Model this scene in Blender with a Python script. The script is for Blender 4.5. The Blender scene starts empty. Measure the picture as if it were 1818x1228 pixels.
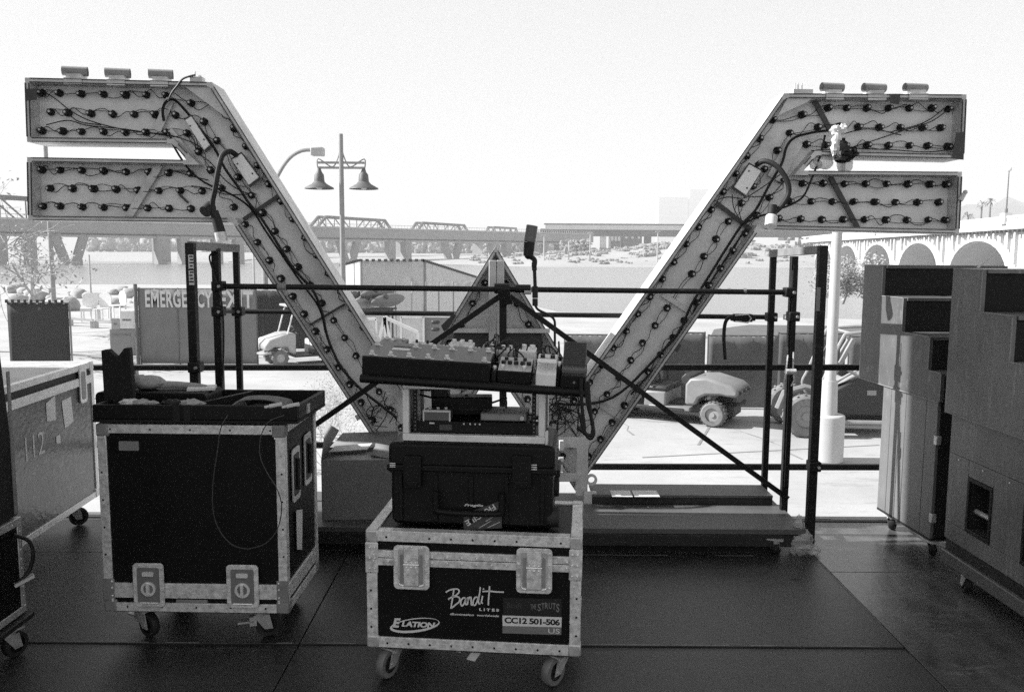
import bpy, bmesh, math, random
from mathutils import Vector, Matrix
R = math.radians
random.seed(7)
scene = bpy.context.scene

# ------------------------------------------------------------------ camera, light, exposure
PITCH, ROLL, FPX = R(6.35), R(0.35), 1500.0
CAM = Vector((0.0, 0.0, 1.7))
_f = Vector((0, math.cos(PITCH), -math.sin(PITCH)))
_u0 = Vector((0, math.sin(PITCH), math.cos(PITCH)))
_r0 = Vector((1, 0, 0))
_r = _r0 * math.cos(ROLL) + _u0 * math.sin(ROLL)
_u = _u0 * math.cos(ROLL) - _r0 * math.sin(ROLL)
cam_d = bpy.data.cameras.new('camera')
cam_d.sensor_width = 36.0
cam_d.lens = 36.0 * FPX / 1818.0
cam_d.clip_start = 0.05
cam_d.clip_end = 9000
cam = bpy.data.objects.new('camera', cam_d)
scene.collection.objects.link(cam)
cam.matrix_world = Matrix(((_r.x, _u.x, -_f.x, CAM.x), (_r.y, _u.y, -_f.y, CAM.y), (_r.z, _u.z, -_f.z, CAM.z), (0, 0, 0, 1)))
scene.camera = cam

SUN_EL, SUN_AZ = R(36), R(-89)        # azimuth measured from +Y towards +X
world = bpy.data.worlds.new('World')
scene.world = world
world.use_nodes = True
nt = world.node_tree
nt.nodes.clear()
sky = nt.nodes.new('ShaderNodeTexSky'); sky.sky_type = 'NISHITA'; sky.sun_disc = False
sky.sun_elevation = SUN_EL; sky.sun_rotation = SUN_AZ
sky.air_density = 1.0; sky.dust_density = 2.0
bw = nt.nodes.new('ShaderNodeRGBToBW')
pw = nt.nodes.new('ShaderNodeMath'); pw.operation = 'POWER'; pw.inputs[1].default_value = 0.22
ml = nt.nodes.new('ShaderNodeMath'); ml.operation = 'MULTIPLY'; ml.inputs[1].default_value = 2.16
bg = nt.nodes.new('ShaderNodeBackground'); bg.inputs[1].default_value = 0.1
wo = nt.nodes.new('ShaderNodeOutputWorld')
nt.links.new(sky.outputs[0], bw.inputs[0]); nt.links.new(bw.outputs[0], pw.inputs[0]); nt.links.new(pw.outputs[0], ml.inputs[0])
nt.links.new(ml.outputs[0], bg.inputs[0]); nt.links.new(bg.outputs[0], wo.inputs[0])
sun_d = bpy.data.lights.new('sun', 'SUN'); sun_d.energy = 4.0; sun_d.angle = R(0.53); sun_d.color = (1, 1, 1)
sun = bpy.data.objects.new('sun', sun_d); scene.collection.objects.link(sun)
_sd = Vector((math.sin(SUN_AZ) * math.cos(SUN_EL), math.cos(SUN_AZ) * math.cos(SUN_EL), math.sin(SUN_EL)))
sun.rotation_euler = _sd.to_track_quat('Z', 'Y').to_euler()
scene.view_settings.view_transform = 'Standard'
scene.view_settings.look = 'None'
scene.view_settings.gamma = 1.0
scene.view_settings.use_curve_mapping = False
scene.view_settings.exposure = 1.55
scene.render.film_transparent = False
scene.cycles.max_bounces = 8
scene.cycles.diffuse_bounces = 5
scene.cycles.volume_bounces = 0
scene.cycles.use_denoising = False

# ------------------------------------------------------------------ where a point of the photograph lies in the place
def ray(px, py):
    return _f + _r * ((px - 909) / FPX) - _u * ((py - 614) / FPX)
def at_y(px, py, y):
    d = ray(px, py); return CAM + d * ((y - CAM.y) / d.y)
def at_x(px, py, x):
    d = ray(px, py); return CAM + d * ((x - CAM.x) / d.x)
def at_z(px, py, z):
    d = ray(px, py); return CAM + d * ((z - CAM.z) / d.z)
def at_line(px, a, b):
    """ground position where the column px crosses the vertical plane through a and b"""
    d = ray(px, 447); n = Vector((b[1] - a[1], a[0] - b[0], 0))
    t = (Vector((a[0], a[1], 0)) - Vector((CAM.x, CAM.y, 0))).dot(n) / Vector((d.x, d.y, 0)).dot(n)
    p = CAM + d * t
    return Vector((p.x, p.y, 0))
def height_at(px, py, x, y):
    """height of the image row py above the ground position x, y"""
    d = ray(px, py); t = math.hypot(x - CAM.x, y - CAM.y) / math.hypot(d.x, d.y)
    return CAM.z + d.z * t

# ------------------------------------------------------------------ materials (black and white photograph: all greys)
MATS = {}
def mat(name, g=0.3, rough=0.6, metal=0.0, var=0.12, scale=6.0, bump=0.0, bscale=60.0, spec=0.5, stretch=(1, 1, 1),
        streak=None, alpha=None, emit=None, scratch=0.0, coat=0.0):
    if name in MATS: return MATS[name]
    m = bpy.data.materials.new(name); m.use_nodes = True
    n = m.node_tree; b = n.nodes['Principled BSDF']
    L = n.links.new
    b.inputs['Roughness'].default_value = rough; b.inputs['Metallic'].default_value = metal
    b.inputs['Specular IOR Level'].default_value = spec
    b.inputs['Coat Weight'].default_value = coat
    tc = n.nodes.new('ShaderNodeTexCoord'); mp = n.nodes.new('ShaderNodeMapping')
    mp.inputs['Scale'].default_value = stretch
    L(tc.outputs['Object'], mp.inputs[0])
    if var or True:
        nz = n.nodes.new('ShaderNodeTexNoise'); nz.inputs['Scale'].default_value = scale; nz.inputs['Detail'].default_value = 8; nz.inputs['Roughness'].default_value = 0.65
        L(mp.outputs[0], nz.inputs['Vector'])
        mr = n.nodes.new('ShaderNodeMapRange'); mr.inputs['From Min'].default_value = 0.3; mr.inputs['From Max'].default_value = 0.7
        mr.inputs['To Min'].default_value = max(0.0, g * (1 - var)); mr.inputs['To Max'].default_value = min(1, g * (1 + var))
        L(nz.outputs['Fac'], mr.inputs['Value'])
        src = mr.outputs[0]
        if scratch:
            z2 = n.nodes.new('ShaderNodeTexNoise'); z2.inputs['Scale'].default_value = 9; z2.inputs['Detail'].default_value = 12; z2.inputs['Roughness'].default_value = 0.85
            m2 = n.nodes.new('ShaderNodeMapping'); m2.inputs['Scale'].default_value = (1, 1, 5) if not streak else streak
            L(tc.outputs['Object'], m2.inputs[0]); L(m2.outputs[0], z2.inputs['Vector'])
            r2 = n.nodes.new('ShaderNodeMapRange'); r2.inputs['From Min'].default_value = 0.535; r2.inputs['From Max'].default_value = 0.62
            L(z2.outputs['Fac'], r2.inputs['Value'])
            mx = n.nodes.new('ShaderNodeMix'); mx.data_type = 'FLOAT'
            ms = n.nodes.new('ShaderNodeMath'); ms.operation = 'MULTIPLY'; ms.inputs[1].default_value = 0.7
            L(r2.outputs[0], ms.inputs[0]); L(ms.outputs[0], mx.inputs[0])
            L(src, mx.inputs[2]); mx.inputs[3].default_value = min(1, g + scratch)
            src = mx.outputs[0]
        L(src, b.inputs['Base Color'])
        rr = n.nodes.new('ShaderNodeMapRange'); rr.inputs['To Min'].default_value = max(0.03, rough - 0.12); rr.inputs['To Max'].default_value = min(1, rough + 0.12)
        L(nz.outputs['Fac'], rr.inputs['Value']); L(rr.outputs[0], b.inputs['Roughness'])
    if bump:
        bz = n.nodes.new('ShaderNodeTexNoise'); bz.inputs['Scale'].default_value = bscale; bz.inputs['Detail'].default_value = 6
        L(mp.outputs[0], bz.inputs['Vector'])
        bn = n.nodes.new('ShaderNodeBump'); bn.inputs['Strength'].default_value = bump; bn.inputs['Distance'].default_value = 0.01
        L(bz.outputs['Fac'], bn.inputs['Height']); L(bn.outputs[0], b.inputs['Normal'])
    if alpha is not None: b.inputs['Alpha'].default_value = alpha
    MATS[name] = m
    return m

M = dict(
    laminate=mat('black_laminate', 0.004, 0.5, var=0.3, scale=5, bump=0.05, bscale=300, scratch=0.004, spec=0.2),
    alu=mat('brushed_aluminium', 0.60, 0.4, metal=0.2, var=0.42, scale=38, bump=0.15, bscale=120, scratch=0.3),
    alu_bright=mat('bright_aluminium', 0.7, 0.34, metal=0.2, var=0.15, scale=14),
    steel=mat('zinc_steel', 0.5, 0.35, metal=0.4, var=0.25, scale=20),
    rivet=mat('rivet_steel', 0.85, 0.25, metal=0.4, var=0.1),
    rubber=mat('black_rubber', 0.012, 0.7, var=0.2, scale=20),
    wheelgrey=mat('grey_wheel_rubber', 0.14, 0.5, var=0.2, scale=25),
    plastic=mat('black_plastic', 0.0055, 0.5, var=0.2, scale=30, bump=0.1, bscale=400, spec=0.22),
    foam=mat('black_foam', 0.008, 0.95, var=0.3, scale=30, bump=0.3, bscale=200),
    black_steel=mat('black_painted_steel', 0.009, 0.5, var=0.4, scale=9, scratch=0.04, spec=0.25),
    cable=mat('black_cable', 0.009, 0.5, var=0.2, scale=30, spec=0.3),
    wire=mat('dark_wire', 0.03, 0.6, var=0.3, scale=60),
    sign=mat('galvanised_sign_sheet', 0.74, 0.6, metal=0.1, var=0.17, scale=3, bump=0.25, bscale=7, scratch=-0.2, streak=(.35, .35, .35)),
    rim=mat('sign_rim_metal', 0.60, 0.5, metal=0.2, var=0.3, scale=9, bump=.15, bscale=30, scratch=-0.3, streak=(2, 2, 2)),
    signbar=mat('sign_brace_bar', 0.22, 0.55, var=0.2, scale=12),
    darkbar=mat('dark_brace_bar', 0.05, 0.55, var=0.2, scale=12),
    bright=mat('bright_white_enamel', 0.9, 0.5, var=0.04),
    white=mat('white_paint', 0.72, 0.5, var=0.08, scale=8),
    offwhite=mat('off_white', 0.55, 0.6, var=0.15, scale=8),
    paper=mat('paper', 0.62, 0.8, var=0.1, scale=12, bump=0.05),
    print_white=mat('white_print', 0.62, 0.55, var=0.06, scale=30),
    print_black=mat('black_print', 0.01, 0.5, var=0.1),
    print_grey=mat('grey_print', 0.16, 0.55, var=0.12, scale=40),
    print_dim=mat('dim_print', 0.05, 0.55, var=0.12, scale=40),
    card=mat('grey_cardboard', 0.20, 0.85, var=0.1, scale=6, bump=0.08, bscale=50),
    card_light=mat('light_cardboard', 0.34, 0.85, var=0.15, scale=6),
    marley=mat('black_vinyl_floor', 0.025, 0.44, var=0.5, scale=2.3, bump=0.14, bscale=140, scratch=0.022, streak=(.3, 1.2, 1)),
    plywood=mat('dark_stained_plywood', 0.085, 0.24, var=0.7, scale=3.2, bump=0.2, bscale=22, stretch=(1, 0.35, 1), scratch=0.12, streak=(0.25, 1.0, 1)),
    platform=mat('platform_ply', 0.09, 0.6, var=0.3, scale=3, bump=0.1, bscale=30, stretch=(0.3, 1, 1), scratch=0.05, streak=(3, 1, 1)),
    platform_dark=mat('platform_edge', 0.012, 0.6, var=0.4, scale=6, scratch=0.05),
    cabwood=mat('pale_cabinet_ply', 0.14, 0.5, var=0.15, scale=3, bump=0.08, bscale=30, scratch=0.1, streak=(4, 4, 0.8)),
    stairwood=mat('painted_stair_ply', 0.088, 0.5, var=0.2, scale=3, bump=0.08, bscale=30, scratch=0.12, streak=(1.3, 1.6, 0.7)),
    stairwood_dark=mat('worn_dark_ply', 0.115, 0.36, var=0.35, scale=2.5, bump=0.15, bscale=30, scratch=0.16, streak=(1.5, 2.6, 0.22)),
    carpet=mat('black_carpet', 0.008, 0.95, var=0.3, scale=40, bump=0.3, bscale=300),
    lining=mat('bounce_roof_lining', 0.5, 0.9, var=.05),  # pale underside chosen to bounce fill light under the roof
    curtain=mat('black_curtain', 0.01, 0.95, var=0.3, scale=4),
    concrete=mat('pale_concrete', 0.35, 0.9, var=0.16, scale=0.45, bump=0.3, bscale=8, scratch=-0.12, streak=(.09, .35, 1)),
    kerb=mat('white_kerb', 0.44, 0.8, var=0.1, scale=1),
    joint=mat('dark_joint', 0.2, 0.9, var=0.2),
    bridge_c=mat('bridge_concrete', 0.27, 0.9, var=0.12, scale=0.15),
    bridge_l=mat('pale_bridge_concrete', 0.38, 0.9, var=0.12, scale=0.3),
    bridge_w=mat('white_bridge_concrete', 0.52, 0.9, var=0.1, scale=0.5, stretch=(1, 1, 0.15)),
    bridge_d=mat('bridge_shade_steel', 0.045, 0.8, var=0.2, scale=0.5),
    truss=mat('rusty_truss', 0.03, 0.8, var=0.2, scale=0.6),
    sand=mat('far_sand', 0.31, 1.0, var=0.12, scale=0.03),
    scrub=mat('desert_scrub', 0.23, 1.0, var=0.45, scale=0.6),
    paleleaf=mat('pale_shrub_leaves', 0.34, 0.9, var=0.3, scale=5),
    bushleaf=mat('grey_bush_leaves', 0.3, 0.9, var=0.4, scale=2),
    leaf=mat('dusty_leaves', 0.10, 0.9, var=0.45, scale=3),
    twig=mat('pale_twigs', 0.34, 0.9, var=0.3, scale=3),
    lawn=mat('dark_lawn', 0.10, 1.0, var=0.25, scale=1.5, bump=0.3, bscale=10),
    scrim=mat('mesh_scrim', 0.11, 0.9, var=0.3, scale=1.3, stretch=(1, 1, 0.6)),
    banner=mat('grey_banner', 0.17, 0.85, var=0.14, scale=1.2),
    banner_dark=mat('dark_banner', 0.03, 0.85, var=0.25, scale=1.2),
    pale_mesh=mat('pale_shade_mesh', 0.5, 0.95, var=0.06, scale=2, alpha=.6),
    pole_dark=mat('dark_pole', 0.10, 0.6, var=0.15),
    pole_grey=mat('grey_pole', 0.26, 0.6, var=0.15, scale=3),
    pole_white=mat('white_pole', 0.42, 0.6, var=0.08, scale=3),
    rock=mat('pale_boulder', 0.33, 0.95, var=0.3, scale=2, bump=0.4, bscale=6),
    body_grey=mat('vehicle_body', 0.21, 0.45, var=0.1, scale=4),
    body_white=mat('white_vehicle_body', 0.36, 0.35, var=0.1, scale=4),
    body_dark=mat('dark_vehicle_body', 0.025, 0.5, var=0.2, scale=4),
    tyre=mat('dusty_tyre', 0.16, 0.9, var=0.25, scale=12),
    glassy=mat('headlamp_glass', 0.75, 0.15, var=0.05),
    tank=mat('grey_tank', 0.11, 0.5, var=0.2, scale=2),
    far_pale=mat('far_pale_wall', 0.50, 0.9, var=0.05, scale=0.05),
    hill=mat('desert_hill', 0.12, 1.0, var=0.25, scale=0.01),
    towel=mat('grey_towel', 0.30, 0.95, var=0.2, scale=20, bump=0.3, bscale=80),
    pedal=mat('pedal_top_grey', 0.09, 0.45, var=0.12, scale=20),
    pedal_light=mat('pale_pedal', 0.42, 0.4, var=0.12, scale=20),
    tread=mat('ribbed_tread', 0.04, 0.65, var=0.3, scale=30),
)
# water: gloss under small ripples
wm = bpy.data.materials.new('lake_water'); wm.use_nodes = True
_n = wm.node_tree; _b = _n.nodes['Principled BSDF']
_b.inputs['Base Color'].default_value = (0.2, 0.2, 0.2, 1); _b.inputs['Roughness'].default_value = 0.22
_tc = _n.nodes.new('ShaderNodeTexCoord'); _mp = _n.nodes.new('ShaderNodeMapping'); _mp.inputs['Scale'].default_value = (0.35, 1.0, 1)
_wz = _n.nodes.new('ShaderNodeTexNoise'); _wz.inputs['Scale'].default_value = 0.8; _wz.inputs['Detail'].default_value = 8
_bn = _n.nodes.new('ShaderNodeBump'); _bn.inputs['Strength'].default_value = 0.8; _bn.inputs['Distance'].default_value = 0.35
_n.links.new(_tc.outputs['Object'], _mp.inputs[0]); _n.links.new(_mp.outputs[0], _wz.inputs['Vector'])
_n.links.new(_wz.outputs['Fac'], _bn.inputs['Height']); _n.links.new(_bn.outputs[0], _b.inputs['Normal'])
M['water'] = wm
# thin translucent polythene
pm = bpy.data.materials.new('clear_polythene'); pm.use_nodes = True
_b = pm.node_tree.nodes['Principled BSDF']
_b.inputs['Base Color'].default_value = (0.6, 0.6, 0.6, 1); _b.inputs['Roughness'].default_value = 0.25; _b.inputs['Alpha'].default_value = 0.55
M['poly'] = pm

# ------------------------------------------------------------------ mesh helpers
class MB:
    def __init__(s): s.v = []; s.f = []; s.m = []; s.cur = 0
    def mi(s, i): s.cur = i; return s
    def add(s, vs, fs):
        o = len(s.v); s.v += [Vector(p) for p in vs]
        for f in fs: s.f.append([i + o for i in f]); s.m.append(s.cur)
        return s
    def box(s, x0, y0, z0, x1, y1, z1):
        return s.add([(x0, y0, z0), (x1, y0, z0), (x1, y1, z0), (x0, y1, z0), (x0, y0, z1), (x1, y0, z1), (x1, y1, z1), (x0, y1, z1)],
                     [(0, 3, 2, 1), (4, 5, 6, 7), (0, 1, 5, 4), (1, 2, 6, 5), (2, 3, 7, 6), (3, 0, 4, 7)])
    def obox(s, mtx, sx, sy, sz):
        o = MB().box(-sx / 2, -sy / 2, -sz / 2, sx / 2, sy / 2, sz / 2)
        return s.add([mtx @ p for p in o.v], o.f)
    def beam(s, a, b, w, h, up=Vector((0, 0, 1))):
        a, b = Vector(a), Vector(b); d = (b - a); L = d.length; d.normalize()
        if abs(d.dot(up)) > 0.95: up = Vector((0, 1, 0))
        x = d.cross(up).normalized(); z = x.cross(d)
        vs = []
        for p in (a, b):
            for i, j in ((-1, -1), (1, -1), (1, 1), (-1, 1)): vs.append(p + x * (i * w / 2) + z * (j * h / 2))
        return s.add(vs, [(0, 1, 2, 3), (7, 6, 5, 4), (0, 4, 5, 1), (1, 5, 6, 2), (2, 6, 7, 3), (3, 7, 4, 0)])
    def cyl(s, a, b, r, n=12, r2=None, cap=True):
        a, b = Vector(a), Vector(b); r2 = r if r2 is None else r2
        d = (b - a).normalized(); t = Vector((0, 0, 1)) if abs(d.z) < 0.9 else Vector((1, 0, 0))
        x = d.cross(t).normalized(); y = d.cross(x)
        vs = []
        for p, q in ((a, r), (b, r2)):
            for k in range(n):
                c = 2 * math.pi * k / n; vs.append(p + x * (q * math.cos(c)) + y * (q * math.sin(c)))
        fs = [(k, k + n, (k + 1) % n + n, (k + 1) % n) for k in range(n)]
        if cap: fs += [tuple(range(n)), tuple(range(2 * n - 1, n - 1, -1))]
        return s.add(vs, fs)
    def tube(s, pts, r, n=6, r_end=None):
        pts = [Vector(p) for p in pts]; m = len(pts); vs = []; prev = None
        for i, p in enumerate(pts):
            d = (pts[min(i + 1, m - 1)] - pts[max(i - 1, 0)])
            if d.length < 1e-9: d = Vector((0, 0, 1))
            d.normalize()
            if prev is None:
                t = Vector((0, 0, 1)) if abs(d.z) < 0.9 else Vector((1, 0, 0)); x = d.cross(t).normalized()
            else:
                x = (prev - d * prev.dot(d))
                x = x.normalized() if x.length > 1e-6 else d.orthogonal().normalized()
            prev = x; y = d.cross(x)
            rr = r if r_end is None else r + (r_end - r) * i / (m - 1)
            for k in range(n):
                c = 2 * math.pi * k / n; vs.append(p + x * (rr * math.cos(c)) + y * (rr * math.sin(c)))
        fs = []
        for i in range(m - 1):
            for k in range(n):
                a = i * n + k; b = i * n + (k + 1) % n; fs.append((a, b, b + n, a + n))
        fs += [tuple(range(n - 1, -1, -1)), tuple(range((m - 1) * n, m * n))]
        return s.add(vs, fs)
    def prism(s, poly, axis, a, b):
        n = len(poly)
        def pt(p, t): return (t, p[0], p[1]) if axis == 'x' else ((p[0], t, p[1]) if axis == 'y' else (p[0], p[1], t))
        vs = [pt(p, a) for p in poly] + [pt(p, b) for p in poly]
        fs = [tuple(range(n)), tuple(range(2 * n - 1, n - 1, -1))] + [(i, i + n, (i + 1) % n + n, (i + 1) % n) for i in range(n)]
        return s.add(vs, fs)
    def ball(s, c, rx, ry=None, rz=None, n=10, m=6, jit=0.0):
        ry = rx if ry is None else ry; rz = rx if rz is None else rz; c = Vector(c)
        vs = [c + Vector((0, 0, -rz))]
        for i in range(1, m):
            t = -math.pi / 2 + math.pi * i / m
            for k in range(n):
                a = 2 * math.pi * k / n; j = 1 + random.uniform(-jit, jit)
                vs.append(c + Vector((rx * j * math.cos(t) * math.cos(a), ry * j * math.cos(t) * math.sin(a), rz * j * math.sin(t))))
        vs.append(c + Vector((0, 0, rz))); fs = []
        for k in range(n): fs.append((0, 1 + (k + 1) % n, 1 + k))
        for i in range(m - 2):
            for k in range(n):
                a = 1 + i * n + k; b = 1 + i * n + (k + 1) % n; fs.append((a, b, b + n, a + n))
        t = len(vs) - 1; o = 1 + (m - 2) * n
        for k in range(n): fs.append((o + k, o + (k + 1) % n, t))
        return s.add(vs, fs)
    def ring(s, c, axis, r0, r1, t, n=24):
        """flat washer of thickness t"""
        c = Vector(c); ax = Vector(axis).normalized(); x = ax.orthogonal().normalized(); y = ax.cross(x); vs = []
        for q, h in ((r0, -t / 2), (r1, -t / 2), (r1, t / 2), (r0, t / 2)):
            for k in range(n):
                a = 2 * math.pi * k / n; vs.append(c + ax * h + x * (q * math.cos(a)) + y * (q * math.sin(a)))
        fs = []
        for i in range(4):
            j = (i + 1) % 4
            for k in range(n): fs.append((i * n + k, i * n + (k + 1) % n, j * n + (k + 1) % n, j * n + k))
        return s.add(vs, fs)
    def join(s, o, mtx=None):
        k = len(s.v); s.v += [(mtx @ p if mtx else p.copy()) for p in o.v]
        for f, m in zip(o.f, o.m): s.f.append([i + k for i in f]); s.m.append(m)
        return s
    def xf(s, mtx): s.v = [mtx @ p for p in s.v]; return s

def rounded(w, h, r, n=5, cx=0.0, cy=0.0):
    out = []
    for sx, sy, a0 in ((1, 1, 0), (-1, 1, 90), (-1, -1, 180), (1, -1, 270)):
        for k in range(n + 1):
            a = R(a0 + 90 * k / n); out.append((cx + sx * (w / 2 - r) + r * math.cos(a), cy + sy * (h / 2 - r) + r * math.sin(a)))
    return out

COL = scene.collection
ROOTM = {}
def mesh_of(name, mb, mats, smooth=35):
    me = bpy.data.meshes.new(name)
    me.from_pydata([tuple(p) for p in mb.v], [], mb.f)
    for m in (mats if isinstance(mats, (list, tuple)) else [mats]): me.materials.append(m)
    if isinstance(mats, (list, tuple)) and len(mats) > 1: me.polygons.foreach_set('material_index', mb.m)
    bm = bmesh.new(); bm.from_mesh(me); bmesh.ops.recalc_face_normals(bm, faces=bm.faces); bm.to_mesh(me); bm.free()
    me.shade_smooth()
    me.set_sharp_from_angle(angle=R(smooth))
    me.update()
    return me
def link(name, me, parent=None, bevel=0.0, kind=None):
    o = bpy.data.objects.new(name, me); COL.objects.link(o)
    if parent is not None: o.parent = parent
    if kind: o['kind'] = kind
    if bevel:
        b = o.modifiers.new('bevel', 'BEVEL'); b.width = bevel; b.segments = 2; b.limit_method = 'ANGLE'; b.angle_limit = R(40)
    return o
def root_inv(o):
    while o.parent is not None: o = o.parent
    return ROOTM[o.name].inverted()
def part(name, mb, mats, parent, bevel=0.0, world=False, kind=None, smooth=35, label=None):
    if world: mb.xf(root_inv(parent))
    o = link(name, mesh_of(name, mb, mats, smooth), parent, bevel, kind)
    if label: o['label'] = label
    return o
def tag(o, label, cat, group=None):
    o['label'] = label; o['category'] = cat
    if group: o['group'] = group
    return o
def thing(name, label, cat, loc=(0, 0, 0), rot=(0, 0, 0), group=None):
    o = bpy.data.objects.new(name, None); COL.objects.link(o); o.empty_display_size = 0.1
    if not isinstance(rot, (tuple, list)): rot = (0, 0, rot)
    o.location = loc; o.rotation_euler = rot
    from mathutils import Euler
    ROOTM[o.name] = Matrix.Translation(Vector(loc)) @ Euler(rot).to_matrix().to_4x4()
    return tag(o, label, cat, group)
def single(name, mb, mats, label, cat, loc=(0, 0, 0), rot=0.0, group=None, bevel=0.0, world=False, smooth=35):
    if world: mb.xf((Matrix.Translation(Vector(loc)) @ Matrix.Rotation(rot, 4, 'Z')).inverted())
    o = link(name, mesh_of(name, mb, mats, smooth), None, bevel)
    o.location = loc; o.rotation_euler = (0, 0, rot)
    return tag(o, label, cat, group)
def structure(name, mb, mats, smooth=35):
    return link(name, mesh_of(name, mb, mats, smooth), None, 0, 'structure')
def copy_thing(root, loc, rot=None, label=None):
    def rec(o, p):
        c = o.copy(); COL.objects.link(c); c.parent = p
        for ch in o.children: rec(ch, c)
        return c
    c = rec(root, None); c.location = loc
    if rot is not None: c.rotation_euler = (0, 0, rot)
    if label: c['label'] = label
    ROOTM[c.name] = Matrix.Translation(Vector(loc)) @ c.rotation_euler.to_matrix().to_4x4()
    return c

def text_mb(s, width, height, depth=0.0, shear=0.0, spacing=1.0, bold=0.0):
    cu = bpy.data.curves.new('t', 'FONT'); cu.body = s; cu.size = 1; cu.resolution_u = 3; cu.offset = bold
    cu.extrude = 0; cu.space_character = spacing; cu.shear = shear
    ob = bpy.data.objects.new('t', cu); COL.objects.link(ob)
    bpy.context.view_layer.update()
    me = bpy.data.meshes.new_from_object(ob.evaluated_get(bpy.context.evaluated_depsgraph_get()))
    mb = MB(); vs = [v.co.copy() for v in me.vertices]; fs = [tuple(p.vertices) for p in me.polygons]
    bpy.data.objects.remove(ob); bpy.data.curves.remove(cu); bpy.data.meshes.remove(me)
    x0 = min(v.x for v in vs); x1 = max(v.x for v in vs); y0 = min(v.y for v in vs); y1 = max(v.y for v in vs)
    sx = width / (x1 - x0); sy = height / (y1 - y0)
    mb.add([((v.x - (x0 + x1) / 2) * sx, 0, (v.y - (y0 + y1) / 2) * sy) for v in vs], fs)
    return mb
def ribbon(pts, w, y=0.0):
    """flat brush stroke in the x-z plane"""
    mb = MB(); n = len(pts)
    if n < 2: return mb
    L = []; 
    for i, p in enumerate(pts):
        a = pts[max(i - 1, 0)]; b = pts[min(i + 1, n - 1)]
        d = Vector((b[0] - a[0], b[1] - a[1])); d = d.normalized() if d.length else Vector((1, 0))
        nx, nz = -d.y * w / 2, d.x * w / 2
        L.append(((p[0] + nx, y, p[1] + nz), (p[0] - nx, y, p[1] - nz)))
    vs = [q for pr in L for q in pr]
    return mb.add(vs, [(2 * i, 2 * i + 1, 2 * i + 3, 2 * i + 2) for i in range(n - 1)])
def smooth_pts(pts, k=6):
    out = []; n = len(pts); P = [Vector(p) for p in pts]
    for i in range(n - 1):
        p0, p1, p2, p3 = P[max(i - 1, 0)], P[i], P[i + 1], P[min(i + 2, n - 1)]
        for j in range(k):
            t = j / k
            out.append(0.5 * ((2 * p1) + (p2 - p0) * t + (2 * p0 - 5 * p1 + 4 * p2 - p3) * t * t + (3 * p1 - p0 - 3 * p2 + p3) * t ** 3))
    out.append(P[-1]); return out
# ================================================================== THE SETTING
GZ, WZ = -1.95, -3.4
# shore line of the near bank (ground positions)
_sh = [at_z(px, py, GZ) for px, py in ((-1400, 498), (-200, 503), (200, 505), (520, 506), (800, 508), (900, 532), (990, 553), (1150, 560), (1500, 566), (2000, 572), (3000, 590))]
mb = MB()
n = len(_sh)
near = [(p.x, p.y, GZ) for p in _sh]
bank = [(p.x, p.y + 4.5, WZ - 0.3) for p in _sh]
x0, x1 = near[0][0], near[-1][0]
back = [(p[0], -60 if True else 0, GZ) for p in near]
for i in range(n - 1):
    mb.add([back[i], back[i + 1], near[i + 1], near[i]], [(0, 1, 2, 3)])
    mb.add([near[i], near[i + 1], bank[i + 1], bank[i]], [(0, 1, 2, 3)])
structure('ground', mb, M['concrete'])
mb = MB().add([(-2500, 20, WZ), (2500, 20, WZ), (2500, 420, WZ), (-2500, 420, WZ)], [(0, 1, 2, 3)])
structure('water', mb, M['water'])

# far bank: a low shore that rises slowly, with scrubby mounds on the right
def bank_h(x, y):
    d0 = 285 + 0.13 * abs(x) + 12 * math.sin(x * 0.013) + (70 if x < -40 else 70 * max(0, min(1, (10 - x) / 50)))
    t = y - d0
    if t < 0: return WZ - 1.5
    h = WZ + min(t, 30) * 0.05 + max(0, min(t - 30, 300)) * 0.008
    m = math.exp(-((x - 100) / 42) ** 2) * max(0, min(1, (t - 30) / 60)) * 9.0
    m += math.exp(-((x - 30) / 30) ** 2) * max(0, min(1, (t - 60) / 50)) * 2.0
    return min(h + m * (1 + 0.12 * math.sin(x * 0.21) * math.sin(y * 0.17)), 12)
mb = MB(); xs = [-2400, -1600, -1000, -600, -400] + list(range(-300, 420, 12)) + [500, 700, 1000, 1600, 2400]
ys = list(range(270, 480, 10)) + [520, 600, 800, 1200, 2000, 4000, 8000]
vs = [(x * (1 if y < 500 else y / 500), y, bank_h(x, y)) for y in ys for x in xs]
k = len(xs)
mb.add(vs, [(j * k + i, j * k + i + 1, (j + 1) * k + i + 1, (j + 1) * k + i) for j in range(len(ys) - 1) for i in range(k - 1)])
structure('far_bank', mb, M['sand'], 60)
# distant desert hill on the right
mb = MB(); nx, ny = 40, 14; vs = []
for j in range(ny + 1):
    for i in range(nx + 1):
        x = 560 + i * 40; y = 1500 + j * 55
        u = i / nx; v = j / ny
        h = 150 * math.sin(min(1, u * 1.6) * math.pi / 2) ** 0.9 * math.sin(v * math.pi) * (1 + 0.13 * math.sin(i * 1.3 + j) + 0.08 * math.sin(i * 2.9 - j * 1.7)) * (1 if u < 0.7 else max(0, (1 - u) / 0.3))
        vs.append((x, y, -4 + h))
mb.add(vs, [(j * (nx + 1) + i, j * (nx + 1) + i + 1, (j + 1) * (nx + 1) + i + 1, (j + 1) * (nx + 1) + i) for j in range(ny) for i in range(nx)])
structure('hills', mb, M['hill'], 60)

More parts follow.
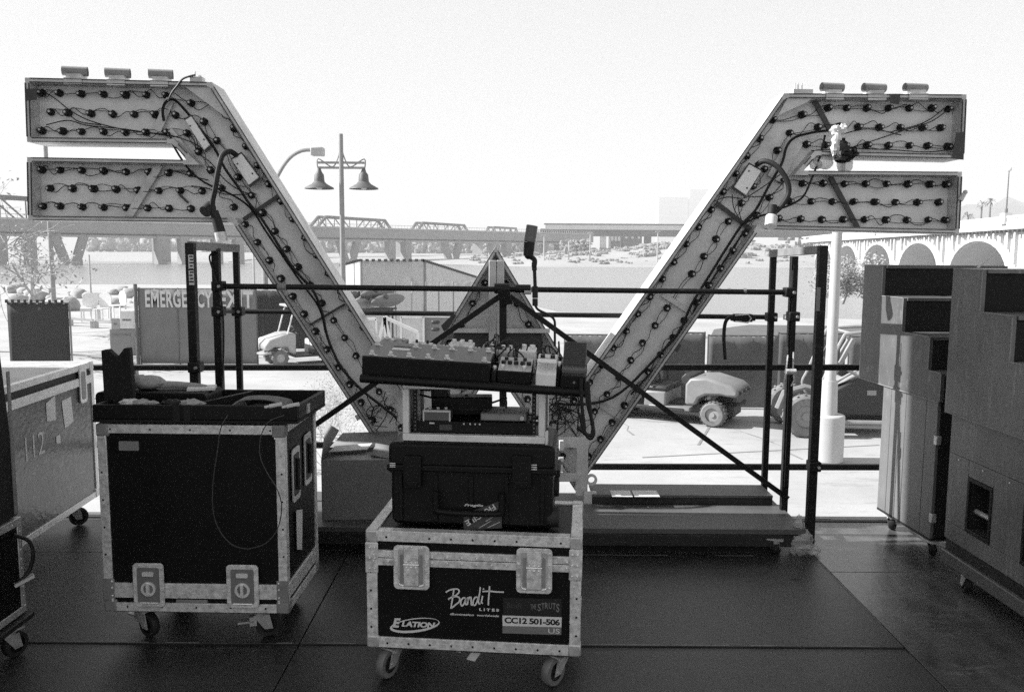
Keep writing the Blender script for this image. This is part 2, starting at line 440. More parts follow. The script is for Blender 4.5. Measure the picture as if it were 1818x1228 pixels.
# lawn, kerb and path lines on the concrete apron
a, b_, c, d = at_z(1262, 596, GZ), at_z(2600, 628, GZ), at_z(2600, 594, GZ), at_z(1330, 577, GZ)
pts = [a, b_, c, d, at_z(1268, 585, GZ)]
mb = MB().add([(p.x, p.y, GZ + 0.02) for p in pts], [tuple(range(5))])
structure('lawn', mb, M['lawn'])
mb = MB(); p, q = at_z(1200, 599, GZ), at_z(2600, 634, GZ); mb.beam((p.x, p.y, GZ + .06), (q.x, q.y, GZ + .06), 0.35, 0.12)
structure('kerb', mb, M['kerb'])
mb = MB()
for (ax, ay, bx, by) in ((120, 571, 300, 592), (560, 770, 700, 776), (560, 776, 700, 782), (1140, 812, 1560, 790), (125, 592, 260, 583), (1240, 790, 1270, 740)):
    p, q = at_z(ax, ay, GZ), at_z(bx, by, GZ); mb.beam((p.x, p.y, GZ + .004), (q.x, q.y, GZ + .004), 0.05, 0.006)
structure('pavement_joints', mb, M['joint'])
random.seed(19); mb = MB()
for k in range(26):    # hairline cracks and tyre scuffs with a shape of their own
    p = at_z(random.choice((random.uniform(150, 560), random.uniform(1080, 1560))), random.uniform(600, 850), GZ); a_ = random.uniform(0, 6.28); q_ = Vector((p.x, p.y, GZ + .003)); pts = [q_]
    for i in range(random.randint(4, 9)):
        a_ += random.uniform(-.5, .5); q_ = q_ + Vector((math.cos(a_) * .45, math.sin(a_) * .45, 0)); pts.append(q_)
    for u, v in zip(pts, pts[1:]): mb.beam(tuple(u), tuple(v), random.choice((.012, .02, .05)), .004)
structure('pavement_cracks', mb, M['joint'])

# ---- the stage: deck panels, unseen roof, added sun-blocking curtain
XL, XM, YB, Y1, Y2 = -0.92, 1.72, 5.36, 4.62, 3.50
mb = MB().box(-6.4, -6, -0.14, 6.4, YB - 0.002, -0.02)
floor = structure('stage_floor', mb, M['platform_dark'])
def panel(x0, y0, x1, y1, m, z=0.0):
    g = 0.003
    o = link('floor_panel', mesh_of('floor_panel', MB().box(x0 + g, y0 + g, -0.02, x1 - g, y1 - g, z), M[m]), floor, 0.0015)
    return o
for (x0, x1) in ((-6.4, -3.36), (-3.36, XL), (XL, XM)):
    panel(x0, -6, x1, 1.1, 'marley'); panel(x0, 1.1, x1, Y2 - .03, 'marley', -0.001); panel(x0, Y2 - .03, x1, Y2 + .012, 'marley', -0.006)
    panel(x0, Y2 + .012, x1, Y1, 'marley', 0.0); panel(x0, Y1, x1, 5.24, 'marley', -0.002)
for (y0, y1) in ((-6, .73), (.73, 1.95), (1.95, 3.17), (3.17, 4.39), (4.39, 5.24)):
    for (x0, x1) in ((XM, 4.16), (4.16, 6.4)): panel(x0, y0, x1, y1, 'plywood', -0.001)
panel(-6.4, 5.24, 6.4, 5.285, 'platform_dark', 0.004); panel(-6.4, 5.285, 6.4, YB, 'plywood', 0.0)
mb = MB()
random.seed(41)
def highlight_wear(x0, y0, x1, y1, step=.22):  # broken pale strips: highlight painted along seams, wear bits at the plywood joint
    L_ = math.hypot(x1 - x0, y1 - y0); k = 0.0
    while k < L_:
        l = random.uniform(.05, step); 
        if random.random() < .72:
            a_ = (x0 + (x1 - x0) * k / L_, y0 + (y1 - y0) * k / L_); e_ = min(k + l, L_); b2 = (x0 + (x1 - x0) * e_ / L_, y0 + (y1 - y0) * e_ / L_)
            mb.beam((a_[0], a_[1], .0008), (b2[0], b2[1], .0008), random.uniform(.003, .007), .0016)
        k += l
highlight_wear(-3.2, Y1 + .006, -1.9, Y1 + .006); highlight_wear(-.3, Y1 + .004, XM - .02, Y1 + .004); highlight_wear(-3.2, Y2 + .018, -.95, Y2 + .018); highlight_wear(-.9, Y2 + .02, 1.7, Y2 + .02, .1); highlight_wear(XM - .006, 2.6, XM - .006, 4.6, .3); highlight_wear(-6, 5.30, 6, 5.30, .5)
part('seam_highlight_wear', mb, M['print_grey'], floor, kind='stuff')
a_ = at_z(1406, 1029, 0); part('gaffer_mark', MB().box(a_.x, a_.y, .0002, a_.x + .05, a_.y + .012, .0012), M['cable'], floor)
mb = MB()
for x in (-6.2, -3.1, 0, 3.1, 6.2):
    for y in (-5.8, -2.2, 1.4, 5.1): mb.box(x - .05, y - .05, GZ, x + .05, y + .05, -0.14)
structure('stage_legs', mb, M['black_steel'])
# scaffold apron just beyond the deck: white boards a step below
mb = MB().box(-6.4, 5.40, -0.26, 6.4, 5.95, -0.22)
structure('stage_apron', mb, M['offwhite'])
mb = MB().box(-9, 0.6, 6.6, 9, 5.0, 6.9)  # unseen roof, cut short to shade the cases yet let light in
for x in (-8.8, -4.4, 0, 4.4, 8.8): mb.box(x - .15, 0.6, 6.3, x + .15, 4.95, 6.6)
structure('unseen_stage_roof', mb, M['lining'])
mb = MB()
N = 60
for i in range(N):   # pleated black curtain, unseen, added on the left to block the sun
    ya, yb = 0.5 + 4.5 * i / N, 0.5 + 4.5 * (i + 1) / N
    xa, xb = -6.45 + .05 * math.sin(i * 1.9), -6.45 + .05 * math.sin((i + 1) * 1.9)
    mb.add([(xa, ya, 0), (xb, yb, 0), (xb, yb, 6.6), (xa, ya, 6.6), (xa - .03, ya, 0), (xb - .03, yb, 0), (xb - .03, yb, 6.6), (xa - .03, ya, 6.6)], [(0, 1, 2, 3), (7, 6, 5, 4)])
structure('sun_block_curtain', mb, M['curtain'])
for i, (x, y) in enumerate(((-8.6, 4.7), (8.6, 4.7), (8.6, 0.9), (-8.6, 0.9))):
    single('roof_tower', MB().box(-.15, -.15, 0, .15, .15, 6.3 - GZ), M['black_steel'], ('rear left tower of the stage roof, out beyond the sun-blocking curtain', 'rear right tower of the stage roof', 'front right tower of the stage roof, behind the viewer', 'front left tower of the stage roof, behind the viewer')[i], 'tower', (x, y, GZ), group='roof towers')

# ================================================================== BRIDGES
def wall_between(mb, a, b, z0, z1, w):
    mb.beam((a.x, a.y, (z0 + z1) / 2), (b.x, b.y, (z0 + z1) / 2), w, z1 - z0)
BA, BB = Vector((-156, 283, 0)), Vector((27, 450, 0))
bd = (BB - BA).normalized(); bn = Vector((-bd.y, bd.x, 0))
E0, E1 = BA - bd * 170, BB + bd * 18
t = thing('concrete_bridge', 'long pale concrete bridge with solid girder and V piers, crossing the lake on the left', 'bridge', tuple(BA + Vector((0, 0, WZ))))
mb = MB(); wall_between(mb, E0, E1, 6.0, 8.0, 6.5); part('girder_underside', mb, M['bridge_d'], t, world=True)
mb = MB(); wall_between(mb, E0 - bn * .4, E1 - bn * .4, 7.0, 11.2, 9.0); part('girder', mb, M['bridge_c'], t, world=True, bevel=0.3)
mb = MB(); wall_between(mb, E0 - bn * 3.9, E1 - bn * 3.9, 5.7, 6.5, .5); part('lower_pipe', mb, M['bridge_l'], t, world=True)
mb = MB(); wall_between(mb, E0 - bn * 5.1, E1 - bn * 5.1, 11.2, 11.6, .4); wall_between(mb, E0 - bn * 5.1, E1 - bn * 5.1, 12.7, 12.85, .2)
L = (E1 - E0).length; m = int(L / 1.6)
for i in range(m):
    p = E0 - bn * 5.1 + bd * (1.6 * i); mb.cyl((p.x, p.y, 11.4), (p.x, p.y, 12.8), 0.09, 4)
part('railing', mb, M['bridge_l'], t, world=True)
for j, px in enumerate((-60, 24, 120, 300, 398, 500, 612, 700, 795, 880, 950)):
    g = at_line(px, BA, BB)
    mb = MB()
    if j % 3 != 0 or True:
        w = 2.6
        if j in (0, 2, 6, 8, 10):   # V pier
            for sgn in (-1, 1):
                a = g - bn * 3 + bd * (sgn * 1.2); b = g - bn * 3 + bd * (sgn * 4.6)
                mb.beam((a.x, a.y, WZ - .5), (b.x, b.y, 6.6), 2.6, 2.6, up=bn)
            a = g - bn * 3; mb.obox(Matrix.Translation(Vector((a.x, a.y, WZ + .6))) @ Matrix.Rotation(math.atan2(bd.y, bd.x), 4, 'Z'), 6.5, 4, 2.2)
        else:
            for s2 in (-1, 1):
                a = g - bn * 3 + bd * (s2 * 4.2); mb.obox(Matrix.Translation(Vector((a.x, a.y, 1.5))) @ Matrix.Rotation(math.atan2(bd.y, bd.x), 4, 'Z'), 3.2, 4, 10.2)
    part('pier', mb, M['bridge_c'], t, world=True)

# old steel truss bridge beyond
TA, TB = Vector((-103, 430, 0)), Vector((-2, 632, 0)); td = (TB - TA).normalized(); TL = (TB - TA).length; tn = Vector((-td.y, td.x, 0))
t = thing('truss_bridge', 'old dark steel truss railway bridge seen above the concrete bridge', 'bridge', tuple(TA + Vector((0, 0, WZ))))
mb = MB(); a, b = TA - td * 330, TA + td * (TL + 60); wall_between(mb, a, b, 7.4, 8.8, 5); part('track_deck', mb, M['truss'], t, world=True)
for (s0, s1) in ((-1.12, -.80), (-.76, -.43), (-.38, -.05), (-.01, .335), (.40, .735), (.83, 1.06)):
    mb = MB(); a = TA + td * (s0 * TL); b = TA + td * (s1 * TL); Ls = (s1 - s0) * TL; npan = 6
    zt, zb = 19.0, 8.6
    for side in (-2.4, 2.4):
        P = [a + td * (Ls * i / npan) + tn * side for i in range(npan + 1)]
        top = lambda i: (P[i].x, P[i].y, zt); bot = lambda i: (P[i].x, P[i].y, zb)
        mb.beam(top(1), top(npan - 1), 1.3, 1.3); mb.beam(bot(0), bot(npan), .8, .8)
        mb.beam(bot(0), top(1), 1.2, 1.2); mb.beam(top(npan - 1), bot(npan), 1.2, 1.2)
        for i in range(1, npan): mb.beam(bot(i), top(i), .35, .35)
        for i in range(1, npan // 2): mb.beam(top(i), bot(i + 1), .45, .45)
        for i in range(npan // 2 + 1, npan): mb.beam(top(i), bot(i - 1), .45, .45)
    for i in range(1, npan):
        q = a + td * (Ls * i / npan); mb.beam(tuple(q + tn * 2.4 + Vector((0, 0, zt))), tuple(q - tn * 2.4 + Vector((0, 0, zt))), .4, .4)
    part('truss_span', mb, M['truss'], t, world=True)
for s0 in (-.78, -.405, -.03, .37, .785, 1.1):
    q = TA + td * (s0 * TL); mb = MB().obox(Matrix.Translation(Vector((q.x, q.y, 2))) @ Matrix.Rotation(math.atan2(td.y, td.x), 4, 'Z'), 2.5, 8, 11); part('pier', mb, M['bridge_c'], t, world=True)

# highway on the far side, right of the middle
t = thing('highway_bridge', 'flat highway overpass with white parapet above the far sandy shore', 'bridge', (60, 500, -2))
zt = at_y(1100, 400, 500).z; zm = at_y(1100, 408, 500).z; zl = at_y(1100, 419, 500).z
mb = MB().box(at_y(968, 400, 500).x, 499, zm, 420, 500, zt); part('parapet', mb, M['bridge_w'], t, world=True)
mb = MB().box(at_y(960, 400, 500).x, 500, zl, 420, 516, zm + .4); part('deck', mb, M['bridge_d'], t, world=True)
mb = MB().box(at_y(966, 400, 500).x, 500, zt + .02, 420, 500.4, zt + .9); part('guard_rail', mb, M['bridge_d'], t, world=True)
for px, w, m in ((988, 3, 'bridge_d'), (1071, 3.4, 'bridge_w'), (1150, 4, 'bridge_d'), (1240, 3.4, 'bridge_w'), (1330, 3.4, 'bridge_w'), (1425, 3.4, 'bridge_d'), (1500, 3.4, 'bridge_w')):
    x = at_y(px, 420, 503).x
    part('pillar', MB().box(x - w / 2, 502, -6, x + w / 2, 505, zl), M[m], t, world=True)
for i, (px0, px1, top, bot) in enumerate(((1084, 1102, 412, 436), (1106, 1140, 411, 432), (1392, 1412, 408, 418))):
    a, b = at_y(px0, bot, 540), at_y(px1, top, 540)
    t2 = thing('underpass_building', ('dark small building standing left under the highway deck', 'dark wider building under the highway deck behind scrub', 'dark box building at the far shore under the lower wing of the sign')[i], 'building', ((a.x + b.x) / 2, 545, a.z))
    part('wall', MB().box(a.x, 540, a.z - 3, b.x, 552, b.z), M['bridge_d'], t2, world=True)
    for k in range(3):
        xx = a.x + (b.x - a.x) * (k + .5) / 3; part('window', MB().box(xx - .7, 539.8, a.z + 3, xx + .7, 539.98, b.z - 1.5), M['far_pale'], t2, world=True)

# white arched road bridge at the right
AA, AB = Vector((88, 140, 0)), Vector((109, 270, 0)); ad = (AB - AA).normalized(); an = Vector((-ad.y, ad.x, 0)); ang = math.atan2(ad.y, ad.x)
t = thing('arch_bridge', 'white concrete road bridge with a row of arches and balustrade at the right', 'bridge', tuple(AA + Vector((0, 0, WZ))))
pitch, S0, S1 = 36.0, -100.0, 190.0
c0 = 20.5
top_z = lambda s: 10.9
def P3(s, z, o=0.0):
    q = AA + ad * s + an * o; return (q.x, q.y, z)
k0 = math.floor((S0 - c0) / pitch)
for k in range(int(k0), int((S1 - c0) / pitch) + 1):
    cc = c0 + pitch * k; mb = MB(); hw = 14.8; zs, za = WZ - 0.5, 4.0; NA = 14
    arc = [(cc - hw * math.cos(math.pi * i / NA), zs + (za - zs) * math.sin(math.pi * i / NA) ** 0.85) for i in range(NA + 1)]
    for o in (0.0,):
        a0 = cc - pitch / 2; a1 = cc + pitch / 2; zt_ = 6.0
        outer = [(a0, zs)] + arc + [(a1, zs)]
        vs = []; fs = []
        for (s_, z_) in arc: vs.append(P3(s_, z_, 3)); vs.append(P3(s_, zt_, 3)); vs.append(P3(s_, z_, -7)); vs.append(P3(s_, zt_, -7))
        for i in range(NA):
            q = 4 * i; fs += [(q, q + 4, q + 5, q + 1), (q + 2, q + 3, q + 7, q + 6), (q, q + 2, q + 6, q + 4)]
        mb.add(vs, fs)
        for (sa, sb) in ((a0, cc - hw), (cc + hw, a1)):
            mb.add([P3(sa, zs, 3), P3(sb, zs, 3), P3(sb, zt_, 3), P3(sa, zt_, 3), P3(sa, zs, -7), P3(sb, zs, -7), P3(sb, zt_, -7), P3(sa, zt_, -7)],
                   [(0, 1, 2, 3), (7, 6, 5, 4), (0, 4, 5, 1), (1, 5, 6, 2), (3, 2, 6, 7), (0, 3, 7, 4)])
    part('arch', mb, M['bridge_w'], t, world=True)
    mb = MB()
    for i in range(NA):
        (sa, za_), (sb, zb_) = arc[i], arc[i + 1]
        mb.beam(P3(sa, za_ + .55, 3.15), P3(sb, zb_ + .55, 3.15), .5, 1.0, up=an)
    part('arch_ring', mb, M['bridge_w'], t, world=True)
    mb = MB()
    for i in range(11):      # upright fins between arches and deck
        s_ = cc - pitch / 2 + 1.5 + i * 3; zb_ = max([z for (q, z) in arc if abs(q - s_) < 2.2] + [zs]) + 1.2 if abs(s_ - cc) < hw else 0
        if zb_ < 5.6: mb.beam(P3(s_, zb_, 3.3), P3(s_, 6.0, 3.3), .7, .55)
    part('fin', mb, M['bridge_w'], t, world=True, kind='stuff')
part('deck', MB().beam(P3(S0 - 16, 6.5, -2), P3(S1 + 16, 6.5, -2), 12.4, 1.0), M['bridge_w'], t, world=True)
part('parapet', MB().beam(P3(S0 - 16, 8.15, 4.0), P3(S1 + 16, 8.15, 4.0), .5, .35), M['bridge_w'], t, world=True)
part('parapet', MB().beam(P3(S0 - 16, 7.15, 4.0), P3(S1 + 16, 7.15, 4.0), .5, .3), M['bridge_w'], t, world=True)
mb = MB(); s_ = S0
while s_ < S1: mb.cyl(P3(s_, 7.3, 4.0), P3(s_, 7.98, 4.0), .22, 5); s_ += 0.7
part('baluster', mb, M['bridge_w'], t, world=True, kind='stuff')
mb = MB(); s_ = S0
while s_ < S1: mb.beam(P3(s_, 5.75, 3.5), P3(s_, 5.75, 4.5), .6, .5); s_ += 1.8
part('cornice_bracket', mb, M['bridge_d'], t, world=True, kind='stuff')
for i, s_ in enumerate((7, 92)):
    part('plinth', MB().beam(P3(s_ - 1, 7.9, 4.0), P3(s_ + 1, 7.9, 4.0), 1.2, 1.9), M['bridge_w'], t, world=True)
s_ = 7
q = P3(s_, 8.85, 4.0); t2 = thing('bridge_lamp', 'slender lamp post standing on the parapet of the arched bridge', 'lamp post', q)
part('post', MB().cyl(q, (q[0], q[1], 16.0), .13, 8, .08), M['pole_dark'], t2, world=True)
part('globe', MB().ball((q[0], q[1], 16.3), .42), M['white'], t2, world=True)
part('base', MB().cyl(q, (q[0], q[1], 9.6), .25, 8), M['pole_dark'], t2, world=True)

# pale tower block far off behind the highway
for i, (px0, px1, top) in enumerate(((1168, 1222, 352), (1222, 1262, 338), (1262, 1310, 362))):
    a, b = at_y(px0, 430, 3000), at_y(px1, top, 3000)
    t = thing('tower_block', ('left one of three pale tower blocks on the far horizon behind the sign', 'tallest of three pale tower blocks on the far horizon', 'right one of three pale tower blocks, lowest, behind the sign stroke')[i], 'building', ((a.x + b.x) / 2, 3010, 0))
    part('wall', MB().box(a.x + .5, 3000, -2, b.x - .5, 3060, b.z), M['far_pale'], t, world=True)
    part('roof', MB().box(a.x, 2999, b.z, b.x, 3061, b.z + 3), M['bridge_l'], t, world=True)
    for r_ in range(7):
        z = b.z - 16 - r_ * 20; part('window_band', MB().box(a.x + 8, 2999.2, z, b.x - 8, 2999.9, z + 8), M['bridge_l'], t, world=True)

# ================================================================== PLANTS
def branches(mb, p, d, L, r, depth, tips, spread=0.55, droop=0.0, n=4):
    q = p
    pts = [p]
    for i in range(3):
        d = (d + Vector((random.uniform(-.18, .18), random.uniform(-.18, .18), random.uniform(-.1, .12) - droop))).normalized()
        q = q + d * (L / 3); pts.append(q)
    mb.tube(pts, r, n, r * 0.6)
    if depth == 0: tips.append((q, d)); return
    for k in range(random.choice((2, 3, 3))):
        a = random.uniform(0, 2 * math.pi); o = d.orthogonal().normalized(); o.rotate(Matrix.Rotation(a, 3, d))
        nd = (d + o * random.uniform(spread * .6, spread * 1.3)).normalized()
        branches(mb, pts[random.choice((1, 2, 3, 3))], nd, L * random.uniform(.62, .85), r * 0.62, depth - 1, tips, spread, droop, 3)
def leaf_cloud(tips, per, size, spread):
    mb = MB()
    for (p, d) in tips:
        for i in range(per):
            c = p + Vector((random.gauss(0, spread), random.gauss(0, spread), random.gauss(0, spread)))
            u = Vector((random.uniform(-1, 1), random.uniform(-1, 1), random.uniform(-1, 1))).normalized(); v = u.orthogonal().normalized()
            s = size * random.uniform(.6, 1.4)
            mb.add([c + u * s, c + v * s * .5, c - u * s, c - v * s * .5], [(0, 1, 2, 3)])
    return mb
def tree(name, label, x, y, h, depth=5, leaf=3, lsize=.08, lspread=.3, g='twig', spread=.6, leafmat='leaf', group=None, z=GZ, r=None, stems=1, droop=0.0):
    random.seed(hash(label) % 1000 if False else len(label) * 7 + int(x * 10))
    t = thing(name, label, 'tree' if 'tree' in name else 'shrub', (x, y, z), group=group)
    mb = MB(); tips = []
    for s in range(stems):
        d = Vector((random.uniform(-.12, .12) * stems, random.uniform(-.12, .12) * stems, 1)).normalized()
        branches(mb, Vector((random.uniform(-.05, .05), 0, 0)), d, h * .34, (r or h * .02), depth, tips, spread, droop, 5)
    part('branches', mb, M[g], t)
    part('crown', leaf_cloud(tips, leaf, lsize, lspread), M[leafmat], t, kind='stuff')
    return t
p = at_z(-6, 520, GZ); tree('bare_tree', 'big pale bare-twigged tree at the left edge of the view', -18.6, 30.0, 8.2, 6, 2, .07, .25, spread=.62, leafmat='twig')
tree('bare_tree', 'second bare-twigged tree low behind the dark banner at the left', -20.8, 36.0, 5.2, 5, 3, .07, .3, leafmat='twig', spread=.7)
p = at_z(585, 790, GZ); tree('desert_shrub', 'pale feathery shrub growing in front of the left stroke of the sign', at_y(592, 700, 12.5).x, 12.5, 1.9, 5, 6, .010, .07, spread=.6, stems=4, r=.010, leafmat='paleleaf')
tree('desert_shrub', 'small thorny shrub stub left of the feathery shrub', at_y(512, 700, 13.6).x, 13.6, .5, 3, 4, .018, .04, stems=3, r=.008)
tree('desert_shrub', 'spiky pale shrub below the stage edge beside the cardboard box', at_y(585, 800, 7.2).x, 7.2, 1.25, 4, 8, .008, .06, stems=4, r=.006, spread=.8, leafmat='paleleaf')
# scrub along the far shore and on the mounds
random.seed(5); mb = MB()
for i in range(760):
    x = random.uniform(-20, 330); y = random.uniform(310, 470)
    h = bank_h(x, y)
    if h < WZ + .6: continue
    s = random.uniform(.5, 2.0) * (1.2 if h > 0 else .7)
    if random.random() < .45 and y < 345: continue
    for k in range(5):
        mb.ball((x + random.gauss(0, s * .7), y + random.gauss(0, s * .5), h + s * .3), s * random.uniform(.4, .8), None, s * random.uniform(.3, .6), 6, 4, .3)
o = link('shore_scrub', mesh_of('shore_scrub', mb, M['scrub'], 20), None, 0, 'stuff'); tag(o, 'low desert scrub scattered on the far shore and mounds', 'scrub')
random.seed(8); mb = MB()
for i in range(420):     # tree line behind the bridges
    x = random.uniform(-330, 60); y = random.uniform(640, 760); s = random.uniform(2, 5.5)
    if random.random() < .25: s *= 1.5
    for k in range(5): mb.ball((x + random.gauss(0, s * .6), y, 0 + s * random.uniform(.4, 2.0)), s * random.uniform(.4, .7), None, None, 7, 5, .3)
o = link('far_tree_line', mesh_of('far_tree_line', mb, M['scrub'], 20), None, 0, 'stuff'); tag(o, 'hazy line of trees behind the two left bridges', 'trees')
random.seed(77)
for (px0, px1, py, yy, lab) in ((996, 1046, 424, 395, 'dark clump of trees on the far shore right of the microphone'), (1395, 1470, 420, 420, 'grey clump of trees on the far shore under the lower right wing'), (860, 915, 432, 470, 'low dark bushes on the far shore just beyond the sign peak')):
    a, b = at_y(px0, py, yy), at_y(px1, py, yy); base = bank_h((a.x + b.x) / 2, yy); t = thing('tree_clump', lab, 'trees', ((a.x + b.x) / 2, yy, base)); mb = MB()
    for k in range(70):
        s_ = random.uniform(.5, 1.4); mb.ball((random.uniform(-.5, .5) * (b.x - a.x), random.uniform(-2, 2), random.uniform(.1, 1) ** 1.5 * (a.z - base)), s_, s_, s_ * .8, 7, 5, .35)
    part('crown', mb, M['scrub'], t); part('trunk', MB().cyl((0, 0, -1), (0, 0, 2), .4, 6), M['pole_dark'], t)
def palm(px, top, y, label):
    p = at_y(px, 400, y); zt = at_y(px, top, y).z
    t = thing('palm_tree', label, 'tree', (p.x, y, -2)); part('trunk', MB().cyl((p.x, y, -2), (p.x, y, zt), .5, 7, .3), M['pole_dark'], t, world=True)
    mb = MB(); random.seed(int(px))
    for k in range(26):
        a = random.uniform(0, 6.28); e = random.uniform(-.6, 1.0); c = Vector((p.x, y, zt)); d = Vector((math.cos(a) * math.cos(e), math.sin(a) * math.cos(e), math.sin(e)))
        q1 = c + d * 1.6; q2 = c + d * 2.8 + Vector((0, 0, -.9)); s = Vector((-math.sin(a), math.cos(a), 0)) * .28
        mb.add([c - s * .3, c + s * .3, q1 + s, q1 - s, q2], [(0, 1, 2, 3), (3, 2, 4)])
    part('crown', mb, M['scrub'], t, world=True)
palm(1756, 358, 330, 'tallest palm tree on the slope beyond the arched bridge')
palm(1741, 362, 345, 'smaller palm tree left of the tallest one beyond the arched bridge')
palm(1718, 383, 300, 'short palm at the foot of the slope beside the right end of the sign')
# near-bank trees under the arched bridge
for i, (px, y, h, lab) in enumerate(((1500, 62, 3.4, 'grey-leaved tree between the lamp pole and the stair stacks'), (1535, 70, 3.6, 'pale bushy tree in front of the first white arch'), (1480, 66, 2.6, 'low dark bush at the foot of the white lamp pole'))):
    p = at_y(px, 470, y); tree('bank_tree', lab, p.x, y, h, 4, 22, .12, .35, leafmat='bushleaf', g='scrub', spread=.8, stems=2, r=.06)
# ================================================================== OUTDOOR THINGS
# boulders along the near shore on the left
random.seed(3)
_rock = None
for i in range(46):
    px = 20 + (i * 37 % 250) + random.uniform(-6, 6); py = 518 + (i * 13 % 30) * 1.05 + random.uniform(-3, 3)
    if i > 34: px = random.uniform(640, 830); py = random.uniform(505, 516)
    p = at_z(px, py, GZ); s = random.uniform(.35, .85)
    mb = MB(); mb.ball((0, 0, s * .35), s, s * .8, s * random.uniform(.55, .8), 9, 6, .16)
    single('boulder', mb, M['rock'], 'pale rounded boulder in the loose row along the near shore', 'boulder', (p.x, p.y, GZ), random.uniform(0, 6), group='boulders along the near shore', smooth=50)

def pole_thing(name, label, cat, px, ytop, y, r, m, base=GZ, r2=None):
    p = at_y(px, ytop, y); t = thing(name, label, cat, (p.x, y, base))
    part('post', MB().cyl((0, 0, 0), (0, 0, p.z - base), r, 12, r2 or r * .8), M[m], t)
    part('base_plate', MB().cyl((0, 0, 0), (0, 0, .06), r * 2.2, 12), M[m], t)
    return t, p
pole_thing('mast', 'plain grey mast rising behind the dark banner at the left', 'mast', 80, 250, 42, .12, 'pole_grey')
pole_thing('marker_post', 'thin white post among the shore boulders', 'post', 158, 452, 60, .07, 'pole_white')
pole_thing('marker_post', 'thin white post leaning beside the left stroke of the sign', 'post', 450, 450, 40, .06, 'pole_white')
for i, (px, yt, lab) in enumerate(((966, 418, 'white light pole on the far shore beside the microphone'), (1048, 414, 'white light pole on the far shore in front of the highway deck'), (1168, 412, 'white light pole on the far shore nearest the right stroke of the sign'), (1010, 426, 'shortest white light pole on the far shore, right of the microphone'))):
    p = at_y(px, yt, 330); base = bank_h(p.x, 330)
    t = thing('shore_pole', lab, 'light pole', (p.x, 330, base)); part('post', MB().cyl((0, 0, 0), (0, 0, p.z - base), .28, 8, .2), M['pole_white'], t); part('head', MB().box(-.9, -.3, p.z - base, .9, .3, p.z - base + .35), M['pole_white'], t)

# twin pendant street lamp
Y = 28.0; p = at_y(605, 238, Y); g = at_y(603, 500, Y); cx = p.x
t = thing('street_lamp', 'tall grey lamp post with two bell pendants on a crossbar', 'street lamp', (cx, Y, GZ))
zt = p.z - GZ
part('pole', MB().cyl((0, 0, 0), (0, 0, zt), .10, 12, .07).cyl((0, 0, 0), (0, 0, .8), .16, 12, .12), M['pole_grey'], t)
z1 = at_y(605, 289, Y).z - GZ; z2 = at_y(605, 298, Y).z - GZ; hw = at_y(647, 290, Y).x - cx
part('crossbar', MB().beam((-hw, 0, z1), (hw, 0, z1), .06, .07), M['pole_grey'], t); part('crossbar', MB().beam((-hw, 0, z2), (hw, 0, z2), .06, .07), M['pole_grey'], t)
mb = MB()
for s in (-1, 1):
    mb.tube(smooth_pts([(0, 0, zt - .35), (s * .10, 0, zt - .75), (s * .3, 0, zt - 1.05), (s * hw, 0, z1 + .12), (s * hw, 0, z2 - .1)], 5), .022, 6)
part('stay', mb, M['pole_grey'], t)
for s in (-1, 1):
    zl = z2 - .02; prof = [(.05, 0), (.09, -.12), (.15, -.2), (.17, -.42), (.24, -.5), (.46, -.62), (.48, -.66)]
    mb = MB(); n = 20
    vs = [(s * hw * .96 + r_ * math.cos(2 * math.pi * k / n), r_ * math.sin(2 * math.pi * k / n), zl + z) for r_, z in prof for k in range(n)]
    mb.add(vs, [(i * n + k, i * n + (k + 1) % n, (i + 1) * n + (k + 1) % n, (i + 1) * n + k) for i in range(len(prof) - 1) for k in range(n)])
    lp = part('pendant', mb, M['pole_dark'], t); part('bulb', MB().ball((s * hw * .96, 0, zl - .56), .13), M['offwhite'], lp)
# cobra head lamp
Y = 34.0; b = at_y(470, 420, Y); t = thing('street_lamp', 'curved-arm lamp post with flat box head, mostly behind the sign', 'street lamp', (b.x, Y, GZ))
arm = [at_y(*q, Y) for q in ((470, 470), (472, 400), (480, 345), (497, 305), (515, 280), (535, 268), (556, 266))]
part('pole', MB().cyl((b.x, Y, GZ), tuple(arm[0]), .11, 10).tube(smooth_pts([tuple(q) for q in arm], 6), .075, 8), M['pole_grey'], t, world=True)
a, c = at_y(553, 262, Y), at_y(575, 277, Y)
part('lamp_head', MB().box(a.x, Y - .25, c.z, c.x, Y + .25, a.z), M['pole_white'], t, world=True, bevel=.04)

# big white light pole on a concrete pedestal, right
Y = at_z(1465, 818, GZ).y; p0 = at_y(1467, 816, Y); pt = at_y(1487, 250, Y); pm_ = at_y(1470, 735, Y)
t = thing('light_pole', 'thick white light pole standing on a round pale concrete pedestal', 'light pole', (p0.x, Y, GZ))
zp = pm_.z - GZ; rp = (at_y(1492, 780, Y).x - at_y(1436, 780, Y).x) / 2
part('pedestal', MB().cyl((0, 0, 0), (0, 0, zp), rp, 28), M['kerb'], t, bevel=.03)
zs = at_y(1470, 675, Y).z - GZ
part('pole_base', MB().cyl((0, 0, zp), (0, 0, zs), rp * .52, 20, rp * .46), M['pole_white'], t)
part('pole', MB().cyl((0, 0, zs), (0, 0, 5.6), rp * .34, 20, rp * .28), M['pole_white'], t)

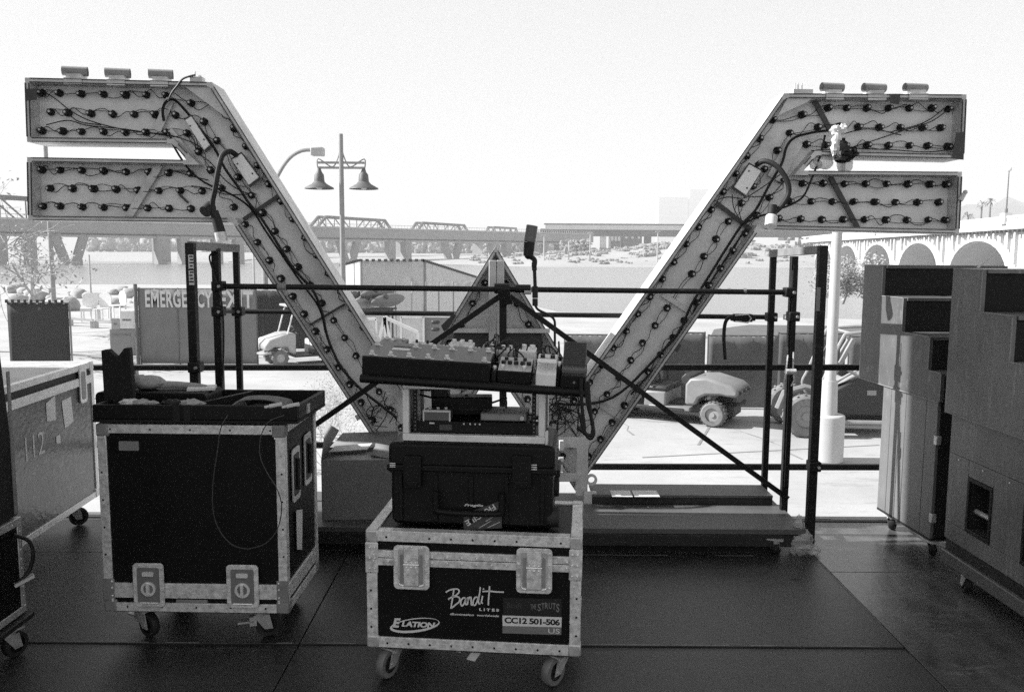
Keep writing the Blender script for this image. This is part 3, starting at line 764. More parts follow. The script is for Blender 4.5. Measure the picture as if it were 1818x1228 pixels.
# scrim-covered fences
def fence_run(name, label, cat, a, b, h, m, npan=1, fringe=False, post='pole_grey', wave=.015, group=None, z0=.05):
    a = Vector(a); b = Vector(b); d = (b - a); L = d.length; d.normalize(); n = Vector((-d.y, d.x, 0))
    t = thing(name, label, cat, (a.x, a.y, GZ), group=group)
    for k in range(npan + 1):
        q = a + d * (L * k / npan); part('post', MB().cyl((q.x, q.y + .06, GZ), (q.x, q.y + .06, GZ + h + .03), .022, 8), M[post], t, world=True)
    for k in range(npan):
        mb = MB(); nx, nz = 14, 8; vs = []
        for j in range(nz + 1):
            for i in range(nx + 1):
                u = (k + i / nx) / npan; v = j / nz
                q = a + d * (L * u) + n * (wave * math.sin(i * 1.1 + k * 2) * math.sin(v * 3.1 + i * .3))
                zz = GZ + z0 + (h - z0) * v - (.03 * abs(math.sin(i * math.pi / 2)) if j == nz else 0)
                vs.append((q.x, q.y, zz))
        mb.add(vs, [(j * (nx + 1) + i, j * (nx + 1) + i + 1, (j + 1) * (nx + 1) + i + 1, (j + 1) * (nx + 1) + i) for j in range(nz) for i in range(nx)])
        o = part('scrim', mb, M[m], t, world=True, smooth=180); md = o.modifiers.new('thick', 'SOLIDIFY'); md.thickness = .012
    part('top_rail', MB().cyl((a.x, a.y + .06, GZ + h), (b.x, b.y + .06, GZ + h), .025, 6), M[post], t, world=True)
    if fringe:
        mb = MB(); q = 0
        while q < L:
            c = a + d * q; mb.obox(Matrix.Translation(Vector((c.x, c.y - .02, GZ + h + .03))) @ Matrix.Rotation(math.atan2(d.y, d.x), 4, 'Z'), .05, .04, .08); q += .15
        part('lacing', mb, M['banner_dark'], t, world=True, kind='stuff')
    return t
# dark banner at the left
a, b = at_y(16, 600, 20.5), at_y(124, 600, 20.5)
fence_run('banner_panel', 'black mesh banner laced to a frame behind the big road case', 'banner', (a.x, 20.5, 0), (b.x, 20.5, 0), at_y(70, 537, 20.5).z - GZ, 'banner_dark', 1, True)
# EMERGENCY EXIT banner
Y = at_z(350, 648, GZ).y; a, b = at_y(248, 600, Y), at_y(456, 600, Y); hb = at_y(350, 513, Y).z - GZ
t = fence_run('exit_banner', 'tall grey banner lettered EMERGENCY EXIT on a frame', 'banner', (a.x, Y, 0), (b.x, Y, 0), hb, 'banner', 3, False, 'pole_dark', .02)
part('edge_post', MB().cyl((a.x - .05, Y - .05, GZ), (a.x - .05, Y - .05, GZ + hb + .15), .06, 8), M['pole_dark'], t, world=True)
for word, p0, p1 in (('EMERGENCY', 259, 378), ('EXIT', 390, 450)):
    x0, x1 = at_y(p0, 530, Y).x, at_y(p1, 530, Y).x; zz = at_y(350, 531, Y).z; hh = at_y(350, 516, Y).z - at_y(350, 546, Y).z
    mb = text_mb(word, x1 - x0, hh, bold=.03, spacing=1.1); mb.xf(Matrix.Translation(Vector(((x0 + x1) / 2, Y - .06, zz)))); part('lettering', mb, M['offwhite'], t, world=True)
# dark scrim behind the golf cart
Y = 31.0; a, b = at_y(452, 600, Y), at_y(640, 600, Y)
fence_run('scrim_fence', 'dark scrim fence behind the golf cart beside the exit banner', 'fence', (a.x, Y, 0), (b.x, Y, 0), at_y(500, 516, Y).z - GZ, 'banner_dark', 3)
# right-hand scrim fence in bays
Y = 19.6; xs = [at_y(px, 650, Y).x for px in (1000, 1128, 1255, 1382, 1505, 1632)]; hf = at_y(1250, 596, Y).z - GZ
labs = ['leftmost bay of the dark scrim fence, beside the pedalboard', 'scrim fence bay directly left of the right sign stroke foot', 'scrim fence bay behind the grey utility cart', 'scrim fence bay behind the right tower of the black frame', 'scrim fence bay behind the tractor, next to the stair stack']
for i in range(5):
    fence_run('scrim_fence', labs[i], 'fence', (xs[i] + .03, Y + (.12 if i % 2 else 0), 0), (xs[i + 1] - .03, Y + (.12 if i % 2 else 0), 0), hf + (.05 if i % 2 else 0), 'scrim', 1, post='pole_dark', group='dark scrim fence bays')
# tall pale shade-mesh fence in the middle distance
Y = 33.0
def mesh_panel(label, pts, m, y, y2=None, posts=True, fr=True):
    y2 = y2 or y; P = []
    for k, (px, py) in enumerate(pts): P.append(at_y(px, py, y if k in (0, 3) else y2))
    t = thing('mesh_panel', label, 'fence', (P[0].x, P[0].y, GZ))
    lo = [Vector((P[0].x, P[0].y, GZ + .05)), Vector((P[1].x, P[1].y, GZ + .05))]
    th = Vector((0, .02, 0)); mb = MB().add([lo[0], lo[1], P[1], P[0], lo[0] + th, lo[1] + th, P[1] + th, P[0] + th], [(0, 1, 2, 3), (7, 6, 5, 4), (0, 4, 5, 1), (1, 5, 6, 2), (2, 6, 7, 3), (3, 7, 4, 0)]); part('shade_cloth', mb, M[m], t, world=True, smooth=10)
    for q, hq in ((lo[0], P[0]), (lo[1], P[1])): part('post', MB().cyl((q.x, q.y + .08, GZ), (hq.x, hq.y + .08, hq.z), .05, 8), M['pole_grey'], t, world=True)
    if fr:
        mb = MB(); L = (P[1] - P[0]).length; k = 0
        while k * .24 < L:
            c = P[0].lerp(P[1], k * .24 / L); mb.obox(Matrix.Translation(c + Vector((0, -.03, 0))), .13, .04, .10); k += 1
        part('lacing', mb, M['pole_dark'], t, world=True, kind='stuff')
    return t
mesh_panel('narrow pale shade-mesh panel with hatched weave behind the lamp post', [(606, 471), (640, 462)], 'pale_mesh', 36, 33)
mesh_panel('wide pale shade-mesh panel left of the sign peak', [(641, 462), (752, 462)], 'pale_mesh', 33)
mesh_panel('pale shade-mesh panel with a sloping top running down to the sign peak', [(754, 463), (846, 492)], 'pale_mesh', 33, 40)
for i, px in enumerate((702, 731, 756, 779, 805)):
    pole_thing('fence_picket', ('thin picket under the shade mesh, nearest the kayaks', 'thin white picket second from the kayaks', 'thin picket third from the kayaks', 'thin picket fourth from the kayaks', 'thin picket closest to the sign peak')[i], 'post', px, 500, 30, .03, 'pole_grey' if i != 1 else 'pole_white')
# kayaks racked on their side
Y = 29.0
t = thing('boat_rack', 'low steel rack holding the stacked kayaks', 'rack', (at_y(670, 560, Y).x, Y, GZ))
hz = at_y(670, 549, Y).z - GZ
for sx in (-.55, .45):
    part('leg', MB().beam((sx, -.4, 0), (sx, -.4, hz), .06, .06), M['pole_dark'], t); part('leg', MB().beam((sx, .5, 0), (sx, .5, hz), .06, .06), M['pole_dark'], t)
part('crossbar', MB().beam((-.8, -.4, hz), (.6, -.4, hz), .06, .06), M['pole_dark'], t); part('crossbar', MB().beam((-.8, .5, hz), (.6, .5, hz), .06, .06), M['pole_dark'], t)
for i, (px, py, lab, m) in enumerate(((658, 534, 'nearest kayak on the rack, pale with a dark cockpit', 'body_grey'), (690, 533, 'dark ribbed kayak stacked behind the pale one', 'tank'), (672, 521, 'dark kayak lying on top of the other two', 'tank'))):
    c = at_y(px, py, Y + .3 * i); L = 1.1; mb = MB(); n = 12
    st = [(-1, .02), (-.8, .16), (-.4, .27), (0, .30), (.4, .27), (.8, .16), (1, .02)]
    vs = [(c.x + L * u * .55 * (1 if i else 1.1), c.y + L * u * .9 + r_ * .2 * math.cos(a), c.z + r_ * .85 * math.sin(a) + 0) if False else (c.x + u * .30 + r_ * .85 * math.cos(a), c.y + u * 1.7 + r_ * .4 * math.cos(a), c.z + r_ * .8 * math.sin(a)) for (u, r_) in st for a in [2 * math.pi * k / n for k in range(n)]]
    mb.add(vs, [(j * n + k, j * n + (k + 1) % n, (j + 1) * n + (k + 1) % n, (j + 1) * n + k) for j in range(len(st) - 1) for k in range(n)])
    k_ = thing('kayak', lab, 'kayak', (c.x, c.y, c.z - .3)); part('hull', mb, M[m], k_, world=True)
    part('cockpit', MB().ball((c.x - .05, c.y - .5, c.z + .10), .14, .4, .16), M['body_dark'], k_, world=True)
# white A-frame trailer and stacked board panels
Y = 24.0
t = thing('a_frame', 'white A-shaped trailer frame standing below the kayaks', 'frame', (at_y(690, 640, Y).x, Y, GZ))
A = at_y(683, 563, Y); 
for (px, py) in ((700, 640), (688, 640), (742, 590), (664, 640)):
    q = at_y(px, py, Y); part('strut', MB().beam(tuple(A), (q.x, Y, max(q.z, GZ)), .09, .09), M['white'], t, world=True)
q = at_y(742, 590, Y); part('leg', MB().beam(tuple(q), (q.x, Y, GZ), .07, .07), M['white'], t, world=True)
for i, (px0, px1, py0, m, lab) in enumerate(((712, 752, 562, 'offwhite', 'leftmost pale board panel leaning behind the A-frame'), (752, 804, 561, 'body_grey', 'wide grey board panel with dark patches left of the sign peak'), (640, 668, 566, 'offwhite', 'small pale board half hidden behind the left sign stroke'))):
    Yb = 26 + i * .4; a, b = at_y(px0, py0, Yb), at_y(px1, py0, Yb)
    o = thing('board_panel', lab, 'panel', ((a.x + b.x) / 2, Yb, GZ)); part('board', MB().box(a.x, Yb, GZ, b.x, Yb + .06, a.z), M[m], o, world=True)
    part('frame', MB().beam((a.x, Yb - .02, a.z), (b.x, Yb - .02, a.z), .06, .08).beam((b.x, Yb - .02, a.z), (b.x, Yb - .02, GZ), .06, .06).beam((a.x, Yb - .02, a.z), (a.x, Yb - .02, GZ), .06, .06), M['white'], o, world=True)
Yb = 25.6; a, b = at_y(764, 567, Yb), at_y(778, 586, Yb)
for i, dy in enumerate((0, 13)):
    a, b = at_y(766, 568 + dy, Yb), at_y(781, 575 + dy, Yb)
    single('cushion', MB().box(-(b.x - a.x) / 2, -.1, 0, (b.x - a.x) / 2, .1, a.z - b.z + .0), M['body_dark'], ('upper dark bundle tied on the wide grey board', 'lower dark bundle tied on the wide grey board')[i], 'bundle', ((a.x + b.x) / 2, Yb, b.z), bevel=.05)

# pale barricade blocks near the exit banner
for i, (px0, px1, py0, py1, m, lab) in enumerate(((204, 246, 583, 600, 'bridge_c', 'lower grey concrete block beside the exit banner'), (207, 222, 563, 583, 'bridge_l', 'small concrete block balanced at the left of the stack'), (222, 246, 550, 582, 'white', 'white crate on top of the concrete block'))):
    Yb = 29.5; a, b = at_y(px0, py1, Yb), at_y(px1, py0, Yb); zb = GZ if i == 0 else a.z
    o = thing('block', lab, 'block' if i < 2 else 'crate', ((a.x + b.x) / 2, Yb, max(zb, GZ)))
    part('body', MB().box(a.x, Yb - .4, max(zb, GZ) if i else GZ, b.x, Yb + .4, b.z), M[m], o, world=True, bevel=.03)
    part('groove', MB().box(a.x + .1, Yb - .41, (a.z + b.z) / 2 - .03, b.x - .1, Yb - .401, (a.z + b.z) / 2 + .03), M['joint'], o, world=True)
# long low barrier rail by the shore
for i in range(3):
    a, b = at_z(125 + i * 45, 578 + i * 4, GZ), at_z(166 + i * 45, 582 + i * 4, GZ)
    o = thing('low_barrier', ('low pale rail barrier left of the concrete blocks, first section', 'low pale rail barrier, middle section', 'low pale rail barrier section touching the concrete blocks')[i], 'barrier', tuple(a))
    part('rail', MB().beam((a.x, a.y, GZ + .35), (b.x, b.y, GZ + .35), .06, .10), M['pole_grey'], o, world=True)
    for q in (a, b): part('foot', MB().box(q.x - .05, q.y - .2, GZ, q.x + .05, q.y + .2, GZ + .34), M['pole_white'], o, world=True)
for i, (px, py, lab) in enumerate(((160, 566, 'white resin chair among the boulders, left one'), (180, 566, 'white resin chair with dark seat beside the boulders, middle one'), (208, 560, 'round-backed white chair closest to the exit banner'))):
    q = at_z(px, py + 4, GZ); o = thing('garden_chair', lab, 'chair', (q.x, q.y, GZ), .3 - i * .5)
    s = 1.5
    part('seat', MB().box(-.25 * s, -.25 * s, .42 * s, .25 * s, .25 * s, .46 * s), M['white'], o); part('backrest', MB().prism([(u, v) for u, v in rounded(.5 * s, .5 * s, .18 * s, 4, 0, .7 * s)], 'y', .22 * s, .26 * s), M['white'], o)
    for sx in (-.22, .22):
        for sy in (-.22, .22): part('leg', MB().beam((sx * s, sy * s, 0), (sx * s, sy * s, .43 * s), .04 * s, .04 * s), M['white'], o)

# ------------------------------------------------------------------ vehicles
def wheel(parent, x, y, r, w, tm='tyre', hub='pole_grey', lugs=14):
    mb = MB(); n = 24
    prof = [(r * .55, -w / 2), (r * .86, -w / 2), (r * .97, -w * .38), (r, -w * .2), (r, w * .2), (r * .97, w * .38), (r * .86, w / 2), (r * .55, w / 2)]
    vs = [(x + q * math.cos(2 * math.pi * k / n), y + h, r + q * math.sin(2 * math.pi * k / n)) for q, h in prof for k in range(n)]
    fs = [(i * n + k, i * n + (k + 1) % n, (i + 1) * n + (k + 1) % n, (i + 1) * n + k) for i in range(len(prof) - 1) for k in range(n)]
    mb.add(vs, fs)
    for k in range(lugs):
        a = 2 * math.pi * k / lugs
        for s in (-1, 1):
            mb.obox(Matrix.Translation(Vector((x + (r + .008) * math.cos(a + s * .1), y + s * w * .22, r + (r + .008) * math.sin(a + s * .1)))) @ Matrix.Rotation(-(a + s * .1), 4, 'Y'), .012, w * .34, .04)
    wo_ = part('wheel', mb, M[tm], parent)
    part('rim', MB().cyl((x, y - w * .36, r), (x, y + w * .36, r), r * .56, 18).cyl((x, y - w * .45, r), (x, y + w * .45, r), r * .2, 12), M[hub], wo_)
    return wo_
# grey utility cart (hood, open cab, cargo bed)
g = at_z(1266, 757, GZ)
RZ = R(-29)
t = thing('utility_cart', 'open grey utility cart with black tyres parked before the scrim fence', 'utility cart', (0, 0, 0), 0)
cx = g.x - .92 * math.cos(RZ) - .48 * math.sin(-RZ) * 1; 
# near front wheel sits at local (0.92,-0.5)
loc = Vector((g.x, g.y, GZ)) - Matrix.Rotation(RZ, 3, 'Z') @ Vector((.92, -.5, 0))
t.location = loc; t.rotation_euler = (0, 0, RZ); ROOTM[t.name] = Matrix.Translation(loc) @ Matrix.Rotation(RZ, 4, 'Z')
def hood(w0, pts): 
    return MB().prism(pts, 'y', -w0, w0)
part('hood', MB().prism([(.30, .42), (.52, .42), (.60, .58), (.75, .66), (1.04, .68), (1.18, .66), (1.36, .66), (1.43, .70), (1.42, .80), (1.28, .90), (.75, 1.03), (.40, 1.0), (.30, .86)], 'y', -.55, .55), M['body_grey'], t, bevel=.05)
part('grille', MB().box(1.40, -.44, .70, 1.455, .44, .80).box(1.36, -.3, .46, 1.42, .3, .50), M['body_dark'], t, bevel=.02)
for s in (-.34, 0, .34): part('headlight', MB().cyl((1.43, s, .745), (1.475, s, .745), .042, 12), M['tank'], t)
part('bumper', MB().tube([(1.36, -.3, .48), (1.44, 0, .48), (1.36, .3, .48)], .025, 8).tube([(.92, -.4, .3), (1.1, 0, .42), (.92, .4, .3)], .03, 8), M['body_dark'], t)
part('floor_pan', MB().box(-.5, -.58, .28, .42, .58, .36), M['body_grey'], t, bevel=.02)
part('seat_base', MB().box(-.62, -.56, .30, -.12, .56, .66), M['body_grey'], t, bevel=.04)
for s in (-.28, .28):
    part('seat', MB().box(-.58, s - .24, .66, -.10, s + .24, .78), M['body_dark'], t, bevel=.05)
    part('seat_back', MB().box(-.66, s - .24, .74, -.54, s + .24, 1.10), M['body_grey'], t, bevel=.06)
    part('seat_rail', MB().tube(smooth_pts([(-.45, s - .26, .76), (-.48, s - .27, 1.0), (-.62, s - .22, 1.12), (-.62, s + .22, 1.12), (-.48, s + .27, 1.0), (-.45, s + .26, .76)], 4), .02, 6), M['body_dark'], t)
part('cargo_bed', MB().box(-1.85, -.62, .52, -.72, .62, .60).box(-1.85, -.62, .60, -.72, -.58, .86).box(-1.85, .58, .60, -.72, .62, .86).box(-1.85, -.58, .60, -1.81, .58, .86).box(-.76, -.58, .60, -.72, .58, .86), M['body_grey'], t, bevel=.01)
part('sill', MB().box(-1.8, -.60, .26, .3, -.50, .34), M['body_dark'], t, bevel=.02)
part('chassis', MB().box(-1.7, -.3, .22, 1.3, .3, .42), M['body_dark'], t)
sw = part('steering_column', MB().cyl((.40, -.28, .96), (.10, -.28, 1.22), .03, 8), M['body_dark'], t)
mb = MB().ring((.08, -.28, 1.23), (-.75, 0, .66), .15, .18, .03, 20)
part('steering_wheel', mb, M['body_dark'], sw)
part('dashboard', MB().prism([(.22, .86), (.42, .86), (.42, 1.04), (.30, 1.10), (.20, 1.0)], 'y', -.52, .52), M['body_dark'], t, bevel=.02)
for (x, y) in ((.92, -.5), (.92, .5), (-1.25, -.5), (-1.25, .5)): wheel(t, x, y, .265, .27, 'tyre' if y < 0 else 'tank', 'pole_grey', 20)
# load on the bed: round grey drum
q = ROOTM[t.name] @ Vector((-1.3, -.05, .62))
d = thing('drum', 'dark grey drum lying on the bed of the utility cart', 'drum', tuple(q), RZ); part('shell', MB().cyl((-.38, 0, .32), (.38, 0, .32), .32, 24), M['tank'], d, bevel=.03); part('hoop', MB().ring((-.2, 0, .32), (1, 0, 0), .31, .335, .04).ring((.2, 0, .32), (1, 0, 0), .31, .335, .04), M['tank'], d)

# golf cart behind the left sign stroke, facing left
g = at_z(498, 650, GZ); RZ = R(180 + 32)
loc = Vector((g.x, g.y, GZ)) - Matrix.Rotation(RZ, 3, 'Z') @ Vector((.85, .45, 0))
t = thing('golf_cart', 'white golf cart with roof parked by the exit banner', 'golf cart', tuple(loc), RZ)
part('cowl', MB().prism([(.35, .34), (.55, .42), (.62, .6), (1.05, .62), (1.22, .50), (1.34, .52), (1.36, .68), (1.20, .86), (.70, 1.02), (.35, 1.04)], 'y', -.55, .55), M['body_white'], t, bevel=.07)
part('bumper', MB().tube(smooth_pts([(1.15, -.52, .46), (1.36, -.42, .42), (1.42, 0, .40), (1.36, .42, .42), (1.15, .52, .46)], 4), .045, 8), M['body_white'], t)
for s in (-.36, .36): part('headlight', MB().ball((1.20, s, .80), .11, .12, .08), M['glassy'], t)
for s in (-1, 1):
    part('windscreen_strut', MB().tube([(.62, s * .5, 1.0), (.38, s * .48, 1.86)], .025, 8), M['white'], t); part('rear_strut', MB().tube([(-.75, s * .5, .7), (-.70, s * .48, 1.86)], .022, 8), M['white'], t)
part('roof', MB().box(-.95, -.58, 1.85, .55, .58, 1.93), M['body_white'], t, bevel=.035)
part('floor_pan', MB().box(-.4, -.55, .26, .4, .55, .32), M['body_dark'], t)
part('seat', MB().box(-.75, -.5, .55, -.25, .5, .76).box(-.82, -.5, .76, -.68, .5, 1.15), M['offwhite'], t, bevel=.05)
part('rear_body', MB().box(-1.25, -.55, .3, -.25, .55, .62), M['body_dark'], t, bevel=.05)
part('steering_wheel', MB().ring((.32, .25, 1.12), (-.8, 0, .6), .14, .17, .03).cyl((.55, .25, .95), (.32, .25, 1.12), .025, 8), M['body_dark'], t)
for (x, y) in ((.85, -.45), (.85, .45), (-.95, -.45), (-.95, .45)): wheel(t, x, y, .26, .2, 'tyre', 'pole_white', 10)
q = ROOTM[t.name] @ Vector((-1.55, .35, 0))
d = thing('hose_reel', 'small white hose reel on a stand beside the golf cart', 'hose reel', tuple(q), .4)
part('drum', MB().cyl((-.18, 0, .38), (.18, 0, .38), .17, 16), M['body_dark'], d); part('hoop', MB().ring((-.2, 0, .38), (1, 0, 0), .15, .27, .03).ring((.2, 0, .38), (1, 0, 0), .15, .27, .03), M['white'], d)
part('stand', MB().tube([(-.22, -.25, 0), (-.22, 0, .42), (-.22, .25, 0)], .02, 6).tube([(.22, -.25, 0), (.22, 0, .42), (.22, .25, 0)], .02, 6), M['white'], d)

# compact tractor partly behind the stair stack
g = at_z(1428, 775, GZ)
t = thing('tractor', 'dark compact tractor with roll frame and big dusty rear tyre', 'tractor', (g.x, g.y + .15, GZ), R(-4))
wheel(t, 0, -.15, .43, .32, 'tyre', 'pole_grey', 18); wheel(t, 0, 1.25, .43, .32, 'tyre', 'pole_grey', 18)
wheel(t, 1.95, -.1, .30, .24, 'tyre', 'pole_grey', 14); wheel(t, 1.95, 1.2, .30, .24, 'tyre', 'pole_grey', 14)
part('fender', MB().tube([(-.52, -.05, .55), (-.40, -.05, .88), (0, -.05, 1.0), (.36, -.05, .92)], .06, 6), M['body_grey'], t)
part('body', MB().prism([(.55, .40), (.62, .95), (.80, 1.05), (1.05, 1.20), (1.60, 1.12), (1.62, .40)], 'y', .0, 1.1), M['body_dark'], t, bevel=.05)
part('engine_cover', MB().prism([(.66, 1.02), (.95, 1.22), (1.2, 1.34), (1.65, 1.26), (1.65, 1.16), (1.05, 1.18)], 'y', .05, 1.05), M['pole_grey'], t, bevel=.03)
part('step_bar', MB().tube([(.5, -.08, .36), (.62, -.1, .30), (1.9, -.1, .30)], .05, 8).tube([(.62, -.1, .22), (1.9, -.1, .22)], .04, 8), M['pole_grey'], t)
part('chassis', MB().box(-.3, .25, .28, 2.1, .85, .5), M['body_dark'], t)
part('decal_plate', MB().box(1.24, -.012, .84, 1.42, -.002, .94), M['pole_grey'], t)
mb = MB()
for yy in (-.06, 1.12):
    mb.tube(smooth_pts([(.62, yy, .34), (.28, yy, .85), (.38, yy, 1.2), (.68, yy, 1.95), (.85, yy, 2.08), (1.6, yy, 2.12), (1.85, yy, 1.95), (2.0, yy, 1.0)], 5), .035, 8)
    mb.tube([(.50, yy, 1.55), (1.0, yy, 1.25)], .03, 8)
mb.tube([(.85, -.06, 2.08), (.85, 1.12, 2.08)], .03, 8).tube([(1.6, -.06, 2.12), (1.6, 1.12, 2.12)], .03, 8)
part('roll_frame', mb, M['pole_grey'], t)
part('lift_arm', MB().beam((.55, .2, 1.05), (1.0, .2, 1.95), .07, .10), M['pole_grey'], t, bevel=.02); part('lift_arm', MB().beam((.7, .9, 1.05), (1.15, .9, 1.9), .07, .10), M['pole_grey'], t, bevel=.02)
part('hydraulic_hose', MB().tube(smooth_pts([(.45, .1, 1.1), (.3, 0, 1.5), (.45, -.05, 1.9), (.6, .1, 1.6), (.55, .2, 1.3)], 6), .02, 6).tube(smooth_pts([(.5, .3, 1.2), (.25, .2, 1.6), (.4, .2, 2.0), (.7, .3, 1.9)], 6), .02, 6), M['body_dark'], t)
part('seat', MB().box(.75, .35, 1.2, 1.15, .8, 1.34).box(.7, .35, 1.3, .8, .8, 1.75), M['body_dark'], t, bevel=.05)
# ================================================================== THE BIG LETTER SIGN, seen from behind
def on_plane(root, px, py, axis, val):
    mi = ROOTM[root.name].inverted(); o = mi @ CAM; d = mi.to_3x3() @ ray(px, py); t = (val - o[axis]) / d[axis]
    return o + d * t
SG = thing('letter_sign', 'giant metal W-shaped sign with double-barred wings, seen from its wired back', 'sign', (0, 5.20, 0.15), R(1.6))
def sp(px, py, off=0.0): return on_plane(SG, px, py, 1, off)
OUT = [(44, 138), (376, 146), (722, 696), (880, 437), (1030, 684), (1392, 166), (1716, 168), (1711, 282), (1450, 276), (1427, 303), (1708, 305), (1703, 415),
       (1349, 407), (1022, 872), (876, 650), (732, 885), (413, 395), (50, 391), (48, 279), (334, 284), (305, 255), (48, 252)]
P2 = [(sp(*q).x, sp(*q).z) for q in OUT]
def offset_poly(P, w):
    n = len(P); out = []
    area = sum(P[i][0] * P[(i + 1) % n][1] - P[(i + 1) % n][0] * P[i][1] for i in range(n)) / 2
    sg = 1 if area > 0 else -1
    for i in range(n):
        a, b, c = Vector(P[i - 1]), Vector(P[i]), Vector(P[(i + 1) % n])
        d1 = (b - a).normalized(); d2 = (c - b).normalized()
        n1 = Vector((-d1.y, d1.x)) * sg; n2 = Vector((-d2.y, d2.x)) * sg
        m = (n1 + n2); k = m.dot(n1)
        m = m / max(k, .25); out.append((b.x + m.x * w, b.y + m.y * w))
    return out
RW, TH, RE = 0.027, 0.23, 0.105
IN = offset_poly(P2, RW)
n = len(P2)
# rim: one folded profile piece per edge of the letter
for i in range(n):
    j = (i + 1) % n
    a, b, c, d = P2[i], P2[j], IN[j], IN[i]
    mb = MB().add([(a[0], 0, a[1]), (b[0], 0, b[1]), (c[0], 0, c[1]), (d[0], 0, d[1]), (a[0], TH, a[1]), (b[0], TH, b[1]), (c[0], TH, c[1]), (d[0], TH, d[1])],
                  [(0, 1, 2, 3), (0, 4, 5, 1), (3, 2, 6, 7), (4, 7, 6, 5), (0, 3, 7, 4), (1, 5, 6, 2)])
    # thin raised lips along the two long edges
    e = (Vector(b) - Vector(a)).normalized(); nn = Vector((-e.y, e.x))
    if (Vector(d) - Vector(a)).dot(nn) < 0: nn = -nn
    L = (Vector(b) - Vector(a)).length
    mb.mi(1)
    for w0 in (.003, RW - .003):
        p = Vector(a) + nn * w0 + e * .03; q = Vector(b) + nn * w0 - e * .03
        mb.beam((p.x, -.004, p.y), (q.x, -.004, q.y), .0045, .008, up=Vector((0, 1, 0)))
    part('rim', mb, [M['rim'], M['darkbar']], SG)
def flat_poly(P, y, mb=None):
    mb = mb or MB(); bm = bmesh.new(); vs = [bm.verts.new((p[0], y, p[1])) for p in P]; f = bm.faces.new(vs); bm.normal_update()
    bmesh.ops.triangulate(bm, faces=[f]); bm.verts.index_update()
    mb.add([v.co.copy() for v in bm.verts], [[v.index for v in f.verts] for f in bm.faces]); bm.free(); return mb
part('back_panel', flat_poly(IN, RE), M['sign'], SG)
part('face_panel', flat_poly(offset_poly(P2, .004), TH - .01), M['white'], SG)
# white edge return on the outer face (bright painted side)
# lamp sockets
rows = []
def conv(sc, ox, oy, pts): return [(ox + x / sc, oy + y / sc) for x, y in pts]
c1 = lambda pts: conv(3.411, 0, 90, pts); c2 = lambda pts: conv(3.07, 240, 100, pts); c3 = lambda pts: conv(3.258, 1260, 120, pts)
c4 = lambda pts: conv(2.932, 0, 380, pts); c6 = lambda pts: conv(2.559, 1000, 380, pts); c5 = lambda pts: conv(2.84, 560, 360, pts)
def ext(p, step, n): return [(p[0] + step[0] * i, p[1] + step[1] * i) for i in range(1, n + 1)]
r = c1([(235, 250), (340, 250), (475, 255), (612, 258), (745, 262), (870, 262), (990, 265), (1145, 312), (1335, 355)]) + c2([(530, 390), (595, 487), (660, 590), (722, 692), (788, 787), (852, 887), (915, 987), (982, 1085), (1045, 1182)]) + c4([(1765, 402)])
r += ext(r[-1], (20.6, 32), 5); rows.append(r)
r = c1([(285, 365), (393, 370), (535, 375), (665, 378), (798, 380), (925, 382), (1047, 385)]) + c2([(365, 352), (432, 455)]) + c2([(553, 655), (622, 755), (688, 852), (755, 952), (820, 1050), (883, 1148)]) + c4([(1610, 370), (1670, 465), (1730, 555), (1788, 647)])
r += ext(r[-1], (20.4, 32), 6); rows.append(r)
r = c1([(235, 480), (362, 482), (475, 485), (610, 485), (745, 490), (870, 490), (995, 492)]) + c2([(270, 415), (332, 515), (398, 617), (462, 717), (530, 820)]); rows.append(r)
r = c2([(590, 915), (658, 1013), (723, 1113), (787, 1210)]) + c4([(1455, 337), (1518, 430), (1577, 523), (1637, 612), (1697, 707), (1757, 800), (1815, 890)])
r += ext(r[-1], (20.4, 32), 5); rows.append(r)
rows.append(c1([(235, 720), (345, 720), (477, 722), (612, 727), (745, 730), (885, 732), (1005, 737), (1137, 740)]))
rows.append(c1([(285, 830), (420, 832), (552, 834), (687, 838), (820, 842), (947, 845), (1080, 845), (1212, 848)]) + c2([(622, 755)])[:0])
rows.append(c1([(240, 940), (345, 940), (483, 945), (612, 948), (748, 948), (878, 951), (1008, 953), (1143, 955)]))
rows.append(list(reversed(c3([(697, 228), (808, 228), (925, 230), (1050, 230), (1173, 228), (1303, 230), (1397, 235)]))) + c3([(545, 268), (375, 298), (300, 405), (230, 508), (157, 610), (88, 715)]) + c6([(679, -22), (622, 57), (565, 135), (509, 216), (454, 296), (399, 376), (344, 454), (289, 533), (233, 610), (178, 690), (124, 768)]))
rows.append(list(reversed(c3([(640, 340), (762, 333), (873, 338), (995, 340), (1120, 342), (1247, 343), (1353, 343)]))) + c3([(473, 372), (402, 475), (330, 583), (263, 683), (193, 782), (118, 888), (45, 990)]) + c6([(645, 192), (590, 272), (478, 428), (423, 508), (367, 587), (312, 667), (258, 745), (202, 822), (148, 900), (93, 978), (38, 1056)]))
rows.append(list(reversed(c3([(573, 440), (683, 443), (803, 443), (925, 445), (1050, 447), (1173, 447), (1277, 448), (1395, 450)]))))
rows.append(c3([(425, 648), (355, 750), (283, 852), (217, 957), (145, 1058)]) + c6([(723, 246), (668, 325), (611, 405), (556, 485), (503, 563), (447, 641), (391, 720), (336, 795), (281, 873), (226, 950), (172, 1027), (118, 1105)]))
rows.append(list(reversed(c3([(548, 668), (670, 668), (795, 670), (917, 670), (1040, 670), (1163, 671), (1288, 672), (1385, 672)]))))
rows.append(list(reversed(c3([(475, 772), (600, 772), (723, 773), (845, 774), (967, 775), (1092, 776), (1217, 777), (1343, 777)]))))
rows.append(list(reversed(c3([(413, 872), (540, 875), (662, 877), (785, 877), (910, 878), (1033, 879), (1157, 880), (1283, 880), (1377, 880)]))))
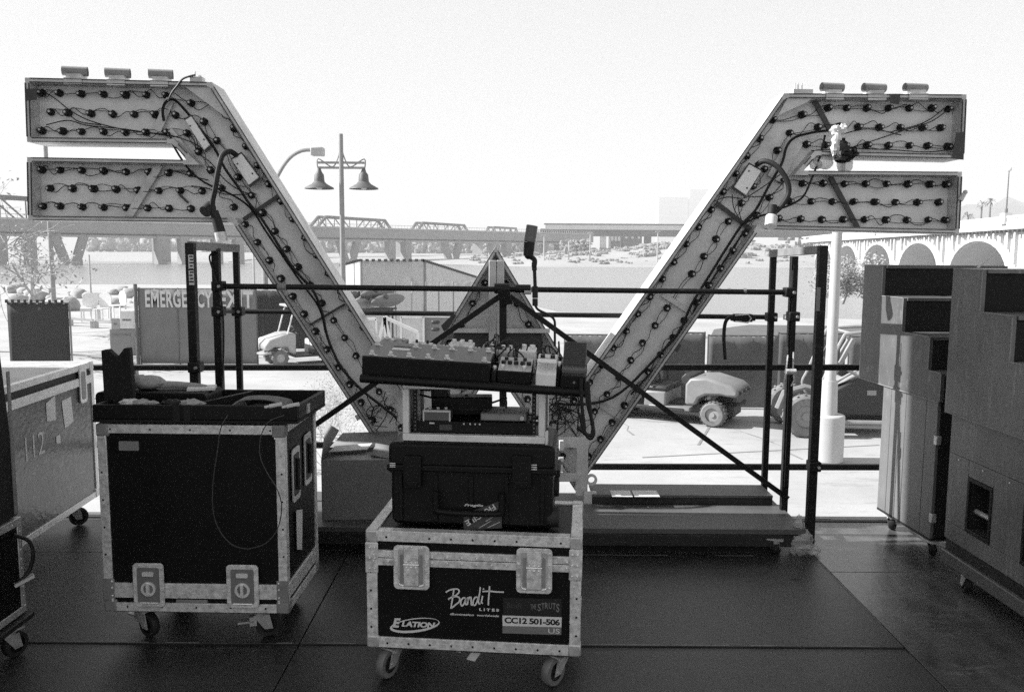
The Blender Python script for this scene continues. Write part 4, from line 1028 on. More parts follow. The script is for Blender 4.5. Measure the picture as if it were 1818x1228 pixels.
rows.append(c5([(852, 405), (793, 508), (735, 617)]) + [(797, 610), (778, 643), (758, 676), (738, 710)])
rows.append(c5([(960, 407), (1018, 510), (1075, 615)]) + [(958, 610), (978, 645), (1000, 680), (1020, 712)])
rows.append([(822, 690), (800, 722), (780, 755), (760, 790), (742, 825)]); rows.append([(924, 680), (937, 710), (958, 745), (980, 780), (1000, 812)])
smb = MB(); smb.cyl((0, 0, 0), (0, -.012, 0), .025, 14); smb.cyl((0, -.012, 0), (0, -.060, 0), .0175, 14, .015)
for k in range(6):
    a = k * math.pi / 3; smb.box(-.004 + .022 * math.cos(a), -.03, -.004 + .022 * math.sin(a), .004 + .022 * math.cos(a), 0, .004 + .022 * math.sin(a))
smb.mi(1).cyl((0, -.060, 0), (0, -.064, 0), .008, 8)
sock_me = mesh_of('lamp_socket', smb, [M['rubber'], M['offwhite']])
random.seed(11)
allp = []
for r in rows:
    pts = []
    for (px, py) in r:
        p = sp(px, py, RE - .05); allp.append(p)
        o = bpy.data.objects.new('lamp_socket', sock_me); COL.objects.link(o); o.parent = SG
        o.location = (p.x, RE - .001, p.z); s_ = random.uniform(.80, .92); o.scale = (s_, s_, s_); o.rotation_euler = (random.uniform(-.12, .12), random.uniform(0, 3), random.uniform(-.12, .12))
        pts.append(Vector((p.x, RE - .02, p.z)))
    mb = MB()
    for a, b in zip(pts, pts[1:]):
        if (b - a).length > .45: continue
        d = (b - a); nn = Vector((-d.z, 0, d.x)).normalized(); s = random.uniform(-.035, .035); s2 = random.uniform(-.03, .03)
        mb.tube(smooth_pts([a, a + d * .3 + nn * s + Vector((0, -.01, 0)), a + d * .7 + nn * s2 + Vector((0, -.01, 0)), b], 4), .0024, 4)
        if random.random() < .8:
            s = random.uniform(-.02, .02); mb.tube(smooth_pts([a + nn * .012, a + d * .4 + nn * (s + .012), b + nn * .010], 4), .0018, 4)
    part('wire', mb, M['wire'], SG)
# long slack wires across the upper wings
def cable(pts, r, m='cable', off=.05, k=5, root=None, name='cable', n=6):
    return part(name, MB().tube(smooth_pts([sp(x, y, off) for x, y in pts], k), r, n), M[m], SG)
for pts in ([(62, 160), (90, 170), (130, 200), (170, 218), (230, 232), (300, 240), (345, 255), (362, 268)], [(82, 222), (120, 214), (150, 222), (185, 226), (225, 230), (300, 242)], [(120, 200), (140, 216), (180, 222)],
            [(1690, 188), (1655, 215), (1600, 233), (1550, 250), (1505, 264)], [(1680, 190), (1640, 218), (1580, 235)], [(1490, 240), (1530, 230), (1560, 231), (1600, 240)], [(1440, 268), (1500, 264), (1580, 266), (1650, 270), (1700, 262)],
            [(330, 230), (345, 250), (350, 270), (375, 290), (400, 320), (430, 340), (455, 345)], [(340, 330), (370, 335), (400, 345), (440, 345)], [(300, 300), (330, 310), (370, 320)]):
    cable(pts, .0032, 'wire', .07, n=4)
# black main cables
cable([(291, 215), (289, 195), (296, 180), (310, 178), (328, 195), (350, 222), (380, 262), (400, 300), (425, 335), (440, 358), (462, 385), (480, 412), (520, 475), (555, 515), (572, 555), (582, 600), (605, 650), (640, 690), (680, 722), (705, 742)], .0085, off=.045)
cable([(300, 235), (310, 262), (335, 300), (365, 325), (410, 345), (445, 370), (475, 415), (530, 495), (566, 545), (578, 590)], .0065, off=.055)
cable([(1470, 232), (1440, 236), (1410, 245), (1396, 262), (1388, 290), (1365, 330), (1342, 372), (1318, 398), (1290, 440), (1262, 485), (1228, 540), (1205, 590), (1160, 640), (1110, 690), (1070, 712), (1020, 718), (985, 715)], .0085, off=.045)
cable([(1465, 240), (1455, 280), (1440, 320), (1425, 350), (1400, 365), (1380, 372)], .0065, off=.01)
cable([(1325, 405), (1298, 445), (1270, 488), (1236, 543), (1215, 595), (1175, 640), (1120, 700)], .0065, off=.055)
cable([(1340, 380), (1318, 398), (1345, 385), (1365, 380)], .007, off=.03)
cable([(1300, 345), (1303, 370), (1318, 396)], .003, 'wire', .03); cable([(1310, 350), (1312, 375), (1318, 396)], .003, 'wire', .03); cable([(1330, 350), (1370, 345), (1400, 320), (1460, 330)], .0035, 'wire', .05)
cable([(1262, 360), (1290, 350), (1320, 352), (1350, 335), (1385, 310)], .0035, 'wire', .05)
# thick hanging tails with plugs
mb = MB().tube(smooth_pts([sp(x, y, o) for x, y, o in ((420, 276, .02), (408, 269, -.02), (395, 276, -.06), (388, 300, -.09), (382, 335, -.10), (377, 362, -.10), (381, 378, -.10))], 6), .016, 10); part('plug_tail', mb, M['rubber'], SG)
mb = MB().tube([sp(380, 375, -.10), sp(386, 395, -.10), sp(391, 412, -.10)], .026, 12, .033); cp = part('plug', mb, M['rubber'], SG); part('plug_ring', MB().cyl(sp(391, 412, -.10), sp(394, 428, -.10), .034, 16), M['alu'], cp)
part('plug_cap', MB().cyl(sp(364, 376, -.12), sp(374, 366, -.07), .036, 14), M['rubber'], SG)
mb = MB().tube(smooth_pts([sp(x, y, o) for x, y, o in ((1343, 293, .02), (1358, 286, -.03), (1380, 296, -.07), (1397, 320, -.09), (1400, 343, -.09), (1388, 365, -.09), (1374, 378, -.09))], 6), .016, 10); part('plug_tail', mb, M['rubber'], SG)
cp = part('plug', MB().tube([sp(1372, 364, -.09), sp(1370, 388, -.10)], .026, 12, .030), M['rubber'], SG); part('plug_ring', MB().cyl(sp(1370, 385, -.10), sp(1368, 402, -.13), .036, 16), M['alu_bright'], cp)
# junction boxes
for q, m in (([(329, 214), (340, 207), (373, 258), (363, 267)], 'bright'), ([(412, 284), (429, 273), (460, 315), (442, 329)], 'bright'), ([(1330, 292), (1351, 304), (1324, 347), (1303, 332)], 'bright')):
    P = [(sp(x, y, .03).x, sp(x, y, .03).z) for x, y in q]
    jb = part('junction_box', MB().prism(P, 'y', .02, RE - .001), M[m], SG, bevel=.004)
    cc = Vector((sum(p[0] for p in P) / 4, sum(p[1] for p in P) / 4)); part('shadow_outline', MB().prism([tuple(cc + (Vector(p) - cc) * 1.13) for p in P], 'y', .034, .046), M['darkbar'], jb)  # dark plate behind each box, drawn as its shadow outline
    c = Vector((sum(p[0] for p in P) / 4, sum(p[1] for p in P) / 4)); mb = MB()
    for p in (P[0], P[2]): e = c.lerp(Vector(p), .55); mb.cyl((e.x, .0195, e.y), (e.x, .016, e.y), .005, 8)
    part('screw', mb, M['cable'], jb)
# brace bars
for a, b, w, m in (((283, 293), (229, 384), .045, 'rim'), ((303, 176), (279, 232), .05, 'rim'), ((1446, 178), (1474, 232), .030, 'darkbar'), ((1474, 314), (1523, 405), .030, 'darkbar'),
                   ((1272, 360), (1338, 412), .026, 'darkbar'), ((495, 347), (432, 390), .022, 'darkbar'), ((612, 540), (550, 577), .014, 'darkbar'), ((1176, 522), (1234, 560), .030, 'rim'),
                   ((1040, 700), (1106, 742), .040, 'rim'), ((632, 742), (700, 708), .035, 'rim'), ((300, 232), (345, 290), .05, 'rim'), ((1412, 250), (1375, 318), .10, 'rim'), ((318, 345), (334, 360), .012, 'darkbar')):
    p, q = sp(*a, .08), sp(*b, .08); part('brace_bar', MB().beam(p, q, .012, w, up=Vector((q.z - p.z, 0, -(q.x - p.x)))) if False else MB().beam(p, q, w, .012, up=Vector((0, 1, 0))), M[m], SG)
# corner gussets
for q in ([(322, 149), (378, 149), (420, 218), (398, 206)], [(1400, 170), (1448, 170), (1432, 182), (1380, 206)]):
    P = [(sp(x, y, .02).x, sp(x, y, .02).z) for x, y in q]; part('gusset', MB().prism(P, 'y', .012, .022), M['rim'], SG)
# peak post: two light battens and the cross rail below the peak
for x0, x1 in ((868, 880), (882, 894)):
    a, b = sp(x0, 462, -.03), sp(x1, 690, -.03); part('batten', MB().box(a.x, -.035, b.z, b.x, -.005, a.z), M['rim'], SG, bevel=.003)
a, b = sp(800, 583, -.01), sp(976, 591, -.01); part('cross_rail', MB().box(a.x, -.012, b.z, b.x, .02, a.z), M['alu_bright'], SG)
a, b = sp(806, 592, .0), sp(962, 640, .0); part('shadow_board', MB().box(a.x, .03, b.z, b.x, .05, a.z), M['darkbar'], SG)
# lifting tubes along the top
for px0, px1, y0, y1 in ((112, 153, 118, 135), (188, 229, 121, 138), (265, 305, 123, 140), (1458, 1498, 147, 163), (1532, 1573, 148, 164), (1605, 1647, 148, 163)):
    a, b = sp(px0, (y0 + y1) / 2, .03), sp(px1, (y0 + y1) / 2, .03); rr = abs(sp(px0, y0, .03).z - sp(px0, y1, .03).z) / 2
    c = part('lifting_tube', MB().cyl((a.x, .02, a.z), (b.x, .05, b.z), rr, 18, cap=False).cyl((a.x, .02, a.z), (b.x, .05, b.z), rr * .8, 18, cap=False), M['pole_grey'], SG)
    top = sp(0, y1 + 14, .0); xa, xb = a.x + .028, b.x - .022
    part('tube_plate', MB().box(xa, .0, sp(px0, y1 + 13).z, xb, .09, a.z - rr * .7).box(xa - .01, -.008, sp(px0, y1 + 14).z, xb + .01, .0, sp(px0, y1 + 3).z), M['rim'], c)
mb = MB()
for px in (1412, 1417, 1424): mb.cyl(sp(px, 160, .05), sp(px, 148, .05), .004, 6)
a, b = sp(1406, 160, .03), sp(1440, 170, .03); mb.box(a.x, .0, b.z, b.x, .06, a.z); part('bolt_plate', mb, M['rim'], SG)
mb = MB(); a, b = sp(340, 138, .03), sp(362, 150, .03); mb.box(a.x, 0, b.z, b.x, .06, a.z).cyl(sp(345, 142, .03), sp(346, 127, .03), .006, 6).cyl(sp(355, 142, .03), sp(355, 134, .03), .008, 6); part('bolt_plate', mb, M['rim'], SG)
cable([(347, 133), (325, 140), (315, 152), (305, 165), (298, 180)], .006, 'wire', -.01)
# black tape patches
for q in ([(45, 158), (66, 158), (66, 178), (45, 178)], [(1697, 236), (1712, 234), (1710, 284), (1690, 282)], [(1581, 167), (1598, 167), (1596, 186), (1580, 184)], [(783, 578), (805, 556), (810, 560), (790, 592)], [(1198, 622), (1206, 610), (1210, 613), (1202, 626)]):
    P = [(sp(x, y, -.006).x, sp(x, y, -.006).z) for x, y in q]; part('tape', MB().prism(P, 'y', -.010, -.0085), M['darkbar'], SG)
# foot bracket of the sign on the right
def bx(x0, y0, x1, y1, o0, o1, m='rim', name='foot_bracket'):
    a, b = sp(x0, y0, o0), sp(x1, y1, o0); part(name, MB().box(a.x, o0, b.z, b.x, o1, a.z), M[m], SG, bevel=.003)
bx(1024, 776, 1043, 880, -.10, -.07); bx(984, 776, 1024, 795, -.10, -.075); bx(992, 840, 1024, 855, -.10, -.075); bx(1037, 872, 1058, 928, -.13, -.12, 'rim', 'foot_plate')
c = sp(1050, 851, -.09); part('lifting_eye', MB().ring(c, (0, 1, 0), .020, .036, .016, 20), M['rim'], SG)
mb = MB(); random.seed(4)
for k in range(16):
    x0, y0 = 985 + random.uniform(-8, 30), 690 + random.uniform(-5, 30); pts = []
    for i in range(5): pts.append(sp(x0 + random.uniform(-18, 18) + i * random.uniform(-3, 8), y0 + i * random.uniform(4, 22), .02 + random.uniform(-.04, .04)))
    mb.tube(smooth_pts(pts, 4), random.choice((.003, .003, .005)), 4)
part('loose_wiring', mb, M['wire'], SG)
mb = MB()
for k in range(8):
    x0, y0 = 665 + random.uniform(-8, 25), 700 + random.uniform(-5, 30); pts = []
    for i in range(4): pts.append(sp(x0 + random.uniform(-14, 14) + i * random.uniform(-2, 8), y0 + i * random.uniform(4, 16), .04 + random.uniform(-.03, .03)))
    mb.tube(smooth_pts(pts, 4), .003, 4)
part('loose_wiring', mb, M['wire'], SG)
# white connector strip at the foot
bx(993, 782, 1001, 800, -.16, -.13, 'white', 'connector'); bx(992, 812, 1001, 820, -.16, -.13, 'white', 'connector'); bx(988, 826, 999, 838, -.16, -.13, 'white', 'connector')
# crumpled plastic and gloves hung on the right wing
random.seed(9)
def crumple(mb, c, rx, ry, rz, n=12, m=8, j=.3): mb.ball(c, rx, ry, rz, n, m, j)
def wob(px, py, yy): return ROOTM[SG.name] @ sp(px, py, yy)
w = wob(1490, 250, -.06)
G = thing('plastic_wrap', 'crumpled white plastic and dark glove tied to the upper right wing', 'plastic wrap', tuple(w))
mb = MB()
for (px, py, a, b) in ((1484, 232, .035, .03), (1496, 230, .03, .03), (1485, 248, .028, .06), (1481, 262, .02, .045), (1491, 262, .018, .05)): crumple(mb, wob(px, py, -.05), a, .02, b)
part('plastic', mb, M['white'], G, world=True, smooth=20)
mb = MB()
for (px, py, a, b) in ((1497, 262, .03, .05), (1508, 274, .05, .025), (1498, 282, .05, .02), (1516, 270, .02, .03)): crumple(mb, wob(px, py, -.06), a, .025, b)
mb.tube(smooth_pts([tuple(wob(x, y, -.05)) for x, y in ((1483, 272), (1484, 286), (1500, 288), (1515, 280))], 4), .006, 6)
part('glove', mb, M['cable'], G, world=True, smooth=30)
mb = MB()
for (px, py, a, b) in ((1462, 286, .06, .05), (1500, 292, .05, .055), (1448, 292, .04, .03)): crumple(mb, wob(px, py, .03), a, .03, b, 14, 9, .12)
part('polythene', mb, M['poly'], G, world=True, smooth=60)
w = wob(1705, 350, -.01); single('clip', MB().cyl((0, 0, -.02), (.02, 0, .02), .016, 8).ball((.028, 0, .03), .014), M['offwhite'], 'small white clip on the right end of the lower wing', 'clip', tuple(w))
# ================================================================== BLACK STEEL FRAME AND PLATFORM CARRYING THE SIGN
PF = 4.62
CT = thing('sign_cart', 'black steel frame cart with posts, rails and diagonal braces holding the sign', 'cart', (0, 5.0, 0))
def W3(px, py, y): return tuple(at_y(px, py, y))
posts = ((338, 431, 4.45, .045, 345), (383, 441, 4.80, .042, 386), (419, 446, 5.15, .034, 421), (1373, 455, 5.35, .036, 1368), (1410, 455, 5.0, .040, 1402), (1461, 436, 4.66, .046, 1447))
for (px, py, y, w, pb) in posts:
    p = at_y(px, py, y); part('post', MB().box(p.x - w / 2, y - w / 2, .12 if y > 4.7 else .06, p.x + w / 2, y + w / 2, p.z), M['black_steel'], CT, world=True, bevel=.003)
for (a, ya, b, yb) in (((338, 436), 4.45, (421, 441), 5.15), ((1370, 450), 5.35, (1462, 443), 4.66)):
    part('top_bar', MB().beam(W3(*a, ya), W3(*b, yb), .035, .045), M['signbar'], CT, world=True, bevel=.003)
def rail(x0, y0, x1, y1, ya, yb, r, name='rail', m='black_steel', sq=False):
    a, b = W3(x0, y0, ya), W3(x1, y1, yb)
    part(name, (MB().beam(a, b, r * 2, r * 2) if sq else MB().cyl(a, b, r, 14)), M[m], CT, world=True)
rail(386, 508, 1404, 519, 4.80, 5.0, .016)
rail(421, 553, 1371, 563, 5.43, 5.48, .016)
rail(385, 553, 421, 553, 4.80, 5.15, .012)
rail(893, 519, 893, 880, 4.92, 4.92, .021, 'centre_post', sq=True)
rail(893, 522, 548, 762, 4.90, 4.86, .0155, 'brace', sq=True)
rail(905, 526, 1398, 884, 4.90, 4.98, .0155, 'brace', sq=True)
a = at_y(893, 512, 4.88); part('collar', MB().cyl((a.x - .05, 4.88, a.z), (a.x + .04, 4.88, a.z), .03, 14).cyl((a.x + .07, 4.88, a.z), (a.x + .16, 4.88, a.z), .024, 14).beam((a.x, 4.86, a.z), (a.x + .02, 4.88, a.z - .09), .07, .05), M['cable'], CT, world=True, bevel=.003)
a = at_y(937, 516, 4.88); part('tape_ring', MB().cyl((a.x - .02, 4.88, a.z), (a.x + .02, 4.88, a.z), .022, 12), M['offwhite'], CT, world=True)
for px in (497, 505): 
    a = at_y(px, 510, 4.82); part('tape_ring', MB().cyl((a.x - .012, 4.82, a.z), (a.x + .012, 4.82, a.z), .019, 12), M['signbar'], CT, world=True)
for px in (1277, 1294, 1322): a = at_y(px, 517, 4.985); part('tape_ring', MB().cyl((a.x - .008, 4.985, a.z), (a.x + .008, 4.985, a.z), .019, 12), M['signbar'], CT, world=True)
for (px, py, y) in ((386, 508, 4.80), (1404, 519, 5.0), (421, 553, 5.15), (1371, 563, 5.36), (386, 553, 4.80), (1410, 562, 5.0), (1447, 828, 4.66), (345, 652, 4.45)):
    a = at_y(px, py, y - .03); c = part('clamp', MB().box(a.x - .032, y - .045, a.z - .028, a.x + .032, y + .03, a.z + .028), M['black_steel'], CT, world=True, bevel=.006)
    part('bolt', MB().cyl((a.x + .014, y - .058, a.z), (a.x + .014, y - .044, a.z), .009, 6), M['steel'], c, world=True)
# white labels on the posts
for (px0, py0, px1, py1, y) in ((334, 452, 344, 478, 4.42), (335, 480, 345, 506, 4.42), (1450, 510, 1455, 552, 4.63), (1402, 480, 1410, 520, 4.975)):
    a, b = at_y(px0, py0, y), at_y(px1, py1, y); part('sticker', MB().box(a.x, y - .001, b.z, b.x, y, a.z), M['paper'] if px0 < 1400 else M['signbar'], CT, world=True)
mb = MB()
for k in range(9):
    a, b = at_y(336 + (k % 2), 454 + k * 5.6, 4.418), at_y(342 + (k % 3), 456.5 + k * 5.6, 4.418); mb.box(a.x, 4.4175, b.z, b.x, 4.4185, a.z)
part('sticker_print', mb, M['cable'], CT, world=True)
# ratchets and straps
a = W3(1303, 563, 5.44)
st = thing('ratchet_strap', 'black strap with steel ratchet hanging from the upper rear rail', 'strap', (a[0], 5.42, a[2]))
part('strap', MB().tube(smooth_pts([W3(x, y, 5.40) for x, y in ((1312, 560), (1298, 562), (1288, 572), (1285, 600), (1287, 638))], 5), .012, 6), M['cable'], st, world=True)
a, b = at_y(1302, 557, 5.4), at_y(1334, 571, 5.4)
part('ratchet', MB().box(a.x, 5.37, b.z, b.x, 5.42, a.z).cyl((a.x - .02, 5.39, (a.z + b.z) / 2), (b.x + .02, 5.39, (a.z + b.z) / 2), .02, 10), M['black_steel'], st, world=True, bevel=.004)
part('handle', MB().tube([W3(x, y, 5.36) for x, y in ((1305, 560), (1328, 558), (1334, 565), (1328, 573), (1306, 570))], .004, 6), M['alu_bright'], st, world=True)
a, b = at_y(1392, 555, 5.33), at_y(1399, 570, 5.33); part('buckle', MB().ring(((a.x + b.x) / 2, 5.33, (a.z + b.z) / 2), (0, 1, 0), .012, .024, .008, 4), M['alu_bright'], st, world=True)
a = W3(1402, 660, 4.95)
st = thing('ratchet_strap', 'steel ratchet buckle strapped halfway down the middle right post', 'strap', (a[0], 4.95, a[2]))
part('ratchet', MB().tube([W3(x, y, 4.94) for x, y in ((1399, 630), (1396, 655), (1394, 672), (1390, 690))], .005, 6).tube([W3(x, y, 4.94) for x, y in ((1409, 625), (1408, 655), (1410, 675), (1405, 685))], .005, 6), M['alu'], st, world=True)
a, b = at_y(1394, 650, 4.95), at_y(1411, 668, 4.95); part('spool', MB().cyl((a.x, 4.94, (a.z + b.z) / 2), (b.x, 4.94, (a.z + b.z) / 2), .018, 12), M['alu'], st, world=True)
part('strap', MB().box(at_y(1400, 700, 4.96).x, 4.965, .3, at_y(1408, 700, 4.96).x, 4.972, at_y(1400, 470, 4.96).z), M['cable'], st, world=True)
# cable running down the middle left post
part('cable', MB().tube(smooth_pts([W3(x, y, 4.76) for x, y in ((370, 444), (376, 438), (384, 446), (372, 455), (378, 480), (390, 520), (396, 560), (397, 620), (394, 680), (388, 740))], 5), .005, 6), M['cable'], CT, world=True)

# platform
PX0, PX1 = -1.80, 1.665
PL = thing('platform', 'low dark wooden rolling platform under the sign', 'platform', (0, PF, 0))
xs = (PX0, -.70, .27, PX1)
for i in range(3):
    part('deck_board', MB().box(xs[i] + .002, PF, .125, xs[i + 1] - .002, 5.10, .155), M['platform'], PL, world=True, bevel=.003)
    part('deck_board', MB().box(xs[i] + .002, 5.105, .115, xs[i + 1] - .002, 5.36, .145), M['platform'], PL, world=True, bevel=.003)
part('front_edge', MB().box(PX0, PF - .004, .055, PX1, PF + .03, .124), M['platform_dark'], PL, world=True, bevel=.003)
part('skirt', MB().box(PX0 + .05, PF + .06, .0, PX1 - .12, PF + .08, .12), M['carpet'], PL, world=True)
part('rear_plank', MB().box(.50, 5.08, .156, PX1 - .05, 5.17, .20), M['platform_dark'], PL, world=True, bevel=.004)
part('rear_plank_top', MB().box(.50, 5.075, .201, PX1 - .05, 5.32, .218), M['platform'], PL, world=True, bevel=.003)
def caster(parent, x, y, ztop, r=.05, a=0.0, w=.03, m='rubber', plate='steel', z0=0.0):
    Rm = Matrix.Translation(Vector((x, y, 0))) @ Matrix.Rotation(a, 4, 'Z'); off = r * .55
    mb = MB(); mb.box(-.045, -.045, ztop - .008, .045, .045, ztop - .001).cyl((0, 0, ztop - .03), (0, 0, ztop - .008), .030, 14)
    for s in (-1, 1):
        mb.prism([(-.034, ztop - .028), (.034, ztop - .028), (off + .018, r - .014 + z0), (off - .018, r - .014 + z0)], 'y', s * (w / 2 + .006) - .002, s * (w / 2 + .006) + .002)
    mb.cyl((off, -w / 2 - .012, r + z0), (off, w / 2 + .012, r + z0), .007, 8)
    mb.xf(Rm); f = part('caster', mb, M[plate], parent)
    mb = MB(); n = 22; prof = [(r * .62, -w / 2), (r * .93, -w / 2), (r, -w * .28), (r, w * .28), (r * .93, w / 2), (r * .62, w / 2)]
    vs = [(off + q * math.cos(2 * math.pi * k / n), h, r + z0 + q * math.sin(2 * math.pi * k / n)) for q, h in prof for k in range(n)]
    mb.add(vs, [(i * n + k, i * n + (k + 1) % n, (i + 1) * n + (k + 1) % n, (i + 1) * n + k) for i in range(len(prof) - 1) for k in range(n)])
    mb.mi(1).cyl((off, -w * .3, r + z0), (off, w * .3, r + z0), r * .64, 18).cyl((off, -w * .46, r + z0), (off, w * .46, r + z0), r * .22, 12)
    mb.xf(Rm); part('wheel', mb, [M[m], M['platform_dark'] if m != 'rubber' else M['black_steel']], f)
    return f
def caster_w(parent, x, y, *a, **k):
    q = root_inv(parent) @ Vector((x, y, 0)); return caster(parent, q.x, q.y, *a, **k)
caster_w(PL, 1.50, PF + .02, .054 + .05, .046, 1.2, .035)
for i, (x0, y0, x1, y1, lab) in enumerate(((1087, 870, 1118, 881, 'left white paper slip on the rear plank of the platform'), (1127, 870, 1165, 881, 'right white paper slip on the rear plank of the platform'))):
    a, b = at_z(x0, y1, .222), at_z(x1, y0, .222); single('paper_slip', MB().box(a.x, a.y, .2190, b.x, b.y, .2215), M['paper'], lab, 'paper', (0, 0, 0), world=True)
# polythene bag by the right corner caster
random.seed(21); b = at_z(1420, 985, 0)
mb = MB(); mb.ball((0, 0, .075), .085, .06, .08, 18, 12, .16); mb.ball((.07, .0, .03), .05, .05, .035, 12, 8, .25); mb.ball((.0, .02, .16), .03, .03, .06, 10, 8, .2)
single('plastic_bag', mb, M['poly'], 'crumpled clear polythene bag on the floor by the platform corner', 'plastic bag', (b.x, b.y + .02, 0), smooth=20)

# stage-edge guard rails
GR = thing('guard_rail', 'long black pipe guard rail along the rear edge of the stage', 'railing', (0, 5.85, -.22))
for (x0, y0, x1, y1, name) in ((150, 652, 1700, 652, 'rail'), (170, 789, 690, 790, 'lower_rail'), (980, 828, 1700, 829, 'lower_rail')):
    a, b = at_y(x0, y0, 5.85), at_y(x1, y1, 5.85); part(name, MB().beam(tuple(a), tuple(b), .036, .042), M['black_steel'], GR, world=True, bevel=.006)
for px in (233, 1640):
    a = at_y(px, 652, 5.87); part('post', MB().box(a.x - .028, 5.875, -.22, a.x + .028, 5.925, a.z), M['signbar'], GR, world=True, bevel=.004)

# cardboard box on the platform
a, b = at_z(572, 924, .155), at_z(690, 916, .155)
BX = thing('cardboard_box', 'grey cardboard box with open flaps on the platform behind the stack', 'box', (a.x, a.y, .156), R(3))
wB = .42; hB = .355; dB = .30
part('carton', MB().box(0, 0, 0, wB, .004, hB).box(0, dB, 0, wB, dB + .004, hB).box(0, 0, 0, .004, dB, hB).box(wB - .004, 0, 0, wB, dB, hB).box(0, 0, 0, wB, dB, .004), M['card'], BX)
part('flap', MB().add([(0, 0, hB), (0, dB, hB), (-.02, dB, hB + .16), (.10, 0.02, hB + .17)], [(0, 1, 2, 3)]), M['card'], BX).modifiers.new('t', 'SOLIDIFY').thickness = .004
part('flap', MB().add([(wB, 0, hB), (wB, dB, hB), (wB - .14, dB - .02, hB + .03), (wB - .14, .02, hB + .02)], [(0, 1, 2, 3)]), M['card'], BX).modifiers.new('t', 'SOLIDIFY').thickness = .004
part('flap', MB().add([(0, 0, hB), (wB, 0, hB), (wB - .12, .12, hB + .02), (.05, .12, hB + .01)], [(0, 1, 2, 3)]), M['card_light'], BX).modifiers.new('t', 'SOLIDIFY').thickness = .004
part('flap', MB().add([(0, dB, hB), (wB, dB, hB), (wB - .02, dB + .14, hB + .07), (.06, dB + .14, hB + .06)], [(0, 1, 2, 3)]), M['card'], BX).modifiers.new('t', 'SOLIDIFY').thickness = .004
single('paper_sheet', MB().add([(0, 0, 0), (.22, .01, .01), (.24, .16, .012), (.02, .15, .0)], [(0, 1, 2, 3)]).add([(0, 0, .004), (.22, .01, .014), (.24, .16, .016), (.02, .15, .004)], [(0, 1, 2, 3)]), M['paper'], 'white sheet lying over the open cardboard box', 'paper', (a.x + .03, a.y + .06, .156 + hB + .03), .1)
# packing foam chips bag behind the box
random.seed(2); mb = MB(); c = at_y(628, 815, 5.6)
q = thing('foam_bag', 'clear bag of white foam pieces behind the cardboard box', 'bag', (c.x, 5.6, -.22))
for k in range(60): mb.ball((random.uniform(-.13, .16), random.uniform(-.08, .08), c.z + .22 + random.uniform(-.14, .09)), random.uniform(.014, .026), None, random.uniform(.012, .02), 6, 4, .2)
part('foam_piece', mb, M['white'], q, kind='stuff'); part('sack', MB().ball((0, 0, .22), .22, .14, .24, 14, 8, .08), M['poly'], q)

# ================================================================== FLIGHT CASES
def on_root(root, px, py, axis, val): return on_plane(root, px, py, axis, val)
def trim_edges(t, w, d, z0, z1, tw, m, names='edge_trim', p=.003, sides=True):
    hw, hd = w / 2, d / 2
    for sx in (-1, 1):
        for sy in (-1, 1):
            x0, x1 = sorted((sx * (hw + p), sx * (hw - tw))); y0, y1 = sorted((sy * (hd + p), sy * (hd - tw)))
            part(names, MB().box(x0, y0, z0 + tw, x1, y1, z1 - tw), m, t, bevel=.002)
    for z_, z__ in ((z0 - p, z0 + tw), (z1 - tw, z1 + p)):
        for sy in (-1, 1):
            y0, y1 = sorted((sy * (hd + p), sy * (hd - tw))); part(names, MB().box(-hw - p, y0, z_, hw + p, y1, z__), m, t, bevel=.002)
        for sx in (-1, 1):
            x0, x1 = sorted((sx * (hw + p), sx * (hw - tw))); part(names, MB().box(x0, -hd + tw, z_, x1, hd - tw, z__), m, t, bevel=.002)
def rivets(t, pts, r=.0038, m='rivet', axis=1, sgn=-1):
    mb = MB()
    for p in pts:
        p = Vector(p); e = Vector((0, 0, 0)); e[axis] = sgn
        mb.ball(p, r * (1 if axis != 0 else .8), r * (1 if axis != 1 else .8), r, 7, 4)
    return part('rivets', mb, M[m], t, kind='stuff')
def corner_caps(t, w, d, z0, z1, s, m):
    for sx in (-1, 1):
        for sy in (-1, 1):
            for zz, sz in ((z0, -1), (z1, 1)):
                x0, x1 = sorted((sx * (w / 2 + .006), sx * (w / 2 - s))); y0, y1 = sorted((sy * (d / 2 + .006), sy * (d / 2 - s))); a, b = sorted((zz + sz * .006, zz - sz * s))
                part('corner_cap', MB().box(x0, y0, a, x1, y1, b), m, t, bevel=.008)

# ---- front stack: low flight case with white lettering
RZ = R(-5)
BW, BD, BZ0, BZ1 = .835, .47, .145, .615
fc = Vector((-.147, 3.165, 0)); loc = fc + Matrix.Rotation(RZ, 3, 'Z') @ Vector((0, BD / 2, 0))
BC = thing('flight_case', 'low black flight case with white script lettering at the bottom of the front stack', 'flight case', tuple(loc), RZ)
part('body', MB().box(-BW / 2 + .004, -BD / 2 + .004, BZ0 + .004, BW / 2 - .004, BD / 2 - .004, BZ1 - .004), M['laminate'], BC)
part('base', MB().box(-BW / 2 + .02, -BD / 2 + .02, BZ0 - .018, BW / 2 - .02, BD / 2 - .02, BZ0 - .004), M['platform_dark'], BC)
trim_edges(BC, BW, BD, BZ0, BZ1, .040, M['alu'])
FY = -BD / 2 - .0035
def bf(px, py, y=None): return on_plane(BC, px, py, 1, FY if y is None else y)
